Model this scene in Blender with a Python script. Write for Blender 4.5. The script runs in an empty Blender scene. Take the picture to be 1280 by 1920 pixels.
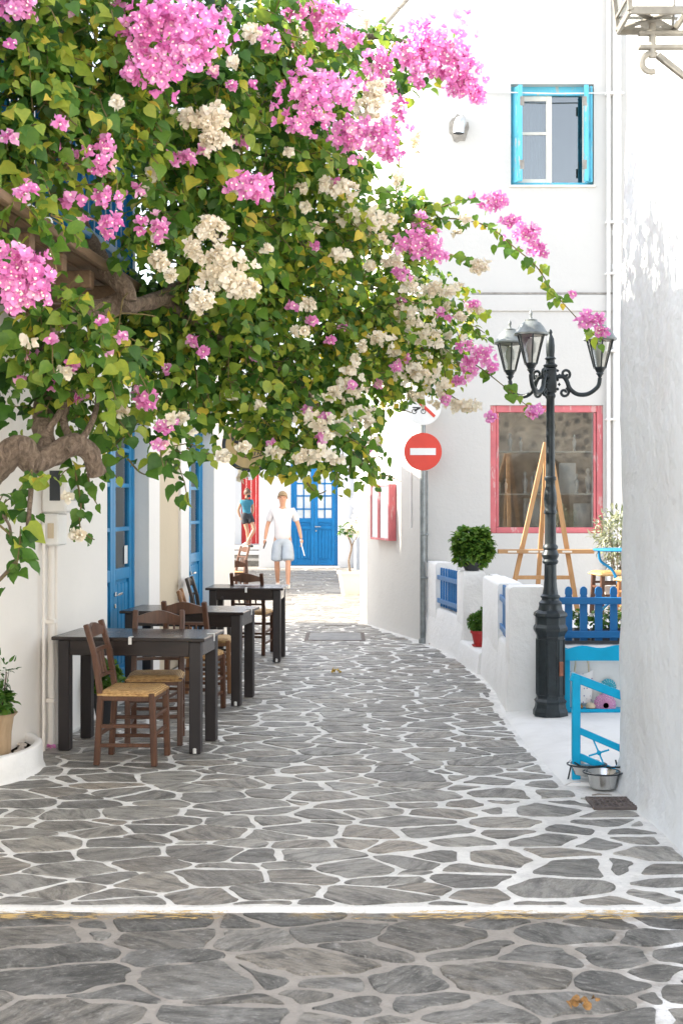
import bpy, bmesh, math, random
import numpy as np
from mathutils import Vector, Matrix, noise as mnoise

# ------------------------------------------------------------------ camera, sky, sun, exposure
S = bpy.context.scene
COL = S.collection
PI = math.pi
random.seed(7)
RNG = np.random.default_rng(11)

FPX = 2450.0          # focal length in photo pixels (1280 x 1920)
HZ = 936.0            # horizon row
EYE = 1.67
cam_d = bpy.data.cameras.new('camera')
cam_d.sensor_fit = 'VERTICAL'
cam_d.sensor_height = 36.0
cam_d.lens = 36.0 * FPX / 1920.0
cam_d.shift_y = -(960.0 - HZ) / 1920.0
cam_d.clip_start = 0.1
cam_d.clip_end = 2000.0
cam = bpy.data.objects.new('camera', cam_d)
cam.location = (0, 0, EYE)
cam.rotation_euler = (PI / 2, 0, 0)
COL.objects.link(cam)
S.camera = cam
cam_d.dof.use_dof = True
cam_d.dof.focus_distance = 10.5
cam_d.dof.aperture_fstop = 11.0

SUN_EL = math.radians(34)
SUN_AZ = math.radians(6)          # the sun stands to the left (-X) and a little beyond (+Y)
to_sun = Vector((-math.cos(SUN_AZ) * math.cos(SUN_EL), math.sin(SUN_AZ) * math.cos(SUN_EL), math.sin(SUN_EL)))
w = bpy.data.worlds.new('World')
S.world = w
w.use_nodes = True
wn = w.node_tree.nodes
bg = wn['Background']
sky = wn.new('ShaderNodeTexSky')
sky.sky_type = 'NISHITA'
sky.sun_disc = False
sky.sun_elevation = SUN_EL
sky.sun_rotation = math.atan2(to_sun.x, to_sun.y)
sky.air_density = 1.0
sky.dust_density = 0.7
sky.ozone_density = 1.0
hs_ = wn.new('ShaderNodeHueSaturation')          # a hazy, milky summer sky
hs_.inputs['Saturation'].default_value = 0.38
w.node_tree.links.new(sky.outputs['Color'], hs_.inputs['Color'])
w.node_tree.links.new(hs_.outputs['Color'], bg.inputs['Color'])
bg.inputs['Strength'].default_value = 0.125
sun_d = bpy.data.lights.new('sun', 'SUN')
sun_d.energy = 3.3
sun_d.angle = math.radians(0.55)
sun_d.color = (1.0, 0.91, 0.78)
sun = bpy.data.objects.new('sun', sun_d)
sun.rotation_euler = (-to_sun).to_track_quat('-Z', 'Y').to_euler()
sun.location = (-20, 5, 20)
COL.objects.link(sun)
vs = S.view_settings
vs.view_transform = 'Standard'
vs.look = 'None'
vs.gamma = 1.0
vs.use_curve_mapping = False
vs.exposure = 2.36
S.cycles.max_bounces = 10
S.cycles.diffuse_bounces = 7
S.cycles.transparent_max_bounces = 12
S.cycles.sample_clamp_indirect = 8.0

# ------------------------------------------------------------------ helpers
def at(x, y, Y):
    """world point at distance Y that the photograph shows at (x, y)"""
    return Vector(((x - 640.0) * Y / FPX, Y, EYE - (y - HZ) * Y / FPX))

def gpt(x, y):
    Y = EYE * FPX / (y - HZ)
    return Vector(((x - 640.0) * Y / FPX, Y, 0))

def tag(o, label=None, cat=None, group=None, kind=None):
    if label: o['label'] = label
    if cat: o['category'] = cat
    if group: o['group'] = group
    if kind: o['kind'] = kind
    return o

def thing(name, label, cat, loc=(0, 0, 0), rz=0.0, group=None):
    o = bpy.data.objects.new(name, None)
    o.empty_display_size = 0.1
    COL.objects.link(o)
    o.location = loc
    o.rotation_euler = (0, 0, rz)
    return tag(o, label, cat, group)

def kids(o):
    return [c for c in COL.objects if c.parent == o]

def copy_tree(o, loc, rz, label):
    """a thing with copies of its parts and their sub-parts (mesh data shared)"""
    r = o.copy()
    COL.objects.link(r)
    r.location = loc
    r.rotation_euler = (0, 0, rz)
    r['label'] = label
    for ch in TREE.get(o.name, []):
        c = ch.copy()
        COL.objects.link(c)
        c.parent = r
        for g in TREE.get(ch.name, []):
            d = g.copy()
            COL.objects.link(d)
            d.parent = c
    return r

TREE = {}

def link_mesh(name, me, mat=None, parent=None, loc=None):
    o = bpy.data.objects.new(name, me)
    COL.objects.link(o)
    if mat is not None and not me.materials:
        for m in (mat if isinstance(mat, (list, tuple)) else [mat]):
            me.materials.append(m)
    if parent is not None:
        o.parent = parent
        TREE.setdefault(parent.name, []).append(o)
    if loc is not None:
        o.location = loc
    return o

_box_cache = {}
def chbox(s, b):
    key = (round(s[0], 4), round(s[1], 4), round(s[2], 4), round(b, 4))
    if key not in _box_cache:
        bm = bmesh.new()
        bmesh.ops.create_cube(bm, size=1.0, matrix=Matrix.Diagonal((s[0], s[1], s[2], 1)))
        if b > 0:
            bmesh.ops.bevel(bm, geom=bm.edges[:], offset=min(b, 0.45 * min(s)), segments=1, affect='EDGES')
        bm.verts.index_update()
        _box_cache[key] = ([v.co.copy() for v in bm.verts], [[v.index for v in f.verts] for f in bm.faces])
        bm.free()
    return _box_cache[key]

class MB:
    def __init__(self):
        self.v, self.f, self.m = [], [], []
        self.mi = 0
    def add(self, vs_, fs_):
        o = len(self.v)
        self.v.extend([Vector(p) for p in vs_])
        for f in fs_:
            self.f.append([i + o for i in f])
            self.m.append(self.mi)
        return self
    def box(self, c, s, bev=0.0, rz=0.0, rot=None):
        vs_, fs_ = chbox(s, bev)
        R = rot if rot is not None else Matrix.Rotation(rz, 3, 'Z')
        c = Vector(c)
        return self.add([R @ p + c for p in vs_], fs_)
    def span(self, a, b, bev=0.0):
        a, b = Vector(a), Vector(b)
        return self.box((a + b) / 2, [abs(q) for q in (b - a)], bev)
    def bar(self, p0, p1, wd, th, bev=0.0, side=None):
        """box from p0 to p1; wd across the side vector, th the other way"""
        p0, p1 = Vector(p0), Vector(p1)
        d = (p1 - p0)
        L = d.length
        d.normalize()
        s_ = Vector(side) if side is not None else (Vector((1, 0, 0)) if abs(d.x) < 0.8 else Vector((0, 1, 0)))
        s_ = (s_ - d * s_.dot(d)).normalized()
        t_ = d.cross(s_)
        R = Matrix((s_, t_, d)).transposed()
        vs_, fs_ = chbox((wd, th, L), bev)
        return self.add([R @ p + (p0 + p1) / 2 for p in vs_], fs_)
    def tube(self, pts, r, n=8, caps=True):
        pts = [Vector(p) for p in pts]
        k = len(pts)
        rs = r if isinstance(r, (list, tuple)) else [r] * k
        rings = []
        up = None
        for i, p in enumerate(pts):
            d = (pts[min(i + 1, k - 1)] - pts[max(i - 1, 0)]).normalized()
            if up is None:
                up = Vector((0, 0, 1)) if abs(d.z) < 0.9 else Vector((1, 0, 0))
            s_ = (up - d * up.dot(d))
            if s_.length < 1e-4:
                s_ = d.orthogonal()
            s_.normalize()
            t_ = d.cross(s_)
            up = s_
            rings.append([p + (s_ * math.cos(2 * PI * j / n) + t_ * math.sin(2 * PI * j / n)) * rs[i] for j in range(n)])
        vs_ = [q for rg in rings for q in rg]
        fs_ = []
        for i in range(k - 1):
            for j in range(n):
                fs_.append([i * n + j, i * n + (j + 1) % n, (i + 1) * n + (j + 1) % n, (i + 1) * n + j])
        if caps:
            fs_.append(list(range(n))[::-1])
            fs_.append([(k - 1) * n + j for j in range(n)])
        return self.add(vs_, fs_)
    def lathe(self, prof, c=(0, 0, 0), n=20, rot=None, sx=1.0, sy=1.0, phase=0.0):
        c = Vector(c)
        R = rot if rot is not None else Matrix.Identity(3)
        vs_, fs_ = [], []
        for (r, z) in prof:
            for j in range(n):
                a = 2 * PI * j / n + phase
                vs_.append(c + R @ Vector((sx * r * math.cos(a), sy * r * math.sin(a), z)))
        for i in range(len(prof) - 1):
            for j in range(n):
                fs_.append([i * n + j, i * n + (j + 1) % n, (i + 1) * n + (j + 1) % n, (i + 1) * n + j])
        if prof[0][0] > 1e-4: fs_.append(list(range(n))[::-1])
        if prof[-1][0] > 1e-4: fs_.append([(len(prof) - 1) * n + j for j in range(n)])
        return self.add(vs_, fs_)
    def prism(self, poly, o, ux, uy, th):
        """2-D outline poly in the plane (ux, uy) through o, thickness th along ux x uy"""
        o, ux, uy = Vector(o), Vector(ux), Vector(uy)
        nn = ux.cross(uy).normalized() * th
        k = len(poly)
        a = [o + ux * p[0] + uy * p[1] for p in poly]
        vs_ = a + [p + nn for p in a]
        fs_ = [list(range(k))[::-1], [k + i for i in range(k)]]
        for i in range(k):
            j = (i + 1) % k
            fs_.append([i, j, k + j, k + i])
        return self.add(vs_, fs_)
    def holes(self, o, ux, nn, u0, u1, z0, z1, hs):
        """wall sheet in the plane (ux, Z) with rectangular openings (a, b, c, d, depth) that get reveals going along -nn"""
        o, ux, nn = Vector(o), Vector(ux), Vector(nn)
        us = sorted(set([u0, u1] + [h[0] for h in hs] + [h[1] for h in hs]))
        zs = sorted(set([z0, z1] + [h[2] for h in hs] + [h[3] for h in hs]))
        P = lambda u, z, d=0.0: o + ux * u + Vector((0, 0, z)) - nn * d
        for i in range(len(us) - 1):
            for j in range(len(zs) - 1):
                uc, zc = (us[i] + us[i + 1]) / 2, (zs[j] + zs[j + 1]) / 2
                if any(h[0] < uc < h[1] and h[2] < zc < h[3] for h in hs): continue
                self.add([P(us[i], zs[j]), P(us[i + 1], zs[j]), P(us[i + 1], zs[j + 1]), P(us[i], zs[j + 1])], [[0, 1, 2, 3]])
        for h in hs:
            a, b, c, d, dp = h
            for (p, q) in (((a, c), (a, d)), ((b, c), (b, d)), ((a, d), (b, d)), ((a, c), (b, c))):
                self.add([P(p[0], p[1]), P(q[0], q[1]), P(q[0], q[1], dp), P(p[0], p[1], dp)], [[0, 1, 2, 3]])
        return self
    def build(self, name, mat, parent=None, smooth=None, loc=None, weld=False):
        me = bpy.data.meshes.new(name)
        me.from_pydata([tuple(p) for p in self.v], [], self.f)
        me.update()
        for m in (mat if isinstance(mat, (list, tuple)) else [mat]):
            me.materials.append(m)
        if any(self.m):
            me.polygons.foreach_set('material_index', self.m)
        if weld:
            bm = bmesh.new(); bm.from_mesh(me)
            bmesh.ops.remove_doubles(bm, verts=bm.verts, dist=1e-4)
            bmesh.ops.recalc_face_normals(bm, faces=bm.faces)
            bm.to_mesh(me); bm.free()
        if smooth:
            me.polygons.foreach_set('use_smooth', [True] * len(me.polygons))
            me.set_sharp_from_angle(angle=math.radians(smooth))
        return link_mesh(name, me, None, parent, loc)

def smooth_path(pts, k=4):
    """Catmull-Rom through the points"""
    pts = [Vector(p) for p in pts]
    out = []
    for i in range(len(pts) - 1):
        p0, p1, p2, p3 = pts[max(i - 1, 0)], pts[i], pts[i + 1], pts[min(i + 2, len(pts) - 1)]
        for j in range(k):
            t = j / k
            out.append(0.5 * ((2 * p1) + (p2 - p0) * t + (2 * p0 - 5 * p1 + 4 * p2 - p3) * t * t + (3 * p1 - p0 - 3 * p2 + p3) * t ** 3))
    out.append(pts[-1])
    return out

# ------------------------------------------------------------------ materials
def nmat(name):
    m = bpy.data.materials.new(name)
    m.use_nodes = True
    nt = m.node_tree
    return m, nt, nt.nodes, nt.nodes['Principled BSDF'], nt.links

def mixc(nt, fac, a, b, blend='MIX'):
    n = nt.nodes.new('ShaderNodeMix')
    n.data_type = 'RGBA'
    n.blend_type = blend
    n.clamp_factor = True
    for sock, val in ((n.inputs[0], fac), (n.inputs[6], a), (n.inputs[7], b)):
        if isinstance(val, bpy.types.NodeSocket): nt.links.new(val, sock)
        elif isinstance(val, (tuple, list)): sock.default_value = (val[0], val[1], val[2], 1)
        else: sock.default_value = val
    return n.outputs[2]

def noise(nt, co, scale, detail=4, rough=0.55, scl=None, dist=0.0):
    n = nt.nodes.new('ShaderNodeTexNoise')
    n.inputs['Scale'].default_value = scale
    n.inputs['Detail'].default_value = detail
    n.inputs['Roughness'].default_value = rough
    n.inputs['Distortion'].default_value = dist
    if scl is not None:
        mp = nt.nodes.new('ShaderNodeMapping')
        mp.inputs['Scale'].default_value = scl
        nt.links.new(co, mp.inputs['Vector'])
        co = mp.outputs['Vector']
    nt.links.new(co, n.inputs['Vector'])
    return n.outputs['Fac']

def ramp(nt, fac, stops):
    n = nt.nodes.new('ShaderNodeValToRGB')
    el = n.color_ramp.elements
    while len(el) < len(stops): el.new(0.5)
    for e, (p, c) in zip(el, stops):
        e.position = p
        e.color = (c[0], c[1], c[2], 1) if isinstance(c, (tuple, list)) else (c, c, c, 1)
    nt.links.new(fac, n.inputs['Fac'])
    return n.outputs['Color']

def math_(nt, op, a, b=None, clamp=False):
    n = nt.nodes.new('ShaderNodeMath')
    n.operation = op
    n.use_clamp = clamp
    for s_, v in zip(n.inputs, (a, b)):
        if v is None: continue
        if isinstance(v, bpy.types.NodeSocket): nt.links.new(v, s_)
        else: s_.default_value = v
    return n.outputs[0]

def bump(nt, bsdf, h, strength, dist=0.01):
    n = nt.nodes.new('ShaderNodeBump')
    n.inputs['Strength'].default_value = strength
    n.inputs['Distance'].default_value = dist
    nt.links.new(h, n.inputs['Height'])
    nt.links.new(n.outputs['Normal'], bsdf.inputs['Normal'])

def ocoord(nt, kind='Object'):
    return nt.nodes.new('ShaderNodeTexCoord').outputs[kind]

def plain(name, col, rough=0.6, metal=0.0, var=0.12, vscale=6.0, bmp=0.15, bscale=60.0, bdist=0.002, spec=0.5, scl=None):
    m, nt, N, B, L = nmat(name)
    co = ocoord(nt)
    f = noise(nt, co, vscale, 4, 0.6, scl)
    a = tuple(c * (1 - var) for c in col)
    b = tuple(min(1, c * (1 + var)) for c in col)
    c = ramp(nt, f, [(0.3, a), (0.7, b)])
    L.new(c, B.inputs['Base Color'])
    B.inputs['Roughness'].default_value = rough
    B.inputs['Metallic'].default_value = metal
    B.inputs['Specular IOR Level'].default_value = spec
    if bmp: bump(nt, B, noise(nt, co, bscale, 3, 0.6, scl), bmp, bdist)
    return m

def worn(name, col, wear, amount=0.56, wscale=22.0, rough=0.5, scl=(1, 1, 0.25), spec=0.5):
    """paint with chipped spots that show the colour below"""
    m, nt, N, B, L = nmat(name)
    co = ocoord(nt)
    base = ramp(nt, noise(nt, co, 5, 4), [(0.3, tuple(c * 0.86 for c in col)), (0.7, tuple(min(1, c * 1.1) for c in col))])
    chip = ramp(nt, noise(nt, co, wscale, 6, 0.65, scl), [(amount, 0.0), (amount + 0.03, 1.0)])
    c = mixc(nt, chip, base, wear)
    L.new(c, B.inputs['Base Color'])
    B.inputs['Roughness'].default_value = rough
    B.inputs['Specular IOR Level'].default_value = spec
    bump(nt, B, noise(nt, co, 40, 4, 0.6, scl), 0.2, 0.003)
    return m

def plaster(name, col, bs=0.5, stain=0.0, stain_col=(0.42, 0.44, 0.46), stain_z=None, fine=26.0, dist=0.012, var=0.05, big=2.2):
    m, nt, N, B, L = nmat(name)
    co = ocoord(nt)
    f1 = noise(nt, co, 1.3, 5, 0.6)
    f2 = noise(nt, co, 9.0, 5, 0.65)
    c = ramp(nt, f1, [(0.25, tuple(q * (1 - var) for q in col)), (0.75, col)])
    c = mixc(nt, ramp(nt, f2, [(0.55, 0.0), (0.8, 0.35)]), c, tuple(q * (1 - 2 * var) for q in col))
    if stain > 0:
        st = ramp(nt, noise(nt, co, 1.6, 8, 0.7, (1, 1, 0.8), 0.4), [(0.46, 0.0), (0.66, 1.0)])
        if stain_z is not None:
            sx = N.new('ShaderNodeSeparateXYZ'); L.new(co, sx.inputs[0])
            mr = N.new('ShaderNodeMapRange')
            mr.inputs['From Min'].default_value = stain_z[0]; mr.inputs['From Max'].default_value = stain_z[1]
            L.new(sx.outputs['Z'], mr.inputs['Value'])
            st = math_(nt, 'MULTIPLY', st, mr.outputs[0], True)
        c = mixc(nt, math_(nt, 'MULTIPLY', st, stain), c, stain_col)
    L.new(c, B.inputs['Base Color'])
    B.inputs['Roughness'].default_value = 0.92
    B.inputs['Specular IOR Level'].default_value = 0.2
    h = math_(nt, 'ADD', math_(nt, 'MULTIPLY', noise(nt, co, big, 3, 0.5), 1.6), math_(nt, 'MULTIPLY', noise(nt, co, fine, 5, 0.6), 0.5))
    bump(nt, B, h, bs, dist)
    return m

def glass(name, tint=(0.85, 0.9, 0.92), refl=0.3, rough=0.02):
    m, nt, N, B, L = nmat(name)
    N.remove(B)
    tr = N.new('ShaderNodeBsdfTransparent'); tr.inputs[0].default_value = (*tint, 1)
    gl = N.new('ShaderNodeBsdfGlossy'); gl.inputs['Roughness'].default_value = rough
    co = ocoord(nt)
    bn = N.new('ShaderNodeBump'); bn.inputs['Strength'].default_value = 0.05; bn.inputs['Distance'].default_value = 0.01
    L.new(noise(nt, co, 2.0, 2), bn.inputs['Height']); L.new(bn.outputs[0], gl.inputs['Normal'])
    mx = N.new('ShaderNodeMixShader')
    fr = N.new('ShaderNodeFresnel'); fr.inputs[0].default_value = 1.5
    fac = math_(nt, 'ADD', fr.outputs[0], refl, True)
    L.new(fac, mx.inputs[0]); L.new(tr.outputs[0], mx.inputs[1]); L.new(gl.outputs[0], mx.inputs[2])
    L.new(mx.outputs[0], N['Material Output'].inputs[0])
    return m

def slate(name, lo, hi, warm, rough=0.5, bd=0.03):
    m, nt, N, B, L = nmat(name)
    co = ocoord(nt)
    at_ = N.new('ShaderNodeAttribute'); at_.attribute_name = 'tone'
    sp = N.new('ShaderNodeSeparateColor'); L.new(at_.outputs['Color'], sp.inputs[0])
    geo = N.new('ShaderNodeNewGeometry')
    vr = N.new('ShaderNodeVectorRotate'); vr.rotation_type = 'Z_AXIS'
    L.new(geo.outputs['Position'], vr.inputs['Vector'])
    L.new(math_(nt, 'MULTIPLY', math_(nt, 'SUBTRACT', sp.outputs[2], 0.5), 2.4), vr.inputs['Angle'])
    pos = vr.outputs[0]
    base = mixc(nt, sp.outputs[0], lo, hi)
    base = mixc(nt, math_(nt, 'MULTIPLY', sp.outputs[1], 0.6), base, warm)
    st = noise(nt, pos, 7.0, 7, 0.68, (0.7, 2.2, 1), 0.6)
    base = mixc(nt, ramp(nt, st, [(0.38, 0.8), (0.56, 0.0)]), base, tuple(q * 0.42 for q in lo))
    crk = noise(nt, pos, 5.0, 8, 0.75, (0.5, 2.6, 1), 1.5)
    base = mixc(nt, ramp(nt, crk, [(0.47, 0.0), (0.495, 0.55), (0.52, 0.0)]), base, tuple(q * 0.3 for q in lo))
    base = mixc(nt, ramp(nt, noise(nt, pos, 3.2, 6, 0.7, None, 0.8), [(0.5, 0.0), (0.72, 0.45)]), base, (0.44, 0.425, 0.40))
    pale = noise(nt, pos, 34.0, 6, 0.75, (0.8, 1.5, 1), 0.3)
    base = mixc(nt, ramp(nt, pale, [(0.54, 0.0), (0.68, 0.55)]), base, (0.45, 0.43, 0.40))
    L.new(base, B.inputs['Base Color'])
    B.inputs['Roughness'].default_value = rough
    rr = ramp(nt, st, [(0.3, rough + 0.14), (0.7, rough - 0.06)])
    L.new(rr, B.inputs['Roughness'])
    h = math_(nt, 'ADD', noise(nt, pos, 11, 7, 0.7, (0.8, 2.0, 1), 0.5), math_(nt, 'MULTIPLY', noise(nt, pos, 70, 4, 0.6), 0.3))
    bump(nt, B, h, 0.8, bd)
    return m

def wood(name, lo, hi, rough=0.5, scale=9.0, axis='Z', bmp=0.2):
    m, nt, N, B, L = nmat(name)
    co = ocoord(nt)
    scl = {'Z': (4, 4, 0.35), 'X': (0.35, 4, 4), 'Y': (4, 0.35, 4)}[axis]
    f = noise(nt, co, scale, 6, 0.65, scl, 0.6)
    f2 = noise(nt, co, 3.0, 3)
    oi = N.new('ShaderNodeObjectInfo')
    c = ramp(nt, f, [(0.28, lo), (0.72, hi)])
    c = mixc(nt, math_(nt, 'MULTIPLY', f2, 0.45), c, tuple(q * 0.6 for q in lo))
    L.new(c, B.inputs['Base Color'])
    L.new(ramp(nt, f2, [(0.3, rough - 0.03), (0.7, rough + 0.05)]), B.inputs['Roughness'])
    bump(nt, B, f, bmp, 0.003)
    return m

def leafmat(name, stops, trans=0.35, rough=0.42, attr='tone', tcol=None):
    m, nt, N, B, L = nmat(name)
    at_ = N.new('ShaderNodeAttribute'); at_.attribute_name = attr
    geo = N.new('ShaderNodeNewGeometry')
    v = noise(nt, geo.outputs['Position'], 60.0, 3)
    f = math_(nt, 'ADD', at_.outputs['Fac'], math_(nt, 'MULTIPLY', math_(nt, 'SUBTRACT', v, 0.5), 0.22), True)
    c = ramp(nt, f, stops)
    L.new(c, B.inputs['Base Color'])
    B.inputs['Roughness'].default_value = rough
    B.inputs['Specular IOR Level'].default_value = 0.35
    tl = N.new('ShaderNodeBsdfTranslucent')
    L.new(mixc(nt, 1.0, c, tcol or (1.0, 1.0, 0.55), 'MULTIPLY'), tl.inputs[0])
    sc = N.new('ShaderNodeMixShader'); sc.inputs[0].default_value = trans
    L.new(B.outputs[0], sc.inputs[1]); L.new(tl.outputs[0], sc.inputs[2])
    L.new(sc.outputs[0], N['Material Output'].inputs[0])
    return m

MT = {}
MT['white'] = plaster('white_plaster', (0.78, 0.77, 0.755))
MT['white_warm'] = plaster('warm_white_plaster', (0.83, 0.785, 0.73), 0.35)
MT['white_rough'] = plaster('rough_white_plaster', (0.745, 0.76, 0.765), 0.72, 0.22, (0.55, 0.5, 0.44), None, 17.0, 0.03, 0.07, 3.4)
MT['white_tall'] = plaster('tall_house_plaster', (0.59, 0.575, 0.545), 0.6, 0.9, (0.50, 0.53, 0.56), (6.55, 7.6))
MT['white_wall_low'] = plaster('garden_wall_plaster', (0.84, 0.825, 0.80), 0.8, 0.1, (0.5, 0.45, 0.38), None, 20, 0.02)
MT['white_paint'] = plaster('white_painted_cement', (0.84, 0.825, 0.80), 0.6, 0.25, (0.5, 0.48, 0.44), None, 30, 0.01)
MT['beige'] = plaster('beige_plaster', (0.60, 0.50, 0.36), 0.25)
MT['blue'] = worn('blue_paint', (0.006, 0.15, 0.38), (0.03, 0.1, 0.2), 0.70, 14, 0.45, (1, 1, 0.25), 0.25)
MT['blue_lt'] = worn('light_blue_paint', (0.014, 0.20, 0.40), (0.02, 0.10, 0.22), 0.68, 14, 0.45, (1, 1, 0.25), 0.3)
MT['fence_blue'] = worn('fence_blue_paint', (0.008, 0.14, 0.36), (0.05, 0.2, 0.4), 0.68, 18, 0.45)
MT['shutter'] = worn('weathered_turquoise_paint', (0.12, 0.50, 0.66), (0.42, 0.45, 0.42), 0.585, 26, 0.6, (1, 1, 0.2))
MT['turq'] = worn('turquoise_paint', (0.003, 0.36, 0.60), (0.12, 0.42, 0.55), 0.66, 18, 0.45, (1, 1, 0.25), 0.25)
MT['red_frame'] = worn('faded_red_paint', (0.58, 0.15, 0.165), (0.60, 0.32, 0.31), 0.58, 16, 0.5)
MT['red_door'] = plain('red_paint', (0.55, 0.03, 0.03), 0.5)
MT['cream_wood'] = plain('cream_paint', (0.72, 0.68, 0.60), 0.6)
MT['dark_glass'] = glass('window_glass', (0.55, 0.62, 0.64), 0.16)
MT['shop_glass'] = glass('shop_window_glass', (0.88, 0.9, 0.9), 0.10, 0.01)
MT['pane_glass'] = glass('door_pane_glass', (0.75, 0.85, 0.9), 0.12)
MT['lamp_glass'] = glass('lantern_glass', (0.92, 0.92, 0.88), 0.10, 0.25)
MT['frost'] = plain('frosted_pane', (0.52, 0.56, 0.58), 0.25)
MT['curtain'] = plain('curtain_cloth', (0.62, 0.62, 0.60), 0.9, scl=(9, 9, 0.2), var=0.2, vscale=8)
MT['dark_in'] = plain('dark_interior', (0.05, 0.055, 0.06), 0.9)
MT['interior'] = plain('shop_interior', (0.62, 0.52, 0.42), 0.9, var=0.5, vscale=2.5)
MT['iron'] = plain('black_green_iron', (0.022, 0.030, 0.034), 0.42, 0.25, 0.35, 14, 0.3, 45, 0.004)
MT['iron_cap'] = plain('dull_lantern_metal', (0.20, 0.22, 0.22), 0.45, 0.3, 0.3, 14)
MT['old_metal'] = plain('weathered_pale_metal', (0.22, 0.21, 0.185), 0.6, 0.3, 0.35, 10, 0.3, 50, 0.003)
MT['zinc'] = plain('galvanised_pole', (0.24, 0.26, 0.26), 0.45, 0.55, 0.25, 12, 0.15)
MT['steel'] = plain('stainless_steel', (0.55, 0.55, 0.54), 0.22, 1.0, 0.08, 5, 0.05)
MT['pvc'] = plain('painted_pipe', (0.78, 0.77, 0.75), 0.5, var=0.04)
MT['grey_pipe'] = plain('grey_metal_pipe', (0.62, 0.63, 0.64), 0.3, 0.6, 0.1)
MT['cement'] = plain('bare_cement', (0.30, 0.28, 0.25), 0.95, 0, 0.25, 12, 0.6, 40, 0.01)
MT['sign_red'] = plain('sign_red', (0.62, 0.055, 0.035), 0.45, 0, 0.08, 4, 0.05)
MT['sign_white'] = plain('sign_white', (0.76, 0.75, 0.72), 0.5, 0, 0.06, 4, 0.05)
MT['sign_black'] = plain('sign_black', (0.02, 0.02, 0.02), 0.5)
MT['sign_tan'] = plain('sign_tan', (0.42, 0.30, 0.13), 0.55, 0, 0.2, 5)
MT['table'] = wood('dark_table_wood', (0.018, 0.013, 0.012), (0.042, 0.029, 0.025), 0.24, 6, 'X', 0.08)
MT['table_leg'] = worn('dark_table_leg_paint', (0.022, 0.017, 0.017), (0.24, 0.15, 0.07), 0.66, 9, 0.45, (1, 1, 0.15))
MT['chair'] = wood('brown_chair_wood', (0.065, 0.027, 0.014), (0.16, 0.068, 0.034), 0.42, 9, 'Z')
MT['chair_dk'] = wood('dark_chair_wood', (0.018, 0.014, 0.012), (0.04, 0.028, 0.022), 0.45, 9, 'Z')
MT['chair_lt'] = wood('orange_chair_wood', (0.22, 0.09, 0.03), (0.38, 0.18, 0.07), 0.42, 9, 'Z')
MT['easel'] = wood('easel_pine', (0.42, 0.22, 0.085), (0.60, 0.34, 0.15), 0.55, 7, 'Z')
MT['timber'] = wood('pergola_timber', (0.10, 0.06, 0.032), (0.22, 0.14, 0.08), 0.7, 7, 'Y')
MT['log'] = wood('pale_log', (0.30, 0.20, 0.11), (0.52, 0.38, 0.24), 0.8, 5, 'Z', 0.6)
MT['soil'] = plain('soil', (0.06, 0.045, 0.03), 0.95, 0, 0.3, 30, 0.8, 60, 0.01)
MT['pebble'] = plain('pebble', (0.50, 0.44, 0.38), 0.6, 0, 0.3, 8)
MT['pot_red'] = plain('red_plastic_pot', (0.42, 0.02, 0.02), 0.4)
MT['pot_dark'] = plain('dark_pot', (0.025, 0.027, 0.03), 0.5)
MT['pot_white'] = plaster('white_pot', (0.66, 0.56, 0.48), 0.4)
MT['skin'] = plain('skin', (0.46, 0.24, 0.15), 0.5, 0, 0.08, 6, 0.05)
MT['white_far'] = plaster('dimmed_white_plaster', (0.61, 0.62, 0.64))  # even white set darker to hold down brightness at the far end
MT['shirt'] = plain('white_tshirt', (0.52, 0.50, 0.51), 0.85, 0, 0.06, 5, 0.4, 7, 0.02)
MT['shorts'] = plain('pale_blue_shorts', (0.34, 0.38, 0.43), 0.85, 0, 0.12, 7, 0.4, 9, 0.02)
MT['shoe'] = plain('white_canvas', (0.68, 0.62, 0.56), 0.8)
MT['black_cloth'] = plain('black_cloth', (0.025, 0.028, 0.035), 0.8)
MT['teal_cloth'] = plain('teal_cloth', (0.03, 0.17, 0.25), 0.8, 0, 0.15, 9, 0.4, 12, 0.02)
MT['hair'] = plain('brown_hair', (0.09, 0.05, 0.03), 0.6, 0, 0.4, 30, 0.5, 60, 0.004)
MT['hair_fair'] = plain('fair_hair', (0.22, 0.15, 0.08), 0.6, 0, 0.4, 30, 0.5, 60, 0.004)
MT['white_plain'] = plain('white_plastic', (0.74, 0.73, 0.70), 0.4, var=0.05)
MT['shell_pink'] = plain('pink_shell', (0.52, 0.24, 0.40), 0.55)
MT['shell_teal'] = plain('teal_shell', (0.03, 0.33, 0.42), 0.5)
MT['rust'] = plain('rusty_grate', (0.12, 0.095, 0.085), 0.7, 0.2, 0.3, 12, 0.4)
MT['dry'] = plain('dry_blossom', (0.27, 0.14, 0.045), 0.85, 0, 0.5, 60)
MT['yellow'] = plain('yellow_leaf', (0.62, 0.42, 0.08), 0.7)

# bark
m, nt, N, B, L = nmat('grey_bark')
co = ocoord(nt)
f = noise(nt, co, 26, 7, 0.75, (1, 1, 0.5), 1.6)
L.new(ramp(nt, f, [(0.32, (0.07, 0.05, 0.036)), (0.5, (0.22, 0.16, 0.115)), (0.68, (0.36, 0.28, 0.21))]), B.inputs['Base Color'])
B.inputs['Roughness'].default_value = 0.9
f2 = noise(nt, co, 60, 5, 0.7, (1.6, 1.6, 0.35), 0.8)
bump(nt, B, math_(nt, 'ADD', f, math_(nt, 'MULTIPLY', f2, .6)), 1.0, 0.03)
MT['bark'] = m
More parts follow.
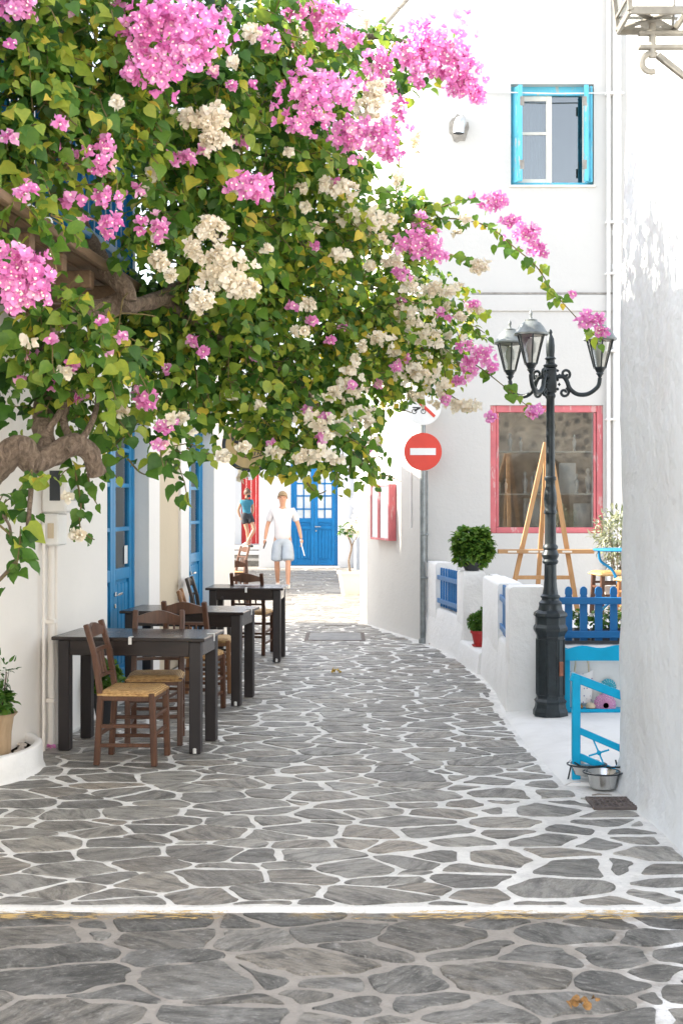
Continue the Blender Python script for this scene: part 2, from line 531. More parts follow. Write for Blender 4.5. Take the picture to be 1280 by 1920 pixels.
# rubble stone of the near house's rear wall
m, nt, N, B, L = nmat('rubble_stone')
co = ocoord(nt)
vo = N.new('ShaderNodeTexVoronoi'); vo.inputs['Scale'].default_value = 6.5; L.new(co, vo.inputs['Vector'])
c1 = mixc(nt, noise(nt, co, 8, 5), (0.30, 0.28, 0.25), (0.16, 0.15, 0.14))
L.new(mixc(nt, ramp(nt, vo.outputs['Distance'], [(0.28, 0.0), (0.42, 1.0)]), c1, (0.52, 0.45, 0.36)), B.inputs['Base Color'])
B.inputs['Roughness'].default_value = 0.95
bump(nt, B, vo.outputs['Distance'], 0.45, 0.03)
MT['rubble'] = m
# rush seat: concentric square weave
m, nt, N, B, L = nmat('woven_rush')
co = ocoord(nt)
sx = N.new('ShaderNodeSeparateXYZ'); L.new(co, sx.inputs[0])
mx = math_(nt, 'MAXIMUM', math_(nt, 'ABSOLUTE', sx.outputs[0]), math_(nt, 'ABSOLUTE', sx.outputs[1]))
mn = math_(nt, 'MINIMUM', math_(nt, 'ABSOLUTE', sx.outputs[0]), math_(nt, 'ABSOLUTE', sx.outputs[1]))
wv = math_(nt, 'SINE', math_(nt, 'ADD', math_(nt, 'MULTIPLY', mx, 620.0), math_(nt, 'MULTIPLY', noise(nt, co, 30, 3), 5.0)))
wv2 = math_(nt, 'ADD', math_(nt, 'MULTIPLY', wv, 0.3), noise(nt, co, 45, 4))
L.new(ramp(nt, wv2, [(0.1, (0.20, 0.10, 0.03)), (0.45, (0.46, 0.26, 0.09)), (0.85, (0.66, 0.43, 0.19))]), B.inputs['Base Color'])
B.inputs['Roughness'].default_value = 0.65
bump(nt, B, wv2, 0.7, 0.004)
MT['rush'] = m
# grey mortar of the cross street with white paint toward the right-hand side
def mortar(name, base, paint_lo=None):
    m, nt, N, B, L = nmat(name)
    geo = N.new('ShaderNodeNewGeometry'); pos = geo.outputs['Position']
    f = noise(nt, pos, 6, 7, 0.7)
    c = ramp(nt, f, [(0.3, tuple(q * 0.72 for q in base)), (0.65, base)])
    if paint_lo is not None:
        sx = N.new('ShaderNodeSeparateXYZ'); L.new(pos, sx.inputs[0])
        mk = math_(nt, 'ADD', math_(nt, 'MULTIPLY', sx.outputs[0], 1.1), math_(nt, 'MULTIPLY', noise(nt, pos, 3.0, 5), 1.2))
        mk = ramp(nt, math_(nt, 'SUBTRACT', mk, paint_lo), [(0.35, 0.0), (0.6, 1.0)])
        c = mixc(nt, mk, c, (0.76, 0.75, 0.73))
    c = mixc(nt, ramp(nt, noise(nt, pos, 2.1, 6, 0.7), [(0.5, 0.0), (0.8, 0.6)]), c, tuple(q * 0.55 for q in base))
    c = mixc(nt, ramp(nt, noise(nt, pos, 18, 6, 0.75), [(0.54, 0.0), (0.70, 0.55)]), c, tuple(q * 0.5 for q in base))
    c = mixc(nt, ramp(nt, noise(nt, pos, 55, 5, 0.8), [(0.55, 0.0), (0.66, 0.4)]), c, tuple(q * 0.55 for q in base))
    L.new(c, B.inputs['Base Color'])
    B.inputs['Roughness'].default_value = 0.85
    bump(nt, B, math_(nt, 'ADD', f, math_(nt, 'MULTIPLY', noise(nt, pos, 60, 4), 0.4)), 0.7, 0.012)
    return m
MT['joint_white'] = mortar('white_painted_joints', (0.86, 0.84, 0.80))
MT['bounce_paving'] = plain('pale_bounce_paving', (0.62, 0.57, 0.50), 0.85, 0, 0.12, 3)  # pale ground of the added square, meant to bounce sunlight
MT['joint_grey'] = mortar('grey_mortar', (0.38, 0.345, 0.305), 1.3)
MT['slate'] = slate('grey_slate', (0.18, 0.172, 0.157), (0.40, 0.38, 0.338), (0.40, 0.335, 0.26), 0.38)
MT['slate_dk'] = slate('dark_slate', (0.105, 0.102, 0.093), (0.25, 0.24, 0.218), (0.28, 0.24, 0.19), 0.46)
# faded yellow paint: patches worn through to nothing
m, nt, N, B, L = nmat('worn_yellow_paint')
geo = N.new('ShaderNodeNewGeometry'); pos = geo.outputs['Position']
B.inputs['Base Color'].default_value = (0.62, 0.42, 0.16, 1)
B.inputs['Roughness'].default_value = 0.8
msk = math_(nt, 'MULTIPLY', ramp(nt, noise(nt, pos, 22, 6, 0.75, (0.6, 2.0, 1)), [(0.48, 0.0), (0.55, 0.9)]),
            ramp(nt, noise(nt, pos, 2.2, 3, 0.5), [(0.40, 0.0), (0.54, 1.0)]))
tr = N.new('ShaderNodeBsdfTransparent')
sm = N.new('ShaderNodeMixShader')
L.new(msk, sm.inputs[0]); L.new(tr.outputs[0], sm.inputs[1]); L.new(B.outputs[0], sm.inputs[2])
L.new(sm.outputs[0], N['Material Output'].inputs[0])
MT['yellow_paint'] = m
# foliage and petals
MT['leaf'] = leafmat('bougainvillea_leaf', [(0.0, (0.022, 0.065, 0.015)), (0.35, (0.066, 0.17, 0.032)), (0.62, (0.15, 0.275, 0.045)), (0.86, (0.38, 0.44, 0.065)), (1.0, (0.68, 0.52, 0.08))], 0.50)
MT['basil'] = leafmat('basil_leaf', [(0.0, (0.025, 0.075, 0.014)), (0.5, (0.075, 0.18, 0.03)), (1.0, (0.18, 0.30, 0.05))], 0.35)
MT['olive'] = leafmat('olive_leaf', [(0.0, (0.10, 0.12, 0.07)), (0.5, (0.25, 0.28, 0.18)), (1.0, (0.52, 0.52, 0.40))], 0.25, 0.6)
MT['pink'] = leafmat('pink_bract', [(0.0, (0.76, 0.22, 0.54)), (0.5, (0.84, 0.36, 0.67)), (0.85, (0.88, 0.52, 0.76)), (1.0, (0.86, 0.55, 0.58))], 0.42, 0.7, tcol=(1.0, 0.8, 0.95))
MT['cream'] = leafmat('cream_bract', [(0.0, (0.76, 0.66, 0.50)), (0.5, (0.84, 0.79, 0.68)), (1.0, (0.87, 0.84, 0.77))], 0.42, 0.7, tcol=(1.0, 0.97, 0.88))
MT['floret'] = plain('tiny_white_floret', (0.80, 0.76, 0.62), 0.7, var=0.05, bmp=0)
# ------------------------------------------------------------------ ground and streets
mb = MB(); mb.add([(-300, -300, -0.03), (300, -300, -0.03), (300, 300, -0.03), (-300, 300, -0.03)], [[0, 1, 2, 3]])
tag(mb.build('ground', MT['cement']), 'bare earth and cement beneath the paving', 'ground', kind='structure')

def sheet(name, x0, x1, y0, y1, z, mat, step=0.5, amp=0.0):
    nx, ny = max(1, int((x1 - x0) / step)), max(1, int((y1 - y0) / step))
    mb = MB()
    V = [(x0 + (x1 - x0) * i / nx, y0 + (y1 - y0) * j / ny, z + amp * mnoise.noise(Vector((i * .7, j * .7, 3)))) for j in range(ny + 1) for i in range(nx + 1)]
    F = [[j * (nx + 1) + i, j * (nx + 1) + i + 1, (j + 1) * (nx + 1) + i + 1, (j + 1) * (nx + 1) + i] for j in range(ny) for i in range(nx)]
    mb.add(V, F)
    return mb.build(name, mat, smooth=60)

street = tag(sheet('street', -6, 3.0, 5.36, 45, 0.0, MT['joint_white']), 'paved lane of grey slate stones with white painted joints', 'street', kind='structure')
cross = tag(sheet('cross_street', -6, 3.0, 2.4, 5.36, -0.012, MT['joint_grey']), 'cross lane of slate stones in unpainted grey mortar', 'street', kind='structure')

# white painted line along the joint of the two lanes, and the worn yellow line beside it
mb = MB()
n = 70
lo, hi = [], []
for i in range(n + 1):
    x = -3.2 + 5.2 * i / n
    lo.append((x, 5.318 + 0.012 * mnoise.noise(Vector((x * 3.1, 0, 1))), 0))
    hi.append((x, 5.362 + 0.012 * mnoise.noise(Vector((x * 2.6, 5, 1))), 0))
zt = 0.003
mb.add([(p[0], p[1], zt) for p in lo] + [(p[0], p[1], zt) for p in hi] + [(p[0], p[1] - .012, -.02) for p in lo] + [(p[0], p[1] + .02, -.004) for p in hi],
       [[i, i + 1, n + 2 + i, n + 1 + i] for i in range(n)] + [[2 * n + 2 + i, 2 * n + 3 + i, i + 1, i] for i in range(n)] + [[n + 1 + i, n + 2 + i, 3 * n + 4 + i, 3 * n + 3 + i] for i in range(n)])
tag(mb.build('painted_line', MT['joint_white'], smooth=70), 'white painted line crossing the whole lane in front', 'painted line', kind='structure')
mb = MB(); mb.add([(-3.2, 5.18, 0.006), (2.0, 5.18, 0.006), (2.0, 5.292, 0.006), (-3.2, 5.292, 0.006)], [[0, 1, 2, 3]])
tag(mb.build('yellow_line', MT['yellow_paint']), 'worn yellow painted line just in front of the white line', 'painted line', kind='structure')

tag(sheet('square', -26, 16, -30, 2.4, -0.008, MT['bounce_paving'], 3.0), 'unseen pale paved square added behind the camera to bounce sunlight', 'square', kind='structure')  # added unseen ground that throws sun back onto camera-facing walls

def clip(poly, nx, ny, c):
    """keep the part of the convex polygon where nx*x + ny*y <= c"""
    out = []
    k = len(poly)
    for i in range(k):
        p, q = poly[i], poly[(i + 1) % k]
        a, b = nx * p[0] + ny * p[1] - c, nx * q[0] + ny * q[1] - c
        if a <= 0: out.append(p)
        if (a < 0 < b) or (b < 0 < a):
            t = a / (a - b)
            out.append((p[0] + t * (q[0] - p[0]), p[1] + t * (q[1] - p[1])))
    return out

def stones(x0, x1, y0, y1, dx, dy, extra, gap, bounds, rng, wmax):
    seeds = []
    j = 0
    y = y0 - dy
    while y < y1 + dy:
        x = x0 - dx + (dx * 0.5 if j % 2 else 0)
        while x < x1 + dx:
            if rng.random() > 0.10:
                seeds.append((x + rng.uniform(-.42, .42) * dx, y + rng.uniform(-.42, .42) * dy, rng.uniform(0, wmax)))
            if rng.random() < extra:
                seeds.append((x + rng.uniform(-.5, .5) * dx, y + rng.uniform(-.5, .5) * dy, -wmax * 0.5))
            x += dx
        y += dy; j += 1
    sx = dy / dx          # work in a space where the cells are round
    pts = [(s[0] * sx, s[1], s[2]) for s in seeds]
    cell = dy * 1.6
    grid = {}
    for i, p in enumerate(pts):
        grid.setdefault((int(p[0] // cell), int(p[1] // cell)), []).append(i)
    res = []
    for i, p in enumerate(pts):
        cx, cy = int(p[0] // cell), int(p[1] // cell)
        R = cell * 1.6
        poly = [(p[0] - R, p[1] - R), (p[0] + R, p[1] - R), (p[0] + R, p[1] + R), (p[0] - R, p[1] + R)]
        nb = [q for a in (-2, -1, 0, 1, 2) for b in (-2, -1, 0, 1, 2) for q in grid.get((cx + a, cy + b), ()) if q != i]
        nb.sort(key=lambda q: (pts[q][0] - p[0]) ** 2 + (pts[q][1] - p[1]) ** 2)
        for q in nb[:26]:
            ax, ay = pts[q][0] - p[0], pts[q][1] - p[1]
            d2 = ax * ax + ay * ay
            if d2 < 1e-6: continue
            c = (pts[q][0] ** 2 + pts[q][1] ** 2 - p[0] ** 2 - p[1] ** 2 + p[2] - pts[q][2]) / 2
            poly = clip(poly, ax, ay, c)
            if len(poly) < 3: break
        if len(poly) < 3: continue
        poly = [(a / sx, b) for a, b in poly]
        mx_ = sum(a for a, b in poly) / len(poly); my_ = sum(b for a, b in poly) / len(poly)
        # inset by the half joint
        g = gap(mx_, my_, rng)
        k = len(poly)
        q2 = list(poly)
        for a in range(k):
            P, Q = poly[a], poly[(a + 1) % k]
            ex, ey = Q[0] - P[0], Q[1] - P[1]
            L = math.hypot(ex, ey)
            if L < 1e-5: continue
            nx, ny = ey / L, -ex / L
            if nx * (mx_ - P[0]) + ny * (my_ - P[1]) > 0: nx, ny = -nx, -ny
            q2 = clip(q2, nx, ny, nx * P[0] + ny * P[1] - g * rng.uniform(.75, 1.3))
            if len(q2) < 3: break
        if len(q2) < 3: continue
        for bfun in bounds:
            b = bfun(mx_, my_)
            if b: q2 = clip(q2, *b)
            if len(q2) < 3: break
        if len(q2) < 3: continue
        area = 0.5 * abs(sum(q2[a][0] * q2[(a + 1) % len(q2)][1] - q2[(a + 1) % len(q2)][0] * q2[a][1] for a in range(len(q2))))
        if area < 0.0035: continue
        res.append((q2, area))
    return res

def stone_outline(poly, rng, jit):
    k = len(poly)
    a = []
    for i in range(k):                      # split long edges, jitter the new points
        P, Q = poly[i], poly[(i + 1) % k]
        L = math.hypot(Q[0] - P[0], Q[1] - P[1])
        if L < 0.012: continue
        a.append(P)
        m = int(L / 0.10)
        for s in range(1, m + 1):
            t = s / (m + 1)
            a.append((P[0] + (Q[0] - P[0]) * t + rng.uniform(-jit, jit), P[1] + (Q[1] - P[1]) * t + rng.uniform(-jit, jit)))
    out = []
    k = len(a)
    for i in range(k):                      # cut the corners
        P, C_, Q = a[i - 1], a[i], a[(i + 1) % k]
        v1 = (P[0] - C_[0], P[1] - C_[1]); v2 = (Q[0] - C_[0], Q[1] - C_[1])
        l1, l2 = math.hypot(*v1), math.hypot(*v2)
        cs = (v1[0] * v2[0] + v1[1] * v2[1]) / max(l1 * l2, 1e-9)
        if cs < -0.93 or min(l1, l2) < 0.02:
            out.append(C_)
        else:
            t1 = min(0.3, rng.uniform(.006, .032) / l1); t2 = min(0.3, rng.uniform(.006, .032) / l2)
            out.append((C_[0] + v1[0] * t1, C_[1] + v1[1] * t1))
            out.append((C_[0] + v2[0] * t2, C_[1] + v2[1] * t2))
    return out

def stone_mesh(poly, rng, base, hmin, hmax):
    """verts relative to the centre, faces, centre"""
    cx = sum(p[0] for p in poly) / len(poly); cy = sum(p[1] for p in poly) / len(poly)
    h = rng.uniform(hmin, hmax)
    tx, ty = rng.uniform(-.005, .005), rng.uniform(-.005, .005)
    k = len(poly)
    V = []
    for p in poly: V.append((p[0] - cx, p[1] - cy, base - 0.006))
    for p in poly:
        dx_, dy_ = p[0] - cx, p[1] - cy
        L = math.hypot(dx_, dy_) + 1e-6
        s = max(0.6, 1 - 0.006 / L)
        V.append((dx_ * s, dy_ * s, base + h + tx * dx_ + ty * dy_ + rng.uniform(-.0012, .0012)))
    F = [[k + i for i in range(k)]] + [[i, (i + 1) % k, k + (i + 1) % k, k + i] for i in range(k)]
    # keep faces upward
    ar = sum(poly[a][0] * poly[(a + 1) % k][1] - poly[(a + 1) % k][0] * poly[a][1] for a in range(k))
    if ar < 0: F = [f[::-1] for f in F]
    return V, F, (cx, cy)

def tone_of(rng):
    return (min(1, max(0, rng.gauss(.45, .38))), max(0, rng.gauss(.15, .42)), rng.random(), 1)

def lay(parent, res, rng, limit, jit, base, hmin, hmax, mat, name):
    items = []
    for poly, area in res:
        ol = stone_outline(poly, rng, jit)
        if len(ol) < 4: continue
        V, F, c = stone_mesh(ol, rng, base, hmin, hmax)
        Y = max(c[1], 1.0)
        px, py = 640 + c[0] * FPX / Y, HZ + EYE * FPX / Y
        vis = -40 < px < 1320 and py < 1960 and not (px < 100 + (1400 - py) * 0.9 and py < 1400)
        items.append((area / Y ** 3 if vis else 0, V, F, c, tone_of(rng)))
    items.sort(key=lambda t: -t[0])
    def attr(me, cols):
        a = me.attributes.new('tone', 'FLOAT_COLOR', 'POINT')
        a.data.foreach_set('color', np.array(cols, dtype=np.float32).ravel())
    for it in items[:limit]:
        me = bpy.data.meshes.new(name)
        me.from_pydata(it[1], [], it[2])
        attr(me, [it[4]] * len(it[1]))
        link_mesh(name, me, mat, parent, (it[3][0], it[3][1], 0))
    rest = items[limit:]
    if rest:
        V, F, C_ = [], [], []
        for it in rest:
            o = len(V)
            V += [(v[0] + it[3][0], v[1] + it[3][1], v[2]) for v in it[1]]
            F += [[i + o for i in f] for f in it[2]]
            C_ += [it[4]] * len(it[1])
        me = bpy.data.meshes.new(name + 's')
        me.from_pydata(V, [], F)
        attr(me, C_)
        o = link_mesh('small_' + name + 's', me, mat, parent)
        o['kind'] = 'stuff'

def wall_x(y): return -2.74 + 0.0857 * y
def kerb_x(y):
    """street side of the low garden wall / white apron on the right"""
    pts = [(3, 1.62), (7.0, 1.60), (7.62, 1.58), (7.64, 1.31), (8.9, 1.26), (10.17, 1.26), (11.56, 1.33), (12.45, 1.31), (13.5, 1.22), (14.4, 1.12), (15.2, .93), (17.8, .21), (18.2, .6), (45, .6)]
    for (a, b), (c, d) in zip(pts, pts[1:]):
        if a <= y <= c: return b + (d - b) * (y - a) / (c - a)
    return 1.6
rs = random.Random(5)
def right_b(mx_, my_):
    a, b = kerb_x(my_ - .2), kerb_x(my_ + .2)
    if abs(a - b) > .12 and my_ < 9: return (1, 0, min(a, b) - .05)
    s = (b - a) / .4
    return (1, -s, kerb_x(my_) - s * my_ - rs.uniform(.02, .07))
res = stones(-2.7, 1.75, 5.3, 17.6, 0.305, 0.21, 0.42, lambda x, y, r: (0.0085 + 0.0013 * max(0, y - 5.5) + 0.012 * max(0, mnoise.noise(Vector((x * .8, y * .8, 0)))) + (0.013 if x > .55 and y < 8 else 0)) * r.uniform(.7, 1.45), [right_b, lambda x, y: (0, -1, -5.378), lambda x, y: (-1, .0857, 2.74 - .03)], rs, 0.019)
lay(street, res, rs, 292, 0.014, 0.0, 0.003, 0.006, MT['slate'], 'paving_stone')
res = stones(-3.0, 1.0, 17.4, 36, 0.46, 0.34, 0.3, lambda x, y, r: 0.017, [right_b], rs, 0.02)
lay(street, [q for q in res if q[0][0][1] > 17.3], rs, 0, 0.012, 0.0, 0.006, 0.012, MT['slate'], 'far_paving_stone')
res = stones(-2.2, 2.0, 3.0, 5.4, 0.29, 0.20, 0.6, lambda x, y, r: r.uniform(.009, .021), [lambda x, y: (0, 1, 5.30), lambda x, y: (1, 0, 1.62)], rs, 0.03)
lay(cross, res, rs, 250, 0.024, -0.012, 0.003, 0.008, MT['slate_dk'], 'paving_stone')

# white painted apron beside the garden wall
mb = MB()
V, F = [], []
ys = [7.62 + i * (10.6 - 7.62) / 16 for i in range(17)]
for i, y in enumerate(ys):
    e = kerb_x(max(y, 7.65)) + 0.012 * mnoise.noise(Vector((y * 4, 2, 2)))
    for k, (x, z) in enumerate(((e - .015, -.004), (e + .03, .018), (e + .30, .032), (2.0, .04), (3.2, .04))):
        V.append((x, y, z))
for i in range(16):
    for k in range(4):
        F.append([i * 5 + k, i * 5 + k + 1, i * 5 + k + 6, i * 5 + k + 5])
mb.add(V, F)
mb.add([(1.295, 7.62, -.004), (1.34, 7.62, .018), (3.2, 7.62, .04), (3.2, 7.62, -.01)], [[0, 1, 2, 3]])
tag(mb.build('pavement', MT['white_paint'], smooth=60), 'white painted cement apron around the foot of the lamp post', 'pavement', kind='structure')

# ------------------------------------------------------------------ near house on the right (rough white corner wall)
near = thing('white_house', 'rough white plastered house wall filling the right edge, shaded below and sunlit above', 'house', (1.66, 4, 0))
plan = [(1.74, 4.5)]
y = 4.62
while y < 7.25:
    plan.append((1.70 - 0.045 * max(0, min(1, (y - 2) / 4)) - (0.03 * max(0, (y - 6.2))), y)); y += 0.16
plan += [(1.622, 7.36), (1.612, 7.48), (1.610, 7.58), (1.618, 7.65), (1.645, 7.70), (1.70, 7.72)]
x = 1.9
while x < 4.3: plan.append((x, 7.725)); x += .3
plan.append((4.4, 7.725))
H_NEAR = 4.75
rows = int(H_NEAR / 0.16)
V, F = [], []
for r in range(rows + 1):
    z = H_NEAR * r / rows
    for i, (px, py) in enumerate(plan):
        q = Vector((py * 1.1, z * 1.1, px))
        d = 0.022 * mnoise.noise(q) + 0.012 * mnoise.noise(q * 3.1) + 0.006 * mnoise.noise(q * 7)
        fl = 0.05 * max(0, 1 - z / .22) ** 2
        if 7.3 < py < 7.71 and px < 1.7:
            V.append((px - 1.66 + d - fl + 0.008 * z, py - 4 + 0.4 * d, z))
        elif py <= 7.3: V.append((px - 1.66 + d - fl + 0.008 * z * max(0, (py - 5) / 2.3), py - 4, z))
        else: V.append((px - 1.66, py - 4 + d, z))
k = len(plan)
for r in range(rows):
    for i in range(k - 1):
        F.append([r * k + i, r * k + i + 1, (r + 1) * k + i + 1, (r + 1) * k + i])
mb = MB(); mb.add(V, F)
mb.add([(.0, .5, H_NEAR), (2.76, .5, H_NEAR), (2.74, 3.70, H_NEAR), (.03, 3.70, H_NEAR)], [[0, 1, 2, 3]])
mb.add([(2.74, .56, 0), (2.74, 3.725, 0), (2.74, 3.725, H_NEAR), (2.74, .56, H_NEAR)], [[0, 1, 2, 3]])
mb.add([(.03, .56, 0), (2.74, .56, 0), (2.74, .56, H_NEAR), (.03, .56, H_NEAR)], [[0, 1, 2, 3]])
mb.build('wall', MT['white_rough'], near, smooth=60)
mb = MB()                                   # rubble rear face with an arched doorway (seen in the shop window's reflection)
mb.span((.5, 3.74, .0), (2.7, 3.86, 4.6))
mb.build('rear_wall', MT['rubble'], near)
arch = [(-.6, 0), (.6, 0)] + [(.6 * math.cos(PI * i / 12), 1.9 + .6 * math.sin(PI * i / 12)) for i in range(13)]
mb = MB(); mb.prism(arch, (1.7, 3.865, 0), (1, 0, 0), (0, 0, 1), -0.06)
mb.build('arched_door', MT['timber'], near)

# unseen white house added behind the camera to bounce sunlight into the lane
sq_ = thing('white_house', 'unseen white house added beside the square to bounce sunlight', 'house', (5.5, -9, 0))
mb = MB(); mb.span((-2.3, -12, 0), (6, 9.6, 7.5), .04); mb.build('wall', MT['white'], sq_, smooth=40)
mb = MB(); mb.span((-2.33, -2, 0), (-2.29, -.9, 2.2), .004); mb.build('door', MT['blue'], sq_)

# ------------------------------------------------------------------ left house
ANG = -math.atan(0.0857)
house = thing('white_house', 'white house on the left with deep blue doorways and a timber balcony under the bougainvillea', 'house', (-2.74, 0, 0), ANG)
k_ = math.sqrt(1 + .0857 ** 2)
def U(Y): return Y * k_
d1 = (U(10.35), U(11.77), 0.06, 2.42, 0.24)
bp = (U(12.2), U(13.15), 0.0, 2.9, 0.025)
d2 = (U(13.55), U(14.97), 0.06, 2.42, 0.24)
uA, uB, uE = 3.7, U(9.4), U(16.36)
HB, HT = 3.35, 5.32
ud = (U(5.6), U(6.9), 3.05, 5.05, 0.12)
mb = MB()
mb.holes((0, 0, 0), (0, 1, 0), (1, 0, 0), uA, uE, 0, HB, [d1, bp, d2])
mb.holes((0, 0, 0), (0, 1, 0), (1, 0, 0), uA, uB, HB, HT, [(ud[0], ud[1], HB, ud[3], ud[4])])
W = -6.0
mb.add([(0, uE, 0), (W, uE, 0), (W, uE, HB), (0, uE, HB)], [[0, 1, 2, 3]])
mb.add([(0, uB, HB), (W, uB, HB), (W, uB, HT), (0, uB, HT)], [[0, 1, 2, 3]])
mb.add([(0, uA, 0), (W, uA, 0), (W, uA, HT), (0, uA, HT)], [[0, 1, 2, 3]])
mb.add([(W, uA, 0), (W, uE, 0), (W, uE, HT), (W, uA, HT)], [[0, 1, 2, 3]])
mb.add([(0, uA, HT), (W, uA, HT), (W, uB, HT), (0, uB, HT)], [[0, 1, 2, 3]])
mb.add([(0, uB, HB), (W, uB, HB), (W, uE, HB), (0, uE, HB)], [[0, 1, 2, 3]])
mb.add([(-.30, bp[0] - .1, 0), (-.30, bp[1] + .1, 0), (-.30, bp[1] + .1, 2.9), (-.30, bp[0] - .1, 2.9)], [[0, 1, 2, 3]])
for d in (d1, d2):
    mb.span((-.5, d[0] - .02, -.02), (-.002, d[1] + .02, d[2]))
mb.build('wall', MT['white_warm'], house)
mb = MB(); mb.span((-.06, bp[0], 0), (-.025, bp[1], 2.9))
mb.build('beige_panel', MT['beige'], house)
mb = MB(); mb.span((-.20, uB - .02, HB), (-.003, uE, HB + .16), 0.02); mb.build('parapet', MT['white_warm'], house, smooth=40)

def blue_door(parent, name, o, ux, nn, wd, z0, z1, mframe, mpanel, mglass, rails, cols, lower, handle=True, leaf_open=0.0):
    """double door: o = foot of the opening's left corner in the plane (ux, Z); nn points out of the wall"""
    o, ux, nn = Vector(o), Vector(ux), Vector(nn)
    up = Vector((0, 0, 1))
    th = 0.05
    def slab(mb, a, b, c, d, t0, t1, bev=0.006):
        R = Matrix((ux, up, nn)).transposed()
        vs_, fs_ = chbox((b - a, d - c, t1 - t0), bev)
        ctr = o + ux * (a + b) / 2 + up * (c + d) / 2 + nn * (t0 + t1) / 2
        mb.add([R @ p + ctr for p in vs_], fs_)
    fr = MB()
    slab(fr, 0, .06, z0, z1, -.03, .06); slab(fr, wd - .06, wd, z0, z1, -.03, .06); slab(fr, .06, wd - .06, z1 - .06, z1, -.03, .06)
    door = fr.build(name, mframe, parent)
    lw = (wd - .12) / 2
    panes, panels = [], []
    for s in (0, 1):
        a = .062 + s * lw; b = a + lw - .004
        lf = MB()
        st = .085
        slab(lf, a, a + st, z0 + .01, z1 - .062, 0, th); slab(lf, b - st, b, z0 + .01, z1 - .062, 0, th)
        ys = [z0 + .01] + lower + rails + [z1 - .062]
        slab(lf, a + st, b - st, z0 + .01, z0 + .14, 0, th)
        slab(lf, a + st, b - st, z1 - .16, z1 - .062, 0, th)
        zr = rails[0]
        slab(lf, a + st, b - st, zr - .05, zr + .05, 0, th)
        for q in lower: slab(lf, a + st, b - st, q - .035, q + .035, 0, th)
        tops = rails + [z1 - .11]
        for q in rails[1:]: slab(lf, a + st, b - st, q - .018, q + .018, .006, th - .004, .004)
        cw = (b - a - 2 * st) / cols
        for c in range(1, cols): slab(lf, a + st + c * cw - .015, a + st + c * cw + .015, zr + .05, z1 - .16, .006, th - .004, .004)
        lfo = lf.build('door_leaf', mframe, door)
        for r in range(len(tops) - 1):
            za = tops[r] + (.05 if r == 0 else .018); zb = tops[r + 1] - (.05 if r == len(tops) - 2 else .018)
            for c in range(cols):
                pa = a + st + c * cw + (.015 if c else 0); pb = a + st + (c + 1) * cw - (.015 if c < cols - 1 else 0)
                pn = MB(); slab(pn, pa, pb, za, zb, .018, .026, 0)
                pn.build('pane', mglass, door)
        zs = [z0 + .14] + [q for q in lower] + [zr - .05]
        for r in range(len(zs) - 1):
            za = zs[r] + (.035 if r else 0); zb = zs[r + 1] - (.035 if r < len(zs) - 2 else 0)
            pn = MB(); slab(pn, a + st, b - st, za, zb, .008, .022, 0)
            if zb - za > .25:
                m_ = 4
                pw = (b - a - 2 * st) / m_
                for c in range(m_): slab(pn, a + st + c * pw + .012, a + st + (c + 1) * pw - .012, za + .03, zb - .03, .02, .036, .008)
            else:
                slab(pn, a + st + .03, b - st - .03, za + .03, zb - .03, .02, .036, .008)
            pn.build('door_panel', mpanel, door)
    if handle:
        h = MB()
        zc = rails[0] - .16
        slab(h, wd / 2 + .02, wd / 2 + .06, zc - .02, zc + .02, th, th + .02); slab(h, wd / 2 + .03, wd / 2 + .16, zc - .011, zc + .011, th + .03, th + .045)
        slab(h, wd / 2 + .03, wd / 2 + .05, zc - .01, zc + .01, th, th + .04)
        slab(h, wd / 2 + .025, wd / 2 + .06, zc - .12, zc - .08, th, th + .012)
        h.build('door_handle', MT['steel'], door)
    return door

for d in (d1, d2):
    blue_door(house, 'blue_door', (-.19, d[0], 0), (0, 1, 0), (1, 0, 0), d[1] - d[0], d[2], d[3], MT['blue_lt'], MT['blue_lt'], MT['pane_glass'], [1.02, 1.41, 1.79, 2.1], 1, [], True)
    mb = MB(); mb.add([(-.9, d[0] - .3, 0), (-.9, d[1] + .3, 0), (-.9, d[1] + .3, 2.6), (-.9, d[0] - .3, 2.6)], [[0, 1, 2, 3]])
    mb.build('curtain', MT['curtain'], house)
# paper notice behind the first door's lower pane
mb = MB(); mb.span((-.158, d1[1] - .27, 1.10), (-.155, d1[1] - .16, 1.26)); mb.build('paper_notice', MT['white_plain'], house)
blue_door(house, 'balcony_door', (-.1, ud[0], 0), (0, 1, 0), (1, 0, 0), ud[1] - ud[0], 3.06, ud[3], MT['blue'], MT['blue'], MT['dark_glass'], [3.9, 4.4], 2, [], False)
# timber balcony: joists, boards, fascia beam, railing
for i in range(9):
    u = U(4.1) + i * .5
    mb = MB(); mb.span((-.02, u - .035, 2.80), (.80, u + .035, 2.895), .006); mb.build('joist', MT['timber'], house)
for i in range(8):
    mb = MB(); mb.span((.01 + i * .1, U(4.05), 2.922), (.10 + i * .1, U(8.2), 2.95), .003); mb.build('floor_board', MT['timber'], house)
mb = MB(); mb.span((.845, U(4.05), 2.90), (.885, U(8.2), 2.95), .006); mb.build('fascia_beam', MT['timber'], house)
for z in (3.12, 3.92):
    mb = MB(); mb.span((.70, U(4.05), z - .03), (.76, U(8.2), z + .03), .008); mb.build('balcony_rail', MT['blue'], house)
for i in range(34):
    u = U(4.15) + i * .118
    mb = MB(); mb.span((.715, u, 3.15), (.74, u + .03, 3.89)); mb.build('baluster', MT['blue'], house)
for i in range(4):
    u = U(4.05) + i * 1.35
    mb = MB(); mb.span((.69, u, 2.952), (.77, u + .08, 4.02), .006); mb.build('balcony_post', MT['blue'], house)
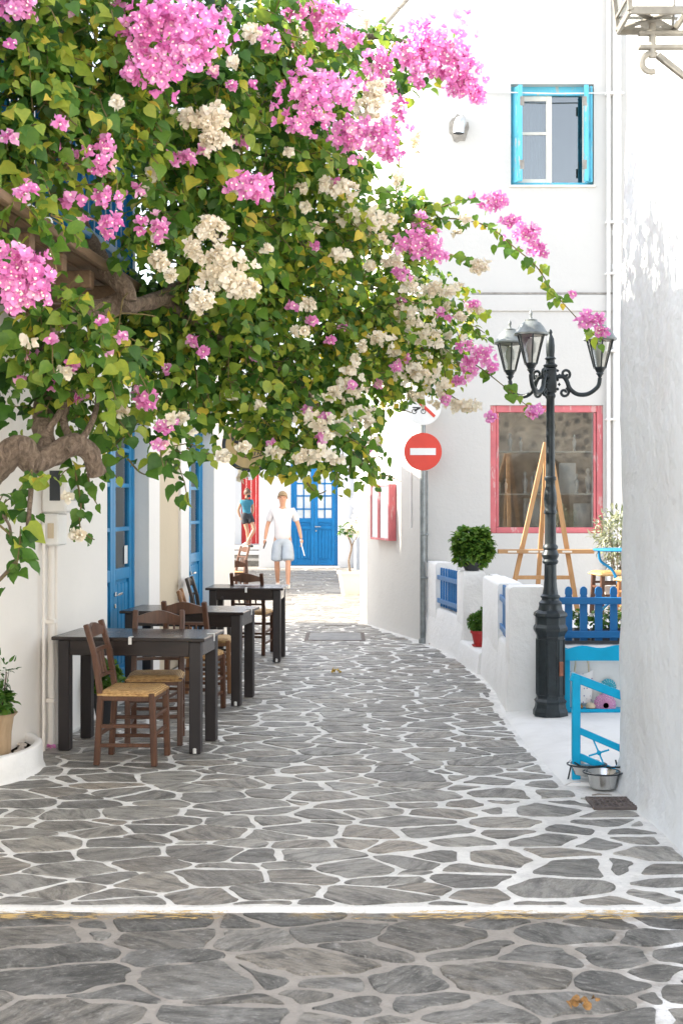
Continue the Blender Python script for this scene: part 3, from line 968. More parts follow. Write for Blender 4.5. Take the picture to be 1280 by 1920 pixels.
# electricity meter boxes and the pipe below them
mx_ = MB(); u = U(8.85)
mx_.span((.002, u - .16, 1.58), (.17, u + .14, 1.90), .012); mb_ = mx_.build('meter_box', MT['white_plain'], house)
mx_ = MB(); mx_.span((.168, u - .06, 1.66), (.176, u + .07, 1.86)); mx_.build('meter_window', MT['dark_glass'], mb_)
mx_ = MB(); mx_.span((.06, u - .168, 1.66), (.13, u - .158, 1.86)); mx_.build('side_window', MT['dark_in'], mb_)
mx_ = MB(); mx_.span((.002, u - .17, 1.36), (.12, u + .03, 1.575), .01); jb = mx_.build('junction_box', MT['white_plain'], house)
mx_ = MB(); mx_.span((.05, u - .178, 1.41), (.09, u - .168, 1.51)); mx_.build('latch', MT['beige'], jb)
mx_ = MB(); mx_.tube([(.04, u - .07, 0.0), (.04, u - .07, 1.37)], .024, 10); mx_.tube([(.035, u + .05, 0.0), (.035, u + .05, 1.6)], .018, 10); mx_.tube([(.03, u - .2, 0), (.03, u - .2, 1.5)], .012, 8)
pp = mx_.build('wall_pipe', MT['white_warm'], house, smooth=50)
for z in (.32, .85):
    mx_ = MB(); mx_.span((.0, u - .105, z - .014), (.07, u - .035, z + .014), .004); mx_.build('pipe_clip', MT['white_warm'], house)

# ------------------------------------------------------------------ tall house (centre right)
ta = Vector((.97, 15.3, 0)); tb = Vector((.255, 17.8, 0))
tall = thing('tall_house', 'tall two storey white house with turquoise shuttered window above a red shop window', 'house', ta)
sd = (tb - ta).normalized(); sl = (tb - ta).length
sn = Vector((-sd.y, sd.x, 0))             # outward normal of the side face
if sn.x > 0: sn = -sn
TOPF, TOPS = 8.3, 7.72
shop = (1.74 - .97, 3.06 - .97, 1.27, 2.77, 0.14)
upw = (1.98 - .97, 2.95 - .97, 5.35, 6.53, 0.17)
mb = MB()
mb.holes((0, 0, 0), (1, 0, 0), (0, -1, 0), 0, 7.0, 0, TOPF, [shop, upw])
mb.holes((0, 0, 0), sd, sn, 0, sl, 0, TOPS, [])
e = tb - ta
mb.add([e, e + Vector((1.0, 7, 0)), e + Vector((1.0, 7, TOPS)), e + Vector((0, 0, TOPS))], [[0, 1, 2, 3]])
mb.add([(0, 0, TOPS), e + Vector((0, 0, TOPS)), e + Vector((1.0, 7, TOPS)), (7, 9, TOPS), (7, 0, TOPS)], [[0, 1, 2, 3, 4]])
mb.add([(7, 0, 0), (7, 9, 0), (7, 9, TOPF), (7, 0, TOPF)], [[0, 1, 2, 3]])
mb.add([(.0, 0, TOPS), (.0, .3, TOPS), (.0, .3, TOPF), (.0, 0, TOPF)], [[0, 1, 2, 3]])
mb.add([(0, .3, TOPS), (7, .3, TOPS), (7, .3, TOPF), (0, .3, TOPF)], [[0, 1, 2, 3]])
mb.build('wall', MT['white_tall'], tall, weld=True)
mb = MB()
R = Matrix((sd, -sn, Vector((0, 0, 1)))).transposed()
for (a, b, z0, z1, t0, t1) in ((-.02, .85, 7.725, 7.88, -.05, .4), (.9, sl + .05, 7.725, 7.80, -.04, .35)):
    vs_, fs_ = chbox((b - a, t1 - t0, z1 - z0), .015)
    mb.add([R @ p + sd * (a + b) / 2 - sn * (t0 + t1) / 2 * 1 + Vector((0, 0, (z0 + z1) / 2)) for p in vs_], fs_)
mb.build('roof_slab', MT['cement'], tall, smooth=40)
mb = MB(); mb.span((.55, -.016, 4.07), (7, -.001, 4.09), 0); mb.build('wall_crack', MT['cement'], tall)
mb = MB(); mb.span((.35, -.022, 3.87), (7, -.001, 4.062), .006); mb.build('string_course', MT['white_tall'], tall)
# upper window: frame, sash, panes, shutters folded into the reveal
a, b, z0, z1, dp = upw
wf = MB()
wf.span((a, .10, z0), (a + .05, .16, z1)); wf.span((b - .05, .10, z0), (b, .16, z1)); wf.span((a + .05, .10, z1 - .10), (b - .05, .16, z1)); wf.span((a + .05, .10, z0), (b - .05, .16, z0 + .05))
win = wf.build('window', MT['shutter'], tall)
sa = MB()
xm = a + .43
for (p, q) in ((a + .09, a + .13), (xm, xm + .07)): sa.span((p, .125, z0 + .05), (q, .152, z1 - .10), .004)
for (p, q) in ((z0 + .05, z0 + .10), (z1 - .16, z1 - .10), (z0 + .62, z0 + .655)): sa.span((a + .13, .127, p), (xm, .150, q), .003)
sa.span((b - .11, .13, z0 + .05), (b - .06, .155, z1 - .10), .004)
sa.build('window_sash', MT['cream_wood'], win)
for (p, q, zz0, zz1) in ((a + .13, xm, z0 + .10, z0 + .62), (a + .13, xm, z0 + .655, z1 - .16), (xm + .07, b - .11, z0 + .05, z1 - .10)):
    pn = MB(); pn.span((p, .137, zz0), (q, .142, zz1)); pn.build('pane', MT['dark_glass'], win)
cu = MB()
V = []; F = []
nn_ = 40
for i in range(nn_ + 1):
    xx = a + .10 + (xm - a - .08) * i / nn_
    yy = .24 + .018 * math.sin(i * 1.25) + .008 * math.sin(i * 3.1)
    V += [(xx, yy, z0), (xx, yy, z1 - .08)]
for i in range(nn_): F.append([2 * i, 2 * i + 2, 2 * i + 3, 2 * i + 1])
cu.add(V, F); cu.build('curtain', MT['curtain'], win, smooth=80)
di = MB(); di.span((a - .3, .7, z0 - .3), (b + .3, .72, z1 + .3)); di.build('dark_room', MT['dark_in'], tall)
for s, xx in ((1, a), (-1, b)):
    sh = MB()
    x0_, x1_ = (xx + .004, xx + .034) if s > 0 else (xx - .034, xx - .004)
    lean = .10
    # the leaf stands almost square to the wall, a little open to the street
    sh.bar((xx + s * .02, .095, z0 + .03), (xx + s * .02, .095, z1 - .03), .05, .04, .004)
    sh.bar((xx + s * lean, -.06, z0 + .03), (xx + s * lean, -.06, z1 - .03), .05, .04, .004)
    sh.bar((xx + s * (lean * .55), .02, z0 + .03), (xx + s * (lean * .55), .02, z1 - .03), .02, .11, .003, side=(.16, .1, 0))
    for zz in (z0 + .06, (z0 + z1) / 2, z1 - .06):
        sh.bar((xx + s * .02, .09, zz), (xx + s * lean, -.055, zz), .05, .03, .003, side=(0, 0, 1))
    so = sh.build('shutter', MT['shutter'], win)
    hg = MB()
    for zz in (z0 + .22, z1 - .22): hg.box((xx + s * (lean + .02), -.075, zz), (.05, .012, .11), .002)
    hg.build('hinge', MT['cement'], win)
si = MB(); si.span((a - .02, -.025, z0 - .03), (b + .02, .10, z0 - .002), .006); si.build('window_sill', MT['cream_wood'], win)
# shop window
a, b, z0, z1, dp = shop
sf = MB()
for (p, q, c, d) in ((a, a + .07, z0, z1), (b - .07, b, z0, z1), (a + .07, b - .07, z1 - .08, z1), (a + .07, b - .07, z0, z0 + .07)):
    sf.span((p, .02, c), (q, .085, d), .006)
sf.span((a + .075, .045, z0 + .072), (a + .105, .08, z1 - .082), .003); sf.span((b - .105, .045, z0 + .072), (b - .075, .08, z1 - .082), .003)
swin = sf.build('shop_window', MT['red_frame'], tall)
pn = MB(); pn.span((a + .07, .06, z0 + .07), (b - .07, .066, z1 - .08)); pn.build('shop_pane', MT['shop_glass'], swin)
for zz in (1.72, 2.22):
    q = MB(); q.span((a + .06, .09, zz), (b - .06, .30, zz + .018)); q.build('glass_shelf', MT['cream_wood'], swin)
bx = MB()
bx.add([(a - .3, .52, z0 - .4), (b + .3, .52, z0 - .4), (b + .3, .52, z1 + .2), (a - .3, .52, z1 + .2)], [[0, 1, 2, 3]])
bx.add([(a - .3, .1, z0 - .4), (a - .3, 1.3, z0 - .4), (a - .3, 1.3, z1 + .2), (a - .3, .1, z1 + .2)], [[0, 1, 2, 3]])
bx.add([(b + .3, .1, z0 - .4), (b + .3, 1.3, z0 - .4), (b + .3, 1.3, z1 + .2), (b + .3, .1, z1 + .2)], [[0, 1, 2, 3]])
bx.add([(a - .3, .1, z1 + .2), (b + .3, .1, z1 + .2), (b + .3, 1.3, z1 + .2), (a - .3, 1.3, z1 + .2)], [[0, 1, 2, 3]])
bx.add([(a - .3, .1, z0 - .02), (b + .3, .1, z0 - .02), (b + .3, 1.3, z0 - .02), (a - .3, 1.3, z0 - .02)], [[0, 1, 2, 3]])
bx.build('shop_interior', MT['interior'], tall)
# chalk-white trinkets on the shelves (each one stands on its own)
SHOPX = lambda u: .97 + u
rt = random.Random(3)
def figurine(x, y, z, h, kind, lab):
    q = MB()
    if kind == 0:
        q.lathe([(.10 * h, 0), (.10 * h, .06 * h), (.06 * h, .1 * h), (.11 * h, .4 * h), (.13 * h, .6 * h), (.05 * h, .72 * h), (.04 * h, .78 * h), (.085 * h, .86 * h), (.07 * h, .95 * h), (.0, h)], n=10)
    elif kind == 1:
        q.box((0, 0, h * .4), (.5 * h, .25 * h, .8 * h), .01); q.prism([(-.3 * h, 0), (.3 * h, 0), (0, .22 * h)], (0, .13 * h, .79 * h), (1, 0, 0), (0, 0, 1), .26 * h)
    else:
        q.box((0, 0, h * .5), (.55 * h, .03, h), .004); q.box((0, -.02, h * .5), (.38 * h, .012, h * .75), .002)
    return tag(q.build('ornament', MT['white_plain'] if kind != 1 else MT['cream_wood'], smooth=50, loc=(x, y, z)), lab, 'ornament', 'ornaments in the shop window')
for (px, zz, h, kd, lab) in ((955, 2.24, .22, 0, 'taller pale figurine at the left of the upper shop shelf'), (975, 2.24, .17, 0, 'shorter pale figurine at the left of the upper shop shelf'), (1075, 2.24, .2, 0, 'lone pale figurine right of the lamp post on the upper shop shelf'),
        (932, 1.74, .15, 1, 'tiny gabled house ornament at the left end of the lower shop shelf'), (947, 1.74, .18, 0, 'pale figurine beside the tiny gabled house on the lower shop shelf'), (983, 1.74, .26, 0, 'taller of the two close standing figurines left of the easel'), (996, 1.74, .21, 0, 'shorter of the two close standing figurines left of the easel'),
        (1062, 1.74, .36, 2, 'framed white tile standing on the lower shop shelf right of the easel'), (1079, 1.74, .24, 0, 'pale figurine in front of the framed tile on the lower shop shelf'), (1101, 1.74, .30, 0, 'tall pale figurine at the right end of the lower shop shelf'), (1010, 1.74, .3, 1, 'large gabled house ornament behind the easel leg'),
        (930, 1.26, .1, 1, 'small gabled ornament on the floor of the shop window'), (1092, 1.26, .36, 2, 'framed tile on the floor of the shop window at the right'), (1000, 1.26, .42, 2, 'large framed tile on the floor of the shop window by the easel leg')):
    p = at(px, 900, 15.52)
    figurine(p.x, 15.50 if zz > 1.3 else 15.6, zz, h, kd, lab)
# vent elbow in a broken hole, rain pipes
v = at(860, 240, 15.3)
mb = MB()
pts = [(0.045 * math.cos(t) * (2.6 + 1.2 * mnoise.noise(Vector((math.cos(t) * 2, math.sin(t) * 2, 0)))), 0.06 * math.sin(t) * (2.6 + 1.3 * mnoise.noise(Vector((math.cos(t) * 2, 3, math.sin(t) * 2))))) for t in [2 * PI * i / 18 for i in range(18)]]
mb.prism(pts, (v.x - .97, -.001, v.z), (1, 0, 0), (0, 0, 1), .006)
mb.build('broken_plaster', MT['cement'], tall)
vt = thing('vent_pipe', 'short white elbow vent pipe poking out of a broken hole in the wall', 'vent', (v.x, 15.3, v.z))
mb = MB(); mb.tube(smooth_path([(.02, .05, .05), (.02, -.06, .055), (-.0, -.12, .03), (-.012, -.135, -.04), (-.018, -.135, -.10)], 3), [.066] * 13, 16, False); mb.build('elbow', MT['grey_pipe'], vt, smooth=50)
mb = MB(); mb.lathe([(.058, -.098), (.058, -.09)], (-.018, -.135, 0), 16); mb.build('pipe_mouth', MT['dark_in'], vt)
rp = thing('rain_pipe', 'white painted rain pipe running down the tall house beside the window', 'pipe', (3.11, 15.24, 0))
mb = MB(); mb.tube([(0, 0, .5), (0, 0, 8.2)], .022, 10); mb.build('thin_pipe', MT['pvc'], rp, smooth=50)
mb = MB(); mb.tube([(.10, .01, .5), (.10, .01, 8.25)], .05, 12); mb.build('pipe', MT['pvc'], rp, smooth=50)
for z in (2.6, 3.4, 4.3, 4.9, 6.4, 7.6):
    mb = MB(); mb.span((-.035, -.045, z - .012), (.165, .06, z + .012), .004); mb.build('pipe_bracket', MT['pvc'], rp)
for z in (4.35, 4.75):
    mb = MB(); mb.lathe([(.058, 0), (.058, .06)], (.10, .01, z), 12); mb.build('pipe_collar', MT['pvc'], rp, smooth=50)
mb = MB(); p0 = at(905, 172, 15.25); p1 = at(1170, 174, 15.25)
mb.tube([p0, (p0 + p1) / 2 + Vector((0, 0, -.015)), p1], .008, 6)
tag(mb.build('wire', MT['white_plain']), 'thin white clothes line strung across the upper window', 'wire')
# cables on the side face
for (px, y0_, y1_, rr) in ((713, 700, 905, .006), (738, 690, 905, .006), (772, 640, 990, .008)):
    t = ((px - 640) * 15.3 / FPX - .97) / ((tb.x - ta.x) - (px - 640) / FPX * (tb.y - ta.y))
    P = ta + (tb - ta) * t + sn * .012
    mb = MB(); mb.tube([(P.x, P.y, EYE - (y1_ - HZ) * P.y / FPX), (P.x, P.y, EYE - (y0_ - HZ) * P.y / FPX + 2.0)], rr, 6)
    tag(mb.build('cable', MT['pvc']), {713: 'thin cable dropping to the left edge of the red notice cabinet', 738: 'thin cable dropping to the right edge of the red notice cabinet', 772: 'white cable on the side wall just left of the road signs'}[px], 'cable', None)
# red framed notice cabinet on the side face
o = ta + sd * (.40 * sl)
cabw, cz0, cz1 = .30 * sl, 1.15, 1.86
nc = thing('notice_cabinet', 'shallow red framed glass notice cabinet on the white side wall', 'cabinet', (o.x, o.y, cz0))
def cslab(mb, a, b, c, d, t0, t1, bev=.004):
    R = Matrix((sd, Vector((0, 0, 1)), sn)).transposed()
    vs_, fs_ = chbox((b - a, d - c, t1 - t0), bev)
    ctr = sd * (a + b) / 2 + Vector((0, 0, (c + d) / 2)) + sn * (t0 + t1) / 2
    mb.add([R @ p + ctr for p in vs_], fs_)
hc = cz1 - cz0
mb = MB(); cslab(mb, 0, cabw, 0, hc, .002, .05); mb.build('cabinet_back', MT['red_frame'], nc)
for (p, q) in ((0, cabw * .55), (cabw * .56, cabw)):
    mb = MB()
    cslab(mb, p, p + .04, 0, hc, .05, .10); cslab(mb, q - .03, q, 0, hc, .05, .10); cslab(mb, p + .04, q - .03, hc - .03, hc, .05, .10); cslab(mb, p + .04, q - .03, 0, .03, .05, .10)
    d_ = mb.build('cabinet_door', MT['red_frame'], nc)
    mb = MB(); cslab(mb, p + .04, q - .03, .03, hc - .03, .085, .09, 0); mb.build('pane', MT['shop_glass'], d_)
mb = MB()
for (p, q, c, d) in ((.06, .22, .06, .64), (.25, .37, .06, .64), (.47, .62, .24, .66), (.5, .6, .06, .2)): cslab(mb, p, min(q, cabw - .06), c, d, .052, .056, 0)
mb.build('pinned_papers', MT['sign_white'], nc)

# ------------------------------------------------------------------ terrace, garden wall, railings
mb = MB(); mb.add([(1.45, 10.35, .5), (6, 10.35, .5), (6, 15.29, .5), (1.1, 15.29, .5), (1.30, 13.6, .5), (1.5, 12.4, .5)], [[0, 1, 2, 3, 4, 5]])
tag(mb.build('terrace', MT['white_paint']), 'raised white terrace in front of the shop window', 'terrace', kind='structure')
def gx(y):
    pts = [(10.17, 1.31), (11.35, 1.365), (12.45, 1.35), (13.5, 1.26), (14.4, 1.15), (15.2, .985), (15.3, .97)]
    for (a, b), (c, d) in zip(pts, pts[1:]):
        if a <= y <= c: return b + (d - b) * (y - a) / (c - a)
    return pts[0][1] if y < 10.17 else pts[-1][1]
gw = thing('garden_wall', 'low curved white garden wall with square piers beside the lane', 'wall', (1.3, 12.5, 0))
def gwseg(name, y0, y1, z0, z1, th=.22, off=0.0):
    n_ = max(2, int((y1 - y0) / .12))
    V, F = [], []
    b = .025
    prof = [(0, z0), (0, z1 - b), (b * .4, z1 - b * .35), (b, z1), (th - b, z1), (th, z1 - b), (th, z0)]
    for i in range(n_ + 1):
        y = y0 + (y1 - y0) * i / n_
        for (t, z) in prof:
            q = Vector((y * 2.5, z * 2.5, t * 9 + off))
            d = .007 * mnoise.noise(q) + .004 * mnoise.noise(q * 4)
            fl = -.03 * max(0, 1 - z / .12) if t == 0 else 0
            V.append((gx(y) + off + t + d + fl - 1.3, y - 12.5 + (.006 * mnoise.noise(q * 3) if i in (0, n_) else 0), z + d * .5))
    k = len(prof)
    for i in range(n_):
        for j in range(k - 1): F.append([i * k + j, i * k + j + 1, (i + 1) * k + j + 1, (i + 1) * k + j])
    F.append(list(range(k))); F.append([n_ * k + j for j in range(k)][::-1])
    mb = MB(); mb.add(V, F)
    return mb.build(name, MT['white_wall_low'], gw, smooth=50)
gwseg('wall_base', 13.55, 15.28, -.02, .44)
gwseg('wall_base', 12.46, 13.545, -.02, .21, .40, -.035)
gwseg('wall_base', 10.17, 12.455, -.02, .48)
for (a, b, t) in ((14.78, 15.27, .95), (13.5, 13.80, .92), (11.35, 12.46, .94), (10.165, 10.52, .985)):
    gwseg('pier', a, b, .2, t, .235 if a > 11 else .30, -.006)
mb = MB()
for y0_, y1_ in ((12.46, 13.5),):
    pass
mb.span((1.52 - 1.3, 12.44 - 12.5, 0), (1.6 - 1.3, 13.52 - 12.5, .9)); mb.build('niche_back', MT['white_wall_low'], gw)
# front run of the garden wall under the picket fence
def front_run():
    V, F = [], []
    n_ = 28
    prof = [(0, -.02), (0, .50), (.02, .525), (.2, .525), (.22, .50)]
    for i in range(n_ + 1):
        x = 1.56 + (4.6 - 1.56) * i / n_
        for (t, z) in prof:
            q = Vector((x * 2.3, z * 2.3, t * 7)); d = .012 * mnoise.noise(q) + .004 * mnoise.noise(q * 4)
            V.append((x - 1.3, 10.2 + t + d - 12.5, z + .5 * d))
    k = len(prof)
    for i in range(n_):
        for j in range(k - 1): F.append([i * k + j, i * k + j + 1, (i + 1) * k + j + 1, (i + 1) * k + j])
    F.append(list(range(k)))
    mb = MB(); mb.add(V, F); mb.build('front_wall', MT['white_wall_low'], gw, smooth=50)
front_run()

def railing(y0, y1, n_, z0, z1, lab):
    t = thing('railing', lab, 'railing', (gx((y0 + y1) / 2) + .12, (y0 + y1) / 2, z0), group='blue railings set in the garden wall')
    yc = (y0 + y1) / 2
    P = lambda y, off=0.035: Vector((gx(y) + off - gx(yc) - .12, y - yc, 0))
    for zz in (.07, z1 - z0 - .11):
        mb = MB(); mb.bar(P(y0) + Vector((-.02, 0, zz)), P(y1) + Vector((-.02, 0, zz)), .05, .022, .003, side=(0, 0, 1)); mb.build('rail', MT['fence_blue'], t)
    for i in range(n_):
        y = y0 + (y1 - y0) * (i + .5) / n_
        mb = MB(); mb.box(P(y) + Vector((.005, 0, (z1 - z0) / 2)), (.022, .055, z1 - z0), .004); mb.build('slat', MT['fence_blue'], t)
    return t
railing(13.81, 14.77, 10, .46, .90, 'blue slatted railing in the wall opening nearest the grey sign post')
railing(10.53, 11.34, 8, .50, .93, 'blue slatted railing in the wall opening next to the lamp post')
# frontal picket fence
pf = thing('picket_fence', 'blue picket fence with rounded picket tops behind the lamp post', 'fence', (2.2, 10.31, .535))
fx0 = at(1027, 1100, 10.3).x - 2.2
for zz in (.07, .335):
    mb = MB(); mb.span((fx0, -.03, zz - .028), (fx0 + 2.2, -.005, zz + .028), .005); mb.build('fence_rail', MT['fence_blue'], pf)
hw = .029
top = [(-hw, 0), (hw, 0), (hw, .36), (hw * .78, .375), (hw, .39)] + [(hw * math.cos(t), .41 + hw * 1.25 * math.sin(t)) for t in [PI * i / 8 for i in range(1, 8)]] + [(-hw, .39), (-hw * .78, .375), (-hw, .36)]
pm = None
for i in range(18):
    if pm is None:
        mb = MB(); mb.prism(top, (0, 0, 0), (1, 0, 0), (0, 0, 1), -.02); o_ = mb.build('picket', MT['fence_blue'], pf); pm = o_.data
    else: o_ = link_mesh('picket', pm, None, pf)
    o_.location = (fx0 + .045 + i * .1185, 0.002, 0.0)
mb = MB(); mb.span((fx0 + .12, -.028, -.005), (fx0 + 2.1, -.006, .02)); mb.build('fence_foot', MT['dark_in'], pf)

# ------------------------------------------------------------------ far houses
far = thing('far_house', 'pale white house at the end of the lane with a tall bright blue double door', 'house', (-2.0, 31.7, 0))
dz = (at(545, 1000, 31.7).x + 2.0, at(633, 1000, 31.7).x + 2.0, 0.05, 2.55, .18)
mb = MB()
mb.holes((0, 0, 0), (1, 0, 0), (0, -1, 0), 0, 3.2, 0, 5.2, [dz])
mb.add([(0, 0, 0), (0, 3.0, 0), (0, 3.0, 5.2), (0, 0, 5.2)], [[0, 1, 2, 3]])
mb.add([(0, 0, 5.2), (3.2, 0, 5.2), (3.2, 6, 5.2), (0, 6, 5.2)], [[0, 1, 2, 3]])
mb.add([(dz[0] - .3, .8, 0), (dz[1] + .3, .8, 0), (dz[1] + .3, .8, 3), (dz[0] - .3, .8, 3)], [[0, 1, 2, 3]])
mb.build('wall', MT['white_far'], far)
mb = MB(); mb.span((dz[0] - .05, -.12, 0), (dz[1] + .05, .2, .048), .01); mb.build('door_step', MT['white_paint'], far)
blue_door(far, 'blue_door', (dz[0], .12, 0), (1, 0, 0), (0, -1, 0), dz[1] - dz[0], .055, dz[3], MT['blue'], MT['blue'], MT['frost'], [1.16, 1.43, 1.75, 2.05], 2, [.98], True)
# sunlit wall stepping forward at its right
rw = thing('white_house', 'narrow sunlit white wall behind the potted plant at the far end', 'house', (.36, 29, 0))
mb = MB()
mb.add([(-.06, 2.69, 0), (.06, -3.2, 0), (.06, -3.2, 4.2), (-.06, 2.69, 4.2)], [[0, 1, 2, 3]])
mb.add([(.06, -3.2, 0), (4, -3.2, 0), (4, -3.2, 4.2), (.06, -3.2, 4.2)], [[0, 1, 2, 3]])
mb.add([(-.06, 2.69, 4.2), (.06, -3.2, 4.2), (4, -3.2, 4.2), (4, 2.69, 4.2)], [[0, 1, 2, 3]])
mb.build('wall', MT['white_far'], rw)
# far left: steps, house with red doorway
mb = MB(); mb.span((-9, 32.3, -.02), (-1.9, 34, .15)); tag(mb.build('lower_step', MT['slate_dk']), 'low grey step across the far lane', 'step', kind='structure')
mb = MB(); mb.span((-9, 34, -.02), (-1.9, 60, .30)); tag(mb.build('upper_step', MT['cement']), 'upper paved step before the red doorway', 'step', kind='structure')
mb = MB(); mb.span((-9, 33.96, .22), (-1.92, 34.04, .315), .01); tag(mb.build('step_edge', MT['white_paint']), 'white painted edge of the far step', 'step', kind='structure')
rh = thing('white_house', 'far white house with a tall red double doorway where a person leans', 'house', (-3.0, 39.4, .3))
x0_ = at(452, 900, 39.4).x + 3.0; x1_ = at(498, 900, 39.4).x + 3.0
rd = (x0_, x1_, .02, 2.3, .2)
mb = MB(); mb.holes((0, 0, 0), (1, 0, 0), (0, -1, 0), -3, 3.5, 0, 5.5, [rd]); mb.build('wall', MT['white_far'], rh)
n_ = 5
for i in range(n_):
    a = rd[0] + (rd[1] - rd[0]) * i / n_
    mb = MB(); mb.span((a + .004, .14, .02), (a + (rd[1] - rd[0]) / n_ - .004, .19 - .02 * (i % 2), 2.3), .006); mb.build('door_board', MT['red_door'], rh)
mb = MB(); mb.span((x0_ + .2, .12, 1.95), (x0_ + .33, .138, 2.2)); mb.build('door_pane', MT['frost'], rh)
# beyond the first house: an unseen added block and the far-left house hold the shade
ex = thing('white_house', 'unseen low white block added beyond the left house to cast shade', 'house', (-1.75, 17.2, 0))
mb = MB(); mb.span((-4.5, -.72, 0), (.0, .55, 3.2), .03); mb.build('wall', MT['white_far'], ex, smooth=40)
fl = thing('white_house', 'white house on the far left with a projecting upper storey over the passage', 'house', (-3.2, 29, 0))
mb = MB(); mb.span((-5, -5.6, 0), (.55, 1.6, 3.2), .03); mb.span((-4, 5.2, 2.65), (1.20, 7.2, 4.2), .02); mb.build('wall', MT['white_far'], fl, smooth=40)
mb = MB(); mb.span((.551, -2.2, 1.65), (.57, -1.9, 2.1)); mb.build('window', MT['dark_glass'], fl)
# ------------------------------------------------------------------ street lamp
lp = gpt(1031, 1349)
lamp = thing('street_lamp', 'black cast iron lamp post with three arms and glass lanterns', 'street lamp', (lp.x, lp.y, .035))
IR = MT['iron']
def oct_(r): return r / math.cos(PI / 8)
mb = MB()
prof = [(oct_(.125), 0), (oct_(.125), .03), (oct_(.112), .06), (oct_(.108), .09), (oct_(.116), .11), (oct_(.100), .13), (oct_(.100), .60), (oct_(.108), .62), (oct_(.122), .645), (oct_(.122), .665), (oct_(.108), .69), (oct_(.108), .74), (oct_(.122), .755), (oct_(.118), .775), (.09, .80)]
mb.lathe(prof, n=8, phase=PI / 8)
base = mb.build('pedestal', IR, lamp)
for i in range(8):                       # framed panels on the eight sides
    a = i * PI / 4
    c, s = math.cos(a), math.sin(a)
    mb = MB()
    R = Matrix.Rotation(a, 3, 'Z')
    for (yy, zz, sy_, sz_) in ((-.031, .365, .007, .42), (.031, .365, .007, .42), (0, .575, .069, .007), (0, .155, .069, .007)):
        mb.box(R @ Vector((.101, yy, zz)), (.010, sy_, sz_), .002, rot=R)
    mb.build('pedestal_panel', IR, base)
mb = MB()
prof = [(.10, .765), (.092, .80), (.085, .83), (.088, .85), (.068, .87), (.066, .885), (.075, .892), (.075, .902), (.060, .915), (.052, .96), (.047, 1.02), (.045, 1.14), (.058, 1.15), (.062, 1.165), (.052, 1.18), (.062, 1.20), (.066, 1.215), (.056, 1.235), (.050, 1.25), (.058, 1.265), (.056, 1.28), (.044, 1.295), (.042, 1.52), (.050, 1.53), (.050, 1.545), (.042, 1.56), (.047, 1.60), (.050, 1.64), (.045, 1.69), (.038, 1.73), (.036, 1.77), (.044, 1.785), (.044, 1.80), (.036, 1.81), (.033, 2.0), (.031, 2.395), (.040, 2.41), (.040, 2.425), (.032, 2.44)]
mb.lathe(prof, n=24)
mb.build('shaft', IR, lamp, smooth=35)
mb = MB()
mb.box((0, 0, 2.535), (.085, .085, .20), .012)
mb.lathe([(.05, 2.635), (.055, 2.65), (.035, 2.665), (.033, 2.69), (.045, 2.70), (.030, 2.715), (.033, 2.75), (.034, 2.80), (.028, 2.85), (.016, 2.875), (.012, 2.885), (.017, 2.9), (.012, 2.915), (.0, 2.925)], n=16)
mb.build('finial_head', IR, lamp, smooth=40)
ml = MB(); ml.box((.066, -.096, .36), (.035, .012, .11), .004, rot=Matrix.Rotation(PI / 8, 3, 'Z')); ml.build('inspection_plate', plain('rusty_plate', (.25, .09, .05), .7, 0, .3, 20), lamp)
def lantern(parent, c, scale=1.0, name='lantern'):
    """six sided lantern hanging in the air around c (its foot)"""
    c = Vector(c); s = scale
    q = MB(); q.lathe([(.010 * s, -.02 * s), (.020 * s, 0), (.030 * s, .01 * s), (.026 * s, .02 * s), (.040 * s, .045 * s), (.047 * s, .055 * s)], c, 12)
    lo, hi, z0, z1 = .046 * s, .104 * s, .055 * s, .27 * s
    for i in range(6):
        a, b = PI / 3 * i + PI / 6, PI / 3 * (i + 1) + PI / 6
        P = lambda r, t, z: c + Vector((r * math.cos(t), r * math.sin(t), z))
        q.bar(P(lo, a, z0), P(hi, a, z1), .010 * s, .010 * s)
        q.bar(P(lo, a, z0), P(lo, b, z0), .010 * s, .010 * s)
        q.bar(P(hi, a, z1), P(hi, b, z1), .013 * s, .013 * s)
    la = q.build(name, IR, parent, smooth=40)
    for i in range(6):
        a, b = PI / 3 * i + PI / 6, PI / 3 * (i + 1) + PI / 6
        g = MB(); g.add([P(lo * .97, a, z0), P(lo * .97, b, z0), P(hi * .97, b, z1), P(hi * .97, a, z1)], [[0, 1, 2, 3]])
        g.build('pane', MT['lamp_glass'], la)
    q = MB(); q.lathe([(.126 * s, .265 * s), (.128 * s, .277 * s), (.108 * s, .30 * s), (.094 * s, .325 * s), (.07 * s, .355 * s), (.047 * s, .367 * s), (.047 * s, .378 * s), (.034 * s, .382 * s), (.012 * s, .388 * s), (.008 * s, .405 * s), (.013 * s, .418 * s), (.013 * s, .432 * s), (.004 * s, .448 * s), (.0, .455 * s)], c, 12, phase=PI / 12)
    q.build('lantern_cap', MT['iron_cap'], la, smooth=35)
    q = MB(); q.lathe([(.018 * s, .06 * s), (.018 * s, .12 * s), (.036 * s, .15 * s), (.038 * s, .20 * s), (.02 * s, .235 * s), (.0, .245 * s)], c, 12); q.build('bulb', MT['frost'], la, smooth=50)
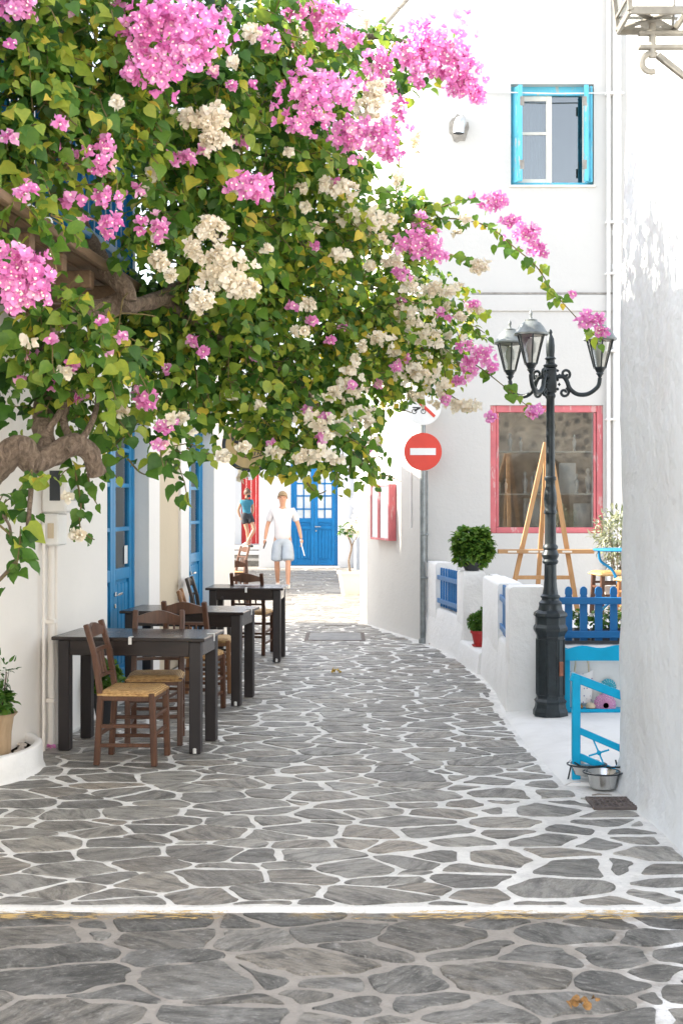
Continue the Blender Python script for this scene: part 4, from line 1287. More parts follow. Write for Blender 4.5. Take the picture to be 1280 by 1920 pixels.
for ang, R_ in ((math.radians(0), .375), (math.radians(238), .36), (math.radians(140), .36)):
    d = Vector((math.cos(ang), math.sin(ang), 0))
    P = lambda r, z: d * r + Vector((0, 0, z))
    mb = MB()
    mb.tube(smooth_path([P(.04, 2.56), P(.095, 2.565), P(.125, 2.53), P(.15, 2.47), P(.21, 2.43), P(.29, 2.435), P(R_ - .015, 2.49), P(R_, 2.555)], 4), [.017] * 29, 8)
    mb.tube([P(.115 + .034 * math.cos(t) * (1 - t / 9), 2.585 + .034 * math.sin(t) * (1 - t / 9)) for t in [-1.5 + i * .45 for i in range(18)]], [.011] * 18, 6)
    mb.tube([P(.105 + .034 * math.cos(-t) * (1 - t / 9), 2.445 + .034 * math.sin(-t) * (1 - t / 9)) for t in [-1.2 + i * .45 for i in range(18)]], [.011] * 18, 6)
    for k in range(5):
        t = .4 + k * .5; mb.lathe([(0, -.014), (.014, 0), (0, .014)], P(.055 + .012 * (k % 2), 2.47 + .035 * k), 6)
    mb.build('arm', IR, lamp, smooth=60)
    lantern(lamp, P(R_, 2.575))

# ------------------------------------------------------------------ big lantern on the near wall (top right)
wl = thing('wall_lantern', 'weathered pale metal lantern on a wall bracket at the top right corner', 'lantern', (1.60, 5.15, 3.42))
c = at(1222, 60, 5.15) - Vector((1.60, 5.15, 3.42))
lx = c.x; z0 = .135
mb = MB()
Q = lambda a, b, z: Vector((lx + a, b, z))
lo, hi, zt_ = .112, .15, .55
for (a, b) in ((-1, -1), (1, -1), (1, 1), (-1, 1)):
    mb.bar(Q(a * lo, b * lo, z0), Q(a * hi, b * hi, zt_), .018, .018, .002)
    mb.bar(Q(a * lo, b * lo, z0 + .005), Q(a * .012, b * .012, z0 + .008), .03, .006)
for (a, b, cc, d) in ((-1, -1, 1, -1), (1, -1, 1, 1), (1, 1, -1, 1), (-1, 1, -1, -1)):
    mb.bar(Q(a * lo, b * lo, z0), Q(cc * lo, d * lo, z0), .012, .03, .002); mb.bar(Q(a * hi, b * hi, zt_), Q(cc * hi, d * hi, zt_), .02, .02, .002)
    mb.bar(Q(a * (lo + .006), b * (lo + .006), z0 + .055), Q(cc * (lo + .006), d * (lo + .006), z0 + .055), .008, .012)
mb.lathe([(.22, zt_), (.20, zt_ + .05), (.08, zt_ + .16), (.05, zt_ + .22), (.0, zt_ + .25)], (lx, 0, 0), 4, phase=PI / 4)
lf = mb.build('lantern_frame', MT['old_metal'], wl)
for (a, b, cc, d) in ((-1, -1, 1, -1), (1, -1, 1, 1), (1, 1, -1, 1), (-1, 1, -1, -1)):
    g = MB(); g.add([Q(a * lo * .97, b * lo * .97, z0 + .02), Q(cc * lo * .97, d * lo * .97, z0 + .02), Q(cc * hi * .97, d * hi * .97, zt_), Q(a * hi * .97, b * hi * .97, zt_)], [[0, 1, 2, 3]]); g.build('pane', MT['lamp_glass'], lf)
mb = MB()
mb.tube([Q(0, 0, -.01), Q(0, 0, z0 + .01)], .014, 10)
mb.lathe([(.05, z0 - .012), (.02, z0 + .0), (.014, z0 + .012)], (lx, 0, 0), 10)
for z in (.03, .085): mb.bar(Q(-.055, 0, z), (.06, 0, z + .004), .03, .018, .004, side=(0, 1, 0))
mb.bar(Q(.02, 0, .0), (.06, 0, -.33), .032, .022, .004, side=(0, 1, 0))
mb.tube([Q(-.005 + .036 * math.cos(t), 0, -.03 + .036 * math.sin(t)) for t in [.9 + i * .35 for i in range(13)]], [.013] * 13, 8)
mb.span((.045, -.05, -.45), (.075, .05, .2), .006)
mb.build('bracket', MT['old_metal'], wl, smooth=40)

# ------------------------------------------------------------------ road signs on a grey pole
pb = gpt(792, 1206)
ts = thing('road_sign', 'grey pole carrying a red no entry disc below a white disc', 'road sign', (pb.x, pb.y, 0))
mb = MB(); mb.lathe([(.045, 0), (.048, .04), (.036, .06)], n=16); mb.tube([(0, 0, .03), (0, 0, 3.05)], .034, 14); mb.tube([(.052, .02, .05), (.052, .02, 2.0)], .012, 8)
for z in (.75, 1.25): mb.span((-.03, -.04, z), (.07, .04, z + .02), .002)
mb.build('pole', MT['zinc'], ts, smooth=50)
def disc(q, r, y, z, th, n=48): q.lathe([(r, -th / 2), (r, th / 2)], (0, y, z), n, rot=Matrix.Rotation(PI / 2, 3, 'X'))
zz = at(793, 847, pb.y).z
mb = MB(); disc(mb, .218, -.045, zz, .006); sg = mb.build('sign_disc', MT['sign_red'], ts, smooth=30); sg['label'] = 'red no entry disc with a white bar'
mb = MB(); mb.span((-.148, -.0525, zz - .04), (.148, -.0485, zz + .04)); mb.build('sign_bar', MT['sign_white'], sg)
z2 = at(793, 763, pb.y).z
mb = MB(); disc(mb, .212, -.045, z2, .006); s2 = mb.build('sign_disc', MT['sign_white'], ts, smooth=30); s2['label'] = 'white round disc with a small motorcycle and a slanting red bar'
mb = MB(); mb.bar((-.13, -.0505, z2 + .135), (.135, -.0505, z2 - .115), .034, .004, 0, side=(.5, 0, .5)); mb.build('red_bar', MT['sign_red'], s2)
mb = MB()                                # little motorcycle pictogram, left of the bar
def ring(q, cx, cz, r, th, y): 
    n = 20
    V = []
    for k in range(n):
        a = 2 * PI * k / n
        for rr in (r, r - th): V.append((cx + rr * math.cos(a), y, cz + rr * math.sin(a)))
    q.add(V, [[2 * k, 2 * ((k + 1) % n), 2 * ((k + 1) % n) + 1, 2 * k + 1] for k in range(n)])
yy = -.0495
ring(mb, .005, z2 - .055, .03, .009, yy); ring(mb, -.10, z2 - .055, .03, .009, yy)
mb.bar((.005, yy, z2 - .055), (-.025, yy, z2 + .02), .008, .002, side=(1, 0, 0)); mb.bar((-.045, yy, z2 + .018), (-.012, yy, z2 + .03), .008, .002, side=(0, 0, 1))
mb.bar((-.10, yy, z2 - .05), (-.03, yy, z2 - .01), .022, .002, side=(0, 0, 1)); mb.bar((-.12, yy, z2 - .01), (-.05, yy, z2 - .012), .014, .002, side=(0, 0, 1))
mb.build('motorcycle_mark', MT['sign_black'], s2)
mb = MB()
for z in (zz, z2): mb.span((-.12, -.042, z - .015), (.12, -.030, z + .015), .002)
mb.span((-.044, -.04, zz - .02), (.044, .04, zz + .02), .004); mb.span((-.044, -.04, z2 - .02), (.044, .04, z2 + .02), .004)
mb.build('sign_clamp', MT['zinc'], ts)

# ------------------------------------------------------------------ oval hanging sign at the left house's far end
oc = at(470, 835, 15.2)
hs = thing('hanging_sign', 'tan oval hanging sign in a black frame half hidden by leaves', 'sign', (oc.x, oc.y, oc.z))
rx, rz_ = .31, .29
mb = MB()
E = [(rx * math.cos(t), rz_ * math.sin(t)) for t in [2 * PI * i / 40 for i in range(40)]]
mb.prism(E, (0, -.02, 0), (1, 0, 0), (0, 0, 1), -.035); mb.build('sign_board', MT['sign_tan'], hs)
mb = MB(); mb.tube([(rx * math.cos(t), -.005, rz_ * math.sin(t)) for t in [2 * PI * i / 40 for i in range(41)]], [.026] * 41, 8); mb.build('sign_frame', IR, hs, smooth=60)
mb = MB(); mb.tube([(-.13 + .11 * math.cos(t) * (1 - t / 14), -.03, .10 + .10 * math.sin(t) * (1 - t / 14)) for t in [2.2 + i * .35 for i in range(17)]], [.010 + .008 * math.sin(i / 16 * PI) for i in range(17)], 6)
for i in range(7): mb.bar((-.06 + i * .035, -.027, -.12 + .008 * (i % 3)), (-.045 + i * .035, -.027, -.05 - .012 * (i % 2)), .010, .006, 0)
mb.tube([(-.1, -.026, -.13), (.02, -.026, -.15), (.18, -.026, -.10)], .006, 5)
mb.build('black_lettering', MT['sign_black'], hs, smooth=60)
mb = MB(); mb.tube([(-rx * .2, 0, rz_ + .02), (-rx * .2, 0, rz_ + .16)], .008, 6); mb.tube([(rx * .3, 0, rz_), (rx * .3, 0, rz_ + .16)], .008, 6); mb.bar((-.62, 0, rz_ + .16), (.30, 0, rz_ + .16), .02, .02); mb.build('sign_bracket', IR, hs)

# ------------------------------------------------------------------ easel, stools, cafe table, planters on the terrace
TZ = .505
f1 = at(951, 1148, 13.5); f2 = at(1082, 1148, 13.5)
es = thing('easel', 'pale wooden A frame easel in front of the red shop window', 'easel', ((f1.x + f2.x) / 2, 13.5, TZ))
hw_ = (f2.x - f1.x) / 2
ez = MT['easel']
topc = Vector((.085, .22, 1.76))
mb = MB(); mb.bar((-hw_, 0, .0), topc + Vector((-.018, 0, 0)), .05, .03, .004); mb.build('leg', ez, es)
mb = MB(); mb.bar((hw_, 0, .0), topc + Vector((.018, .01, 0)), .05, .03, .004); mb.build('leg', ez, es)
mb = MB(); mb.bar((.05, .75, .0), topc + Vector((0, .03, -.05)), .05, .03, .004); mb.build('leg', ez, es)
lz = at(1023, 1034, 13.5).z - TZ
lx0 = at(933, 1034, 13.5).x - (f1.x + f2.x) / 2; lx1 = at(1113, 1034, 13.5).x - (f1.x + f2.x) / 2
mb = MB(); mb.span((lx0, -.02, lz - .022), (lx1, .055, lz + .022), .004); lg = mb.build('ledge', wood('easel_ledge_pine', (0.36, 0.19, 0.08), (0.54, 0.31, 0.14), .55, 7, 'X'), es)
mb = MB()
for (a, b) in ((-.36, -.27), (-.15, -.05), (-.03, .02), (.2, .3)): mb.span((a, -.0235, lz - .010), (b, -.0205, lz + .008))
mb.build('paint_smear', MT['cream_wood'], lg)
cz_ = at(1023, 1083, 13.5).z - TZ
mb = MB(); mb.span((-hw_ * .80, .02, cz_ - .02), (hw_ * .80, .04, cz_ + .02), .003); mb.build('crossbar', ez, es)
mb = MB(); mb.bar((.05, .10, lz), (.085, .235, 1.70), .035, .02, .003); mb.build('mast', ez, es)

def stool(x, y, rz, lab, mat, h=.46):
    t = thing('stool', lab, 'stool', (x, y, TZ), rz, 'woven stools on the terrace')
    for a in (-1, 1):
        for b in (-1, 1):
            q = MB(); q.bar((a * .17, b * .17, 0), (a * .155, b * .155, h), .04, .04, .004); q.build('leg', mat, t)
    for a in (-1, 1):
        for z in (.14, .28):
            q = MB(); q.bar((a * .163, -.165, z), (a * .163, .165, z), .022, .022, .003); q.build('stretcher', mat, t)
            q = MB(); q.bar((-.165, a * .163, z + .04), (.165, a * .163, z + .04), .022, .022, .003); q.build('stretcher', mat, t)
    rush_seat(t, h, .40, .40)
    return t
def rush_seat(t, z, wx, wy):
    n_ = 14
    V, F = [], []
    for j in range(n_ + 1):
        for i in range(n_ + 1):
            a, b = 2 * i / n_ - 1, 2 * j / n_ - 1
            m_ = max(abs(a), abs(b))
            zz = .012 * (1 - abs(m_ - .62) ** 1.5 * 2.2) - .008 * max(0, 1 - m_ * 3)
            if m_ > .99: zz -= .016
            zz += .004 * mnoise.noise(Vector((a * 6, b * 6, z)))
            V.append((a * wx / 2, b * wy / 2, z + zz))
    for j in range(n_):
        for i in range(n_): F.append([j * (n_ + 1) + i, j * (n_ + 1) + i + 1, (j + 1) * (n_ + 1) + i + 1, (j + 1) * (n_ + 1) + i])
    bd = [i for i in range(n_)] + [i * (n_ + 1) + n_ for i in range(n_)] + [n_ * (n_ + 1) + n_ - i for i in range(n_)] + [(n_ - i) * (n_ + 1) for i in range(n_)]
    o_ = len(V)
    for i in bd: V.append((V[i][0] * 1.015, V[i][1] * 1.015, z - .022))
    for k in range(len(bd)): F.append([bd[k], o_ + k, o_ + (k + 1) % len(bd), bd[(k + 1) % len(bd)]])
    for k in range(len(bd)): V.append((V[o_ + k][0] * .93, V[o_ + k][1] * .93, z - .032))
    for k in range(len(bd)): F.append([o_ + k, o_ + len(bd) + k, o_ + len(bd) + (k + 1) % len(bd), o_ + (k + 1) % len(bd)])
    F.append([o_ + len(bd) + k for k in range(len(bd))])
    q = MB(); q.add(V, F)
    return q.build('seat', MT['rush'], t, smooth=70)
stool(2.74, 13.2, .1, 'dark legged woven stool behind the picket fence, the taller of two', MT['chair'], .43)
stool(2.88, 12.5, .4, 'light legged woven stool behind the picket fence, the lower of two', MT['chair_lt'], .41)
ct = thing('cafe_table', 'small round turquoise metal table with a scroll leg on the terrace', 'table', (2.78, 12.9, TZ))
mb = MB(); mb.lathe([(.0, .655), (.29, .655), (.30, .665), (.29, .675), (.0, .675)], n=32); mb.build('table_top', MT['blue_lt'], ct, smooth=40)
for a in (.3, 2.4, 4.5):
    d = Vector((-math.cos(a), math.sin(a), 0)); mb = MB(); mb.tube(smooth_path([d * .24 + Vector((0, 0, .65)), d * .22 + Vector((0, 0, .55)), d * .1 + Vector((0, 0, .45)), d * .05 + Vector((0, 0, .25)), d * .2 + Vector((0, 0, .08)), d * .27], 4), [.014] * 21, 6); mb.build('leg', MT['blue_lt'], ct, smooth=60)

# leafy plants ------------------------------------------------------
LEAF_V = np.array([(0, 0, 0), (0, .36, .04), (0, .70, -.02), (0, 1.04, -.20), (-.20, -.06, .06), (-.43, .16, .14), (-.44, .44, .16), (-.22, .78, .05), (.20, -.06, .06), (.43, .16, .14), (.44, .44, .16), (.22, .78, .05)], dtype=np.float64)
LEAF_F = [(0, 1, 5, 4), (1, 2, 6, 5), (2, 3, 7, 6), (0, 8, 9, 1), (1, 9, 10, 2), (2, 10, 11, 3)]
LONG_V = LEAF_V * np.array([.42, 1, .6])
def leaf_arrays(P, D, Nn, size, tmpl):
    """placed copies of a leaf template: P base points, D tip directions, Nn blade normals, size lengths"""
    D = D / np.linalg.norm(D, axis=1, keepdims=True)
    X = np.cross(D, Nn); X /= np.maximum(np.linalg.norm(X, axis=1, keepdims=True), 1e-6)
    Z = np.cross(X, D)
    s = size[:, None, None]
    return P[:, None, :] + s * (tmpl[None, :, 0, None] * X[:, None, :] + tmpl[None, :, 1, None] * D[:, None, :] + tmpl[None, :, 2, None] * Z[:, None, :])
def np_mesh(name, V, tone, faces, mats):
    """V (n, k, 3) copies of a template with the given faces; tone per copy"""
    n_, k = V.shape[0], V.shape[1]
    fc = np.array(faces, dtype=np.int64)
    idx = (fc[None] + (np.arange(n_) * k)[:, None, None]).reshape(-1, fc.shape[1])
    me = bpy.data.meshes.new(name)
    me.vertices.add(n_ * k); me.vertices.foreach_set('co', V.reshape(-1).astype(np.float32))
    nl = idx.size
    me.loops.add(nl); me.loops.foreach_set('vertex_index', idx.reshape(-1).astype(np.int32))
    me.polygons.add(len(idx)); me.polygons.foreach_set('loop_start', np.arange(0, nl, fc.shape[1], dtype=np.int32))
    me.update(calc_edges=True); me.validate()
    a = me.attributes.new('tone', 'FLOAT', 'POINT'); a.data.foreach_set('value', np.repeat(tone, k).astype(np.float32))
    me.polygons.foreach_set('use_smooth', np.ones(len(idx), dtype=bool))
    for m in mats: me.materials.append(m)
    return me
def bush(parent, c, r, n_, size, mat, tone=(.5, .2), tmpl=LEAF_V, seed=1, hang=.2, fill=.55, name='foliage'):
    g = np.random.default_rng(seed)
    d = g.normal(size=(n_, 3)); d /= np.linalg.norm(d, axis=1, keepdims=True)
    rad = fill + (1 - fill) * g.random(n_) ** .6
    lump = 1 + .16 * np.sin(d[:, 0] * 7 + seed) * np.cos(d[:, 2] * 6 + d[:, 1] * 5)
    P = np.array(c) + d * np.array(r) * (rad * lump)[:, None]
    D = d + g.normal(size=(n_, 3)) * .5 + np.array((0, 0, -hang)); Nn = d * .6 + np.array((0, 0, .8)) + g.normal(size=(n_, 3)) * .3
    V = leaf_arrays(P, D, Nn, size * g.uniform(.7, 1.25, n_), tmpl)
    me = np_mesh(name, V, np.clip(g.normal(tone[0], tone[1], n_), 0, 1), LEAF_F, [mat])
    o_ = link_mesh(name, me, None, parent)
    o_['kind'] = 'stuff'
    return o_
def stems(parent, c, r, n_, z0, seed, mat=None, rad=.004):
    g = random.Random(seed); q = MB()
    for i in range(n_):
        a = g.uniform(0, 2 * PI); rr = g.uniform(.2, .8)
        q.tube([(c[0], c[1], z0), (c[0] + .4 * rr * r[0] * math.cos(a), c[1] + .4 * rr * r[1] * math.sin(a), (z0 + c[2]) / 2), (c[0] + rr * r[0] * math.cos(a), c[1] + rr * r[1] * math.sin(a), c[2] + .5 * r[2])], [rad * 1.4, rad, rad * .5], 5)
    return q.build('stem', mat or MT['bark'], parent, smooth=60)
def pot(parent, r0, r1, h, mat, rim=.012, name='pot', n=24):
    q = MB(); q.lathe([(r0, 0), (r1, h - rim * 2.2), (r1 + rim, h - rim * 2.2), (r1 + rim, h), (r1 - .01, h), (r1 - .02, h - .04)], n=n); p_ = q.build(name, mat, parent, smooth=35)
    q = MB(); q.lathe([(0, h - .035), (r1 - .018, h - .035)], n=n); q.build('soil', MT['soil'], p_)
    return p_
p = at(884, 1074, 13.68)
bt = thing('potted_basil', 'large leafy basil bush standing on the square pier of the garden wall', 'potted plant', (p.x, 13.68, .925))
pot(bt, .07, .095, .10, MT['pot_dark']); stems(bt, (0, 0, .26), (.15, .12, .18), 9, .06, 4)
for q_, (cx_, cy_, cz_, r_, n_) in enumerate(((-.09, -.02, .15, .08, 200), (.09, .0, .13, .08, 200), (-.12, .0, .26, .07, 150), (-.11, -.02, .37, .075, 170), (-.02, -.03, .33, .09, 220), (.06, -.03, .40, .085, 200), (.13, .02, .33, .07, 150), (.14, 0, .22, .07, 150), (.0, -.06, .22, .10, 240), (.11, .0, .45, .045, 60), (-.07, 0, .45, .05, 70))): bush(bt, (cx_, cy_, cz_), (r_, r_, r_ * 1.05), n_, .058, MT['basil'], (.72, .3), seed=100 + q_, hang=-.15, fill=.3)
bt.scale = (1.04, 1.0, .88)
p = at(896, 1210, 12.95)
bt = thing('potted_basil', 'round basil plant in a red pot in the niche of the garden wall', 'potted plant', (p.x + .02, 12.95, .215))
pot(bt, .058, .088, .155, MT['pot_red'])
q = MB(); q.lathe([(.0, .0), (.078, .0), (.085, .018), (.078, .018), (.07, .006)], n=20); q.build('saucer', MT['pot_red'], bt, smooth=40)
stems(bt, (0, 0, .23), (.09, .09, .08), 6, .12, 5); bush(bt, (-.03, 0, .235), (.085, .09, .09), 600, .032, MT['basil'], (.6, .22), seed=6); bush(bt, (.045, -.02, .26), (.085, .09, .10), 600, .032, MT['basil'], (.6, .22), seed=16)
p = Vector((-1.76, 9.72, 0))
bt = thing('potted_basil', 'green basil in a dark tapered pot under the nearest table', 'potted plant', (p.x, p.y, 0))
pot(bt, .05, .10, .235, MT['pot_dark'], .006); stems(bt, (0, 0, .31), (.09, .09, .1), 6, .2, 6); bush(bt, (0, 0, .325), (.125, .12, .135), 1200, .036, MT['basil'], (.62, .2), seed=7)
# olive bush by the round table, planters behind the fence
ob = thing('olive_bush', 'silvery olive bush in a pot behind the round turquoise table', 'potted plant', (2.86, 13.55, TZ))
pot(ob, .10, .14, .26, MT['pot_white']); stems(ob, (0, 0, .72), (.2, .2, .35), 12, .2, 9); bush(ob, (0, 0, .80), (.26, .2, .28), 700, .055, MT['olive'], (.62, .25), LONG_V, 9, 0, .25); bush(ob, (.05, 0, .52), (.2, .15, .12), 120, .045, MT['olive'], (.5, .25), LONG_V, 19, .3, .25)
for i, (px, lab) in enumerate(((1088, 'black planter with young green plants behind the pickets, nearest the lamp post'), (1122, 'black planter with white speckled plants behind the pickets, in the middle'), (1152, 'black planter with leafy plants behind the pickets, beside the corner wall'))):
    p = at(px, 1190, 10.62)
    t = thing('planter_box', lab, 'planter', (p.x, 10.62, .50), 0, 'black planters along the fence')
    q = MB(); q.span((-.065, -.06, 0), (.065, .06, .12), .006); q.build('box', MT['pot_dark'], t)
    q = MB(); q.span((-.055, -.05, .119), (.055, .05, .122)); q.build('soil', MT['soil'], t)
    stems(t, (0, 0, .2), (.05, .05, .08), 4, .11, 30 + i); bush(t, (0, 0, .2), (.07, .07, .09), 110, .035, MT['basil'], (.55, .3), seed=40 + i, fill=.2)
    bush(t, (0, 0, .22), (.07, .07, .09), 16, .025, MT['cream'], (.6, .2), seed=50 + i, fill=.4, name='blossoms')
# tapered white pot at the far end of the lane
p = gpt(657, 1117)
wp = thing('potted_bougainvillea', 'square tapered white pot with a slim bare stemmed plant at the far end', 'potted plant', (p.x, p.y + .15, 0), .15)
q = MB(); q.lathe([(.19, 0), (.27, .37), (.30, .37), (.30, .42), (.25, .42), (.24, .36)], n=4, phase=PI / 4); pp_ = q.build('pot', MT['pot_white'], wp)
q = MB(); q.lathe([(0, .37), (.24, .37)], n=4, phase=PI / 4); q.build('soil', MT['soil'], pp_)
q = MB(); q.tube(smooth_path([(0, 0, .36), (-.03, 0, .6), (.02, 0, .85), (-.05, .02, 1.1), (.1, 0, 1.3), (.16, 0, 1.6)], 3), [.022 - .001 * i for i in range(16)], 7); q.tube([(.02, 0, .85), (.1, 0, 1.0), (.14, .02, 1.15)], [.012, .01, .006], 6); q.build('trunk', MT['bark'], wp, smooth=60)
bush(wp, (.04, 0, 1.15), (.16, .13, .12), 70, .07, MT['cream'], (.6, .25), seed=60, fill=.3, name='blossoms'); bush(wp, (.16, 0, 1.55), (.1, .1, .3), 60, .07, MT['cream'], (.5, .3), seed=61, fill=.2, name='blossoms')
bush(wp, (-.08, 0, 1.12), (.12, .1, .1), 60, .07, MT['leaf'], (.35, .2), seed=62, fill=.3)

# ------------------------------------------------------------------ tables and chairs
def table(x, y, wx, wy, rz, lab):
    t = thing('table', lab, 'table', (x, y, 0), rz, 'dark wooden cafe tables')
    h = .765
    q = MB(); q.span((-wx / 2, -wy / 2, h - .024), (wx / 2, wy / 2, h), .005); q.build('table_top', MT['table'], t)
    l = .076
    ix, iy = wx / 2 - .035, wy / 2 - .035
    for a in (-1, 1):
        for b in (-1, 1):
            q = MB(); q.span((a * ix - (l if a > 0 else 0), b * iy - (l if b > 0 else 0), 0.008), (a * ix + (l if a < 0 else 0), b * iy + (l if b < 0 else 0), h - .025), .005); lgp = q.build('leg', MT['table_leg'], t)
            if (a, b) in ((1, -1), (1, 1), (-1, 1)):
                q = MB(); q.lathe([(.012, .0), (.012, .03), (.004, .034)], (a * (ix - l * .5), b * iy + b * (-.0), .012), 8, rot=Matrix.Identity(3)); q.build('foot_cap', MT['white_plain'], lgp)
    for b in (-1, 1):
        q = MB(); q.span((-ix + l, b * iy - (.022 if b > 0 else -.004), h - .125), (ix - l, b * iy + (.022 if b < 0 else -.004), h - .0245), .003); q.build('apron', MT['table'], t)
    for a in (-1, 1):
        q = MB(); q.span((a * ix - (.022 if a > 0 else -.004), -iy + l, h - .125), (a * ix + (.022 if a < 0 else -.004), iy - l, h - .0245), .003); q.build('apron', MT['table'], t)
    for (cx, cy, sx_, sy_) in ((.02, -wy / 2, .022, .0), (wx / 2, -.02, .0, .022)):   # tablecloth clips
        q = MB()
        if sx_: q.span((cx - .011, cy - .004, h - .045), (cx + .011, cy - .001, h + .004)); q.span((cx - .011, cy - .004, h + .001), (cx + .011, cy + .045, h + .005)); 
        else: q.span((cx + .001, cy - .011, h - .045), (cx + .004, cy + .011, h + .004)); q.span((cx - .045, cy - .011, h + .001), (cx + .004, cy + .011, h + .005))
        q.build('tablecloth_clip', MT['white_plain'], t)
    return t
table(-1.362, 8.84, 1.03, .60, -.125, 'nearest dark wooden table, with a rush seated chair pulled out before it')
table(-1.246, 10.83, 1.03, .62, -.15, 'middle dark wooden table of the row, with a light orange chair at its far side')
table(-.972, 13.60, .80, .60, -.06, 'farthest and smallest dark wooden table of the row')

def chair(lab, x, y, rz, wd):
    """taverna chair; the sitter looks along local +Y"""
    t = thing('chair', lab, 'chair', (x, y, 0), rz, 'rush seated taverna chairs')
    sh, sw, sdp = .455, .375, .36
    yb, yf = -sdp / 2, sdp / 2
    for s in (-1, 1):
        q = MB()                                    # back post: straight below, leaning back above the seat
        x0_ = s * (sw / 2 - .02)
        q.bar((x0_, yb - .015, 0.006), (x0_, yb + .012, sh), .038, .036, .004)
        q.bar((x0_, yb + .011, sh - .02), (x0_ * .985, yb - .03, .70), .038, .035, .004)
        q.bar((x0_ * .985, yb - .028, .69), (x0_ * .97, yb - .085, .885), .038, .033, .006)
        q.build('back_post', wd, t)
        q = MB(); q.bar((s * (sw / 2 - .012), yf - .005, 0.006), (s * (sw / 2 - .012), yf - .02, sh + .005), .038, .038, .005); q.build('leg', wd, t)
    def curved(z0, hgt, yoff, wav):
        n_ = 12
        V, F = [], []
        for i in range(n_ + 1):
            u = 2 * i / n_ - 1
            xx = u * (sw / 2 - .035)
            yy = yoff - .022 * (1 - u * u)
            top = z0 + hgt + wav * (math.cos(u * PI) * .5 + .5) - wav * .4 * (abs(u) ** 4)
            bot = z0 - wav * .35 * (math.cos(u * PI) * .5 + .5) + .004
            for (dy, zz) in ((-.010, bot), (.010, bot), (.010, top), (-.010, top)): V.append((xx, yy + dy, zz))
        for i in range(n_):
            for k in range(4): F.append([i * 4 + k, i * 4 + (k + 1) % 4, (i + 1) * 4 + (k + 1) % 4, (i + 1) * 4 + k])
        F.append([0, 1, 2, 3]); F.append([n_ * 4 + k for k in (3, 2, 1, 0)])
        q = MB(); q.add(V, F); return q
    curved(.795, .06, yb - .068, .028).build('top_rail', wd, t, smooth=40)
    curved(.70, .026, yb - .033, .0).build('back_rail', wd, t, smooth=40)
    curved(.535, .026, yb - .005, .0).build('back_rail', wd, t, smooth=40)
    for i in range(4):
        xx = -.09 + i * .06
        q = MB(); q.tube([(xx, yb - .026, .55), (xx, yb - .04, .60), (xx, yb - .05, .66), (xx, yb - .052, .705)], [.007, .011, .011, .007], 7); q.build('spindle', wd, t, smooth=60)
    for s in (-1, 1):
        q = MB(); q.bar((s * (sw / 2 - .018), yb + .02, sh - .028), (s * (sw / 2 - .018), yf - .03, sh - .028), .024, .034, .003); q.build('seat_rail', wd, t)
        for z in (.13, .25):
            q = MB(); q.bar((s * (sw / 2 - .016), yb + .005, z), (s * (sw / 2 - .016), yf - .015, z + .005), .018, .024, .003); q.build('stretcher', wd, t)
    q = MB(); q.bar((-sw / 2 + .03, yf - .018, sh - .028), (sw / 2 - .03, yf - .018, sh - .028), .034, .024, .003, side=(0, 0, 1)); q.build('seat_rail', wd, t)
    for (yy, z) in ((yf - .012, .20), (yf - .012, .31), (yb + .003, .20)):
        q = MB(); q.bar((-sw / 2 + .03, yy, z), (sw / 2 - .03, yy, z), .024, .018, .003, side=(0, 0, 1)); q.build('stretcher', wd, t)
    rush_seat(t, sh + .012, sw, sdp + .01)
    return t
c0 = chair('brown rush seated chair standing in front of the nearest table, seen from its side', -1.32, 8.33, -PI / 2 + -.10, MT['chair'])
def copies(o, loc, rz, lab): return copy_tree(o, loc, rz, lab)
copies(c0, (-1.275, 8.99, 0), PI + .06, 'brown rush seated chair tucked under the far side of the nearest table')
copies(c0, (-1.15, 10.28, 0), -.22, 'brown chair with its back turned, between the nearest and the middle table')
cl_ = chair('light orange wooden chair at the far side of the middle table', -1.14, 11.36, -PI / 2 + .05, MT['chair_lt'])
cd_ = chair('nearly black chair seen edge on at the wall side of the farthest table', -1.27, 13.15, -PI / 2 - .04, MT['chair_dk'])
copies(c0, (-.96, 14.12, 0), -.18, 'brown chair at the far side of the farthest table')
copies(c0, (-1.35, 16.6, 0), PI + .15, 'brown chair just past the corner of the left house, mostly hidden by the corner')
copies(c0, (-1.83, 21.6, 0), PI / 2 + .5, 'farthest brown chair, standing against the left side deep in the lane')

# ------------------------------------------------------------------ planter bed, log, pebbles at the lower left
p = gpt(30, 1470)
pl = thing('planter_bed', 'curved white masonry planter bed at the foot of the left house', 'planter', (-2.12, 8.02, 0))
q = MB()
V, F = [], []
n_ = 26
prof = [(.52, -.01), (.50, .0), (.475, .05), (.47, .20), (.455, .215), (.40, .215), (.385, .20), (.38, .14)]
for i in range(n_ + 1):
    a = -PI * .62 + PI * 1.12 * i / n_
    for (r, z) in prof:
        d = .012 * mnoise.noise(Vector((a * 3, z * 6, r * 3)))
        V.append(((r * .56 + d) * math.cos(a), (r * 1.0 + d) * math.sin(a), z * .76 + d * .4))
k = len(prof)
for i in range(n_):
    for j in range(k - 1): F.append([i * k + j, i * k + j + 1, (i + 1) * k + j + 1, (i + 1) * k + j])
q.add(V, F); q.build('planter_wall', MT['white_paint'], pl, smooth=60)
q = MB(); q.lathe([(0, .115), (.39, .115)], n=30, sx=.56); q.build('soil', MT['soil'], pl)
rp_ = random.Random(8)
for i in range(26):
    a = -1.6 + 2.6 * rp_.random(); r = .20 + .16 * rp_.random()
    q = MB(); s = rp_.uniform(.018, .034)
    q.lathe([(0, -s * .5), (s * .75, -s * .35), (s, 0), (s * .7, s * .4), (0, s * .52)], n=9, sx=1.2)
    o_ = q.build('pebble', MT['pebble'], pl, smooth=60, loc=(r * .56 * math.cos(a), r * math.sin(a), .122 + s * .2)); o_.rotation_euler = (0, 0, rp_.random() * 6)
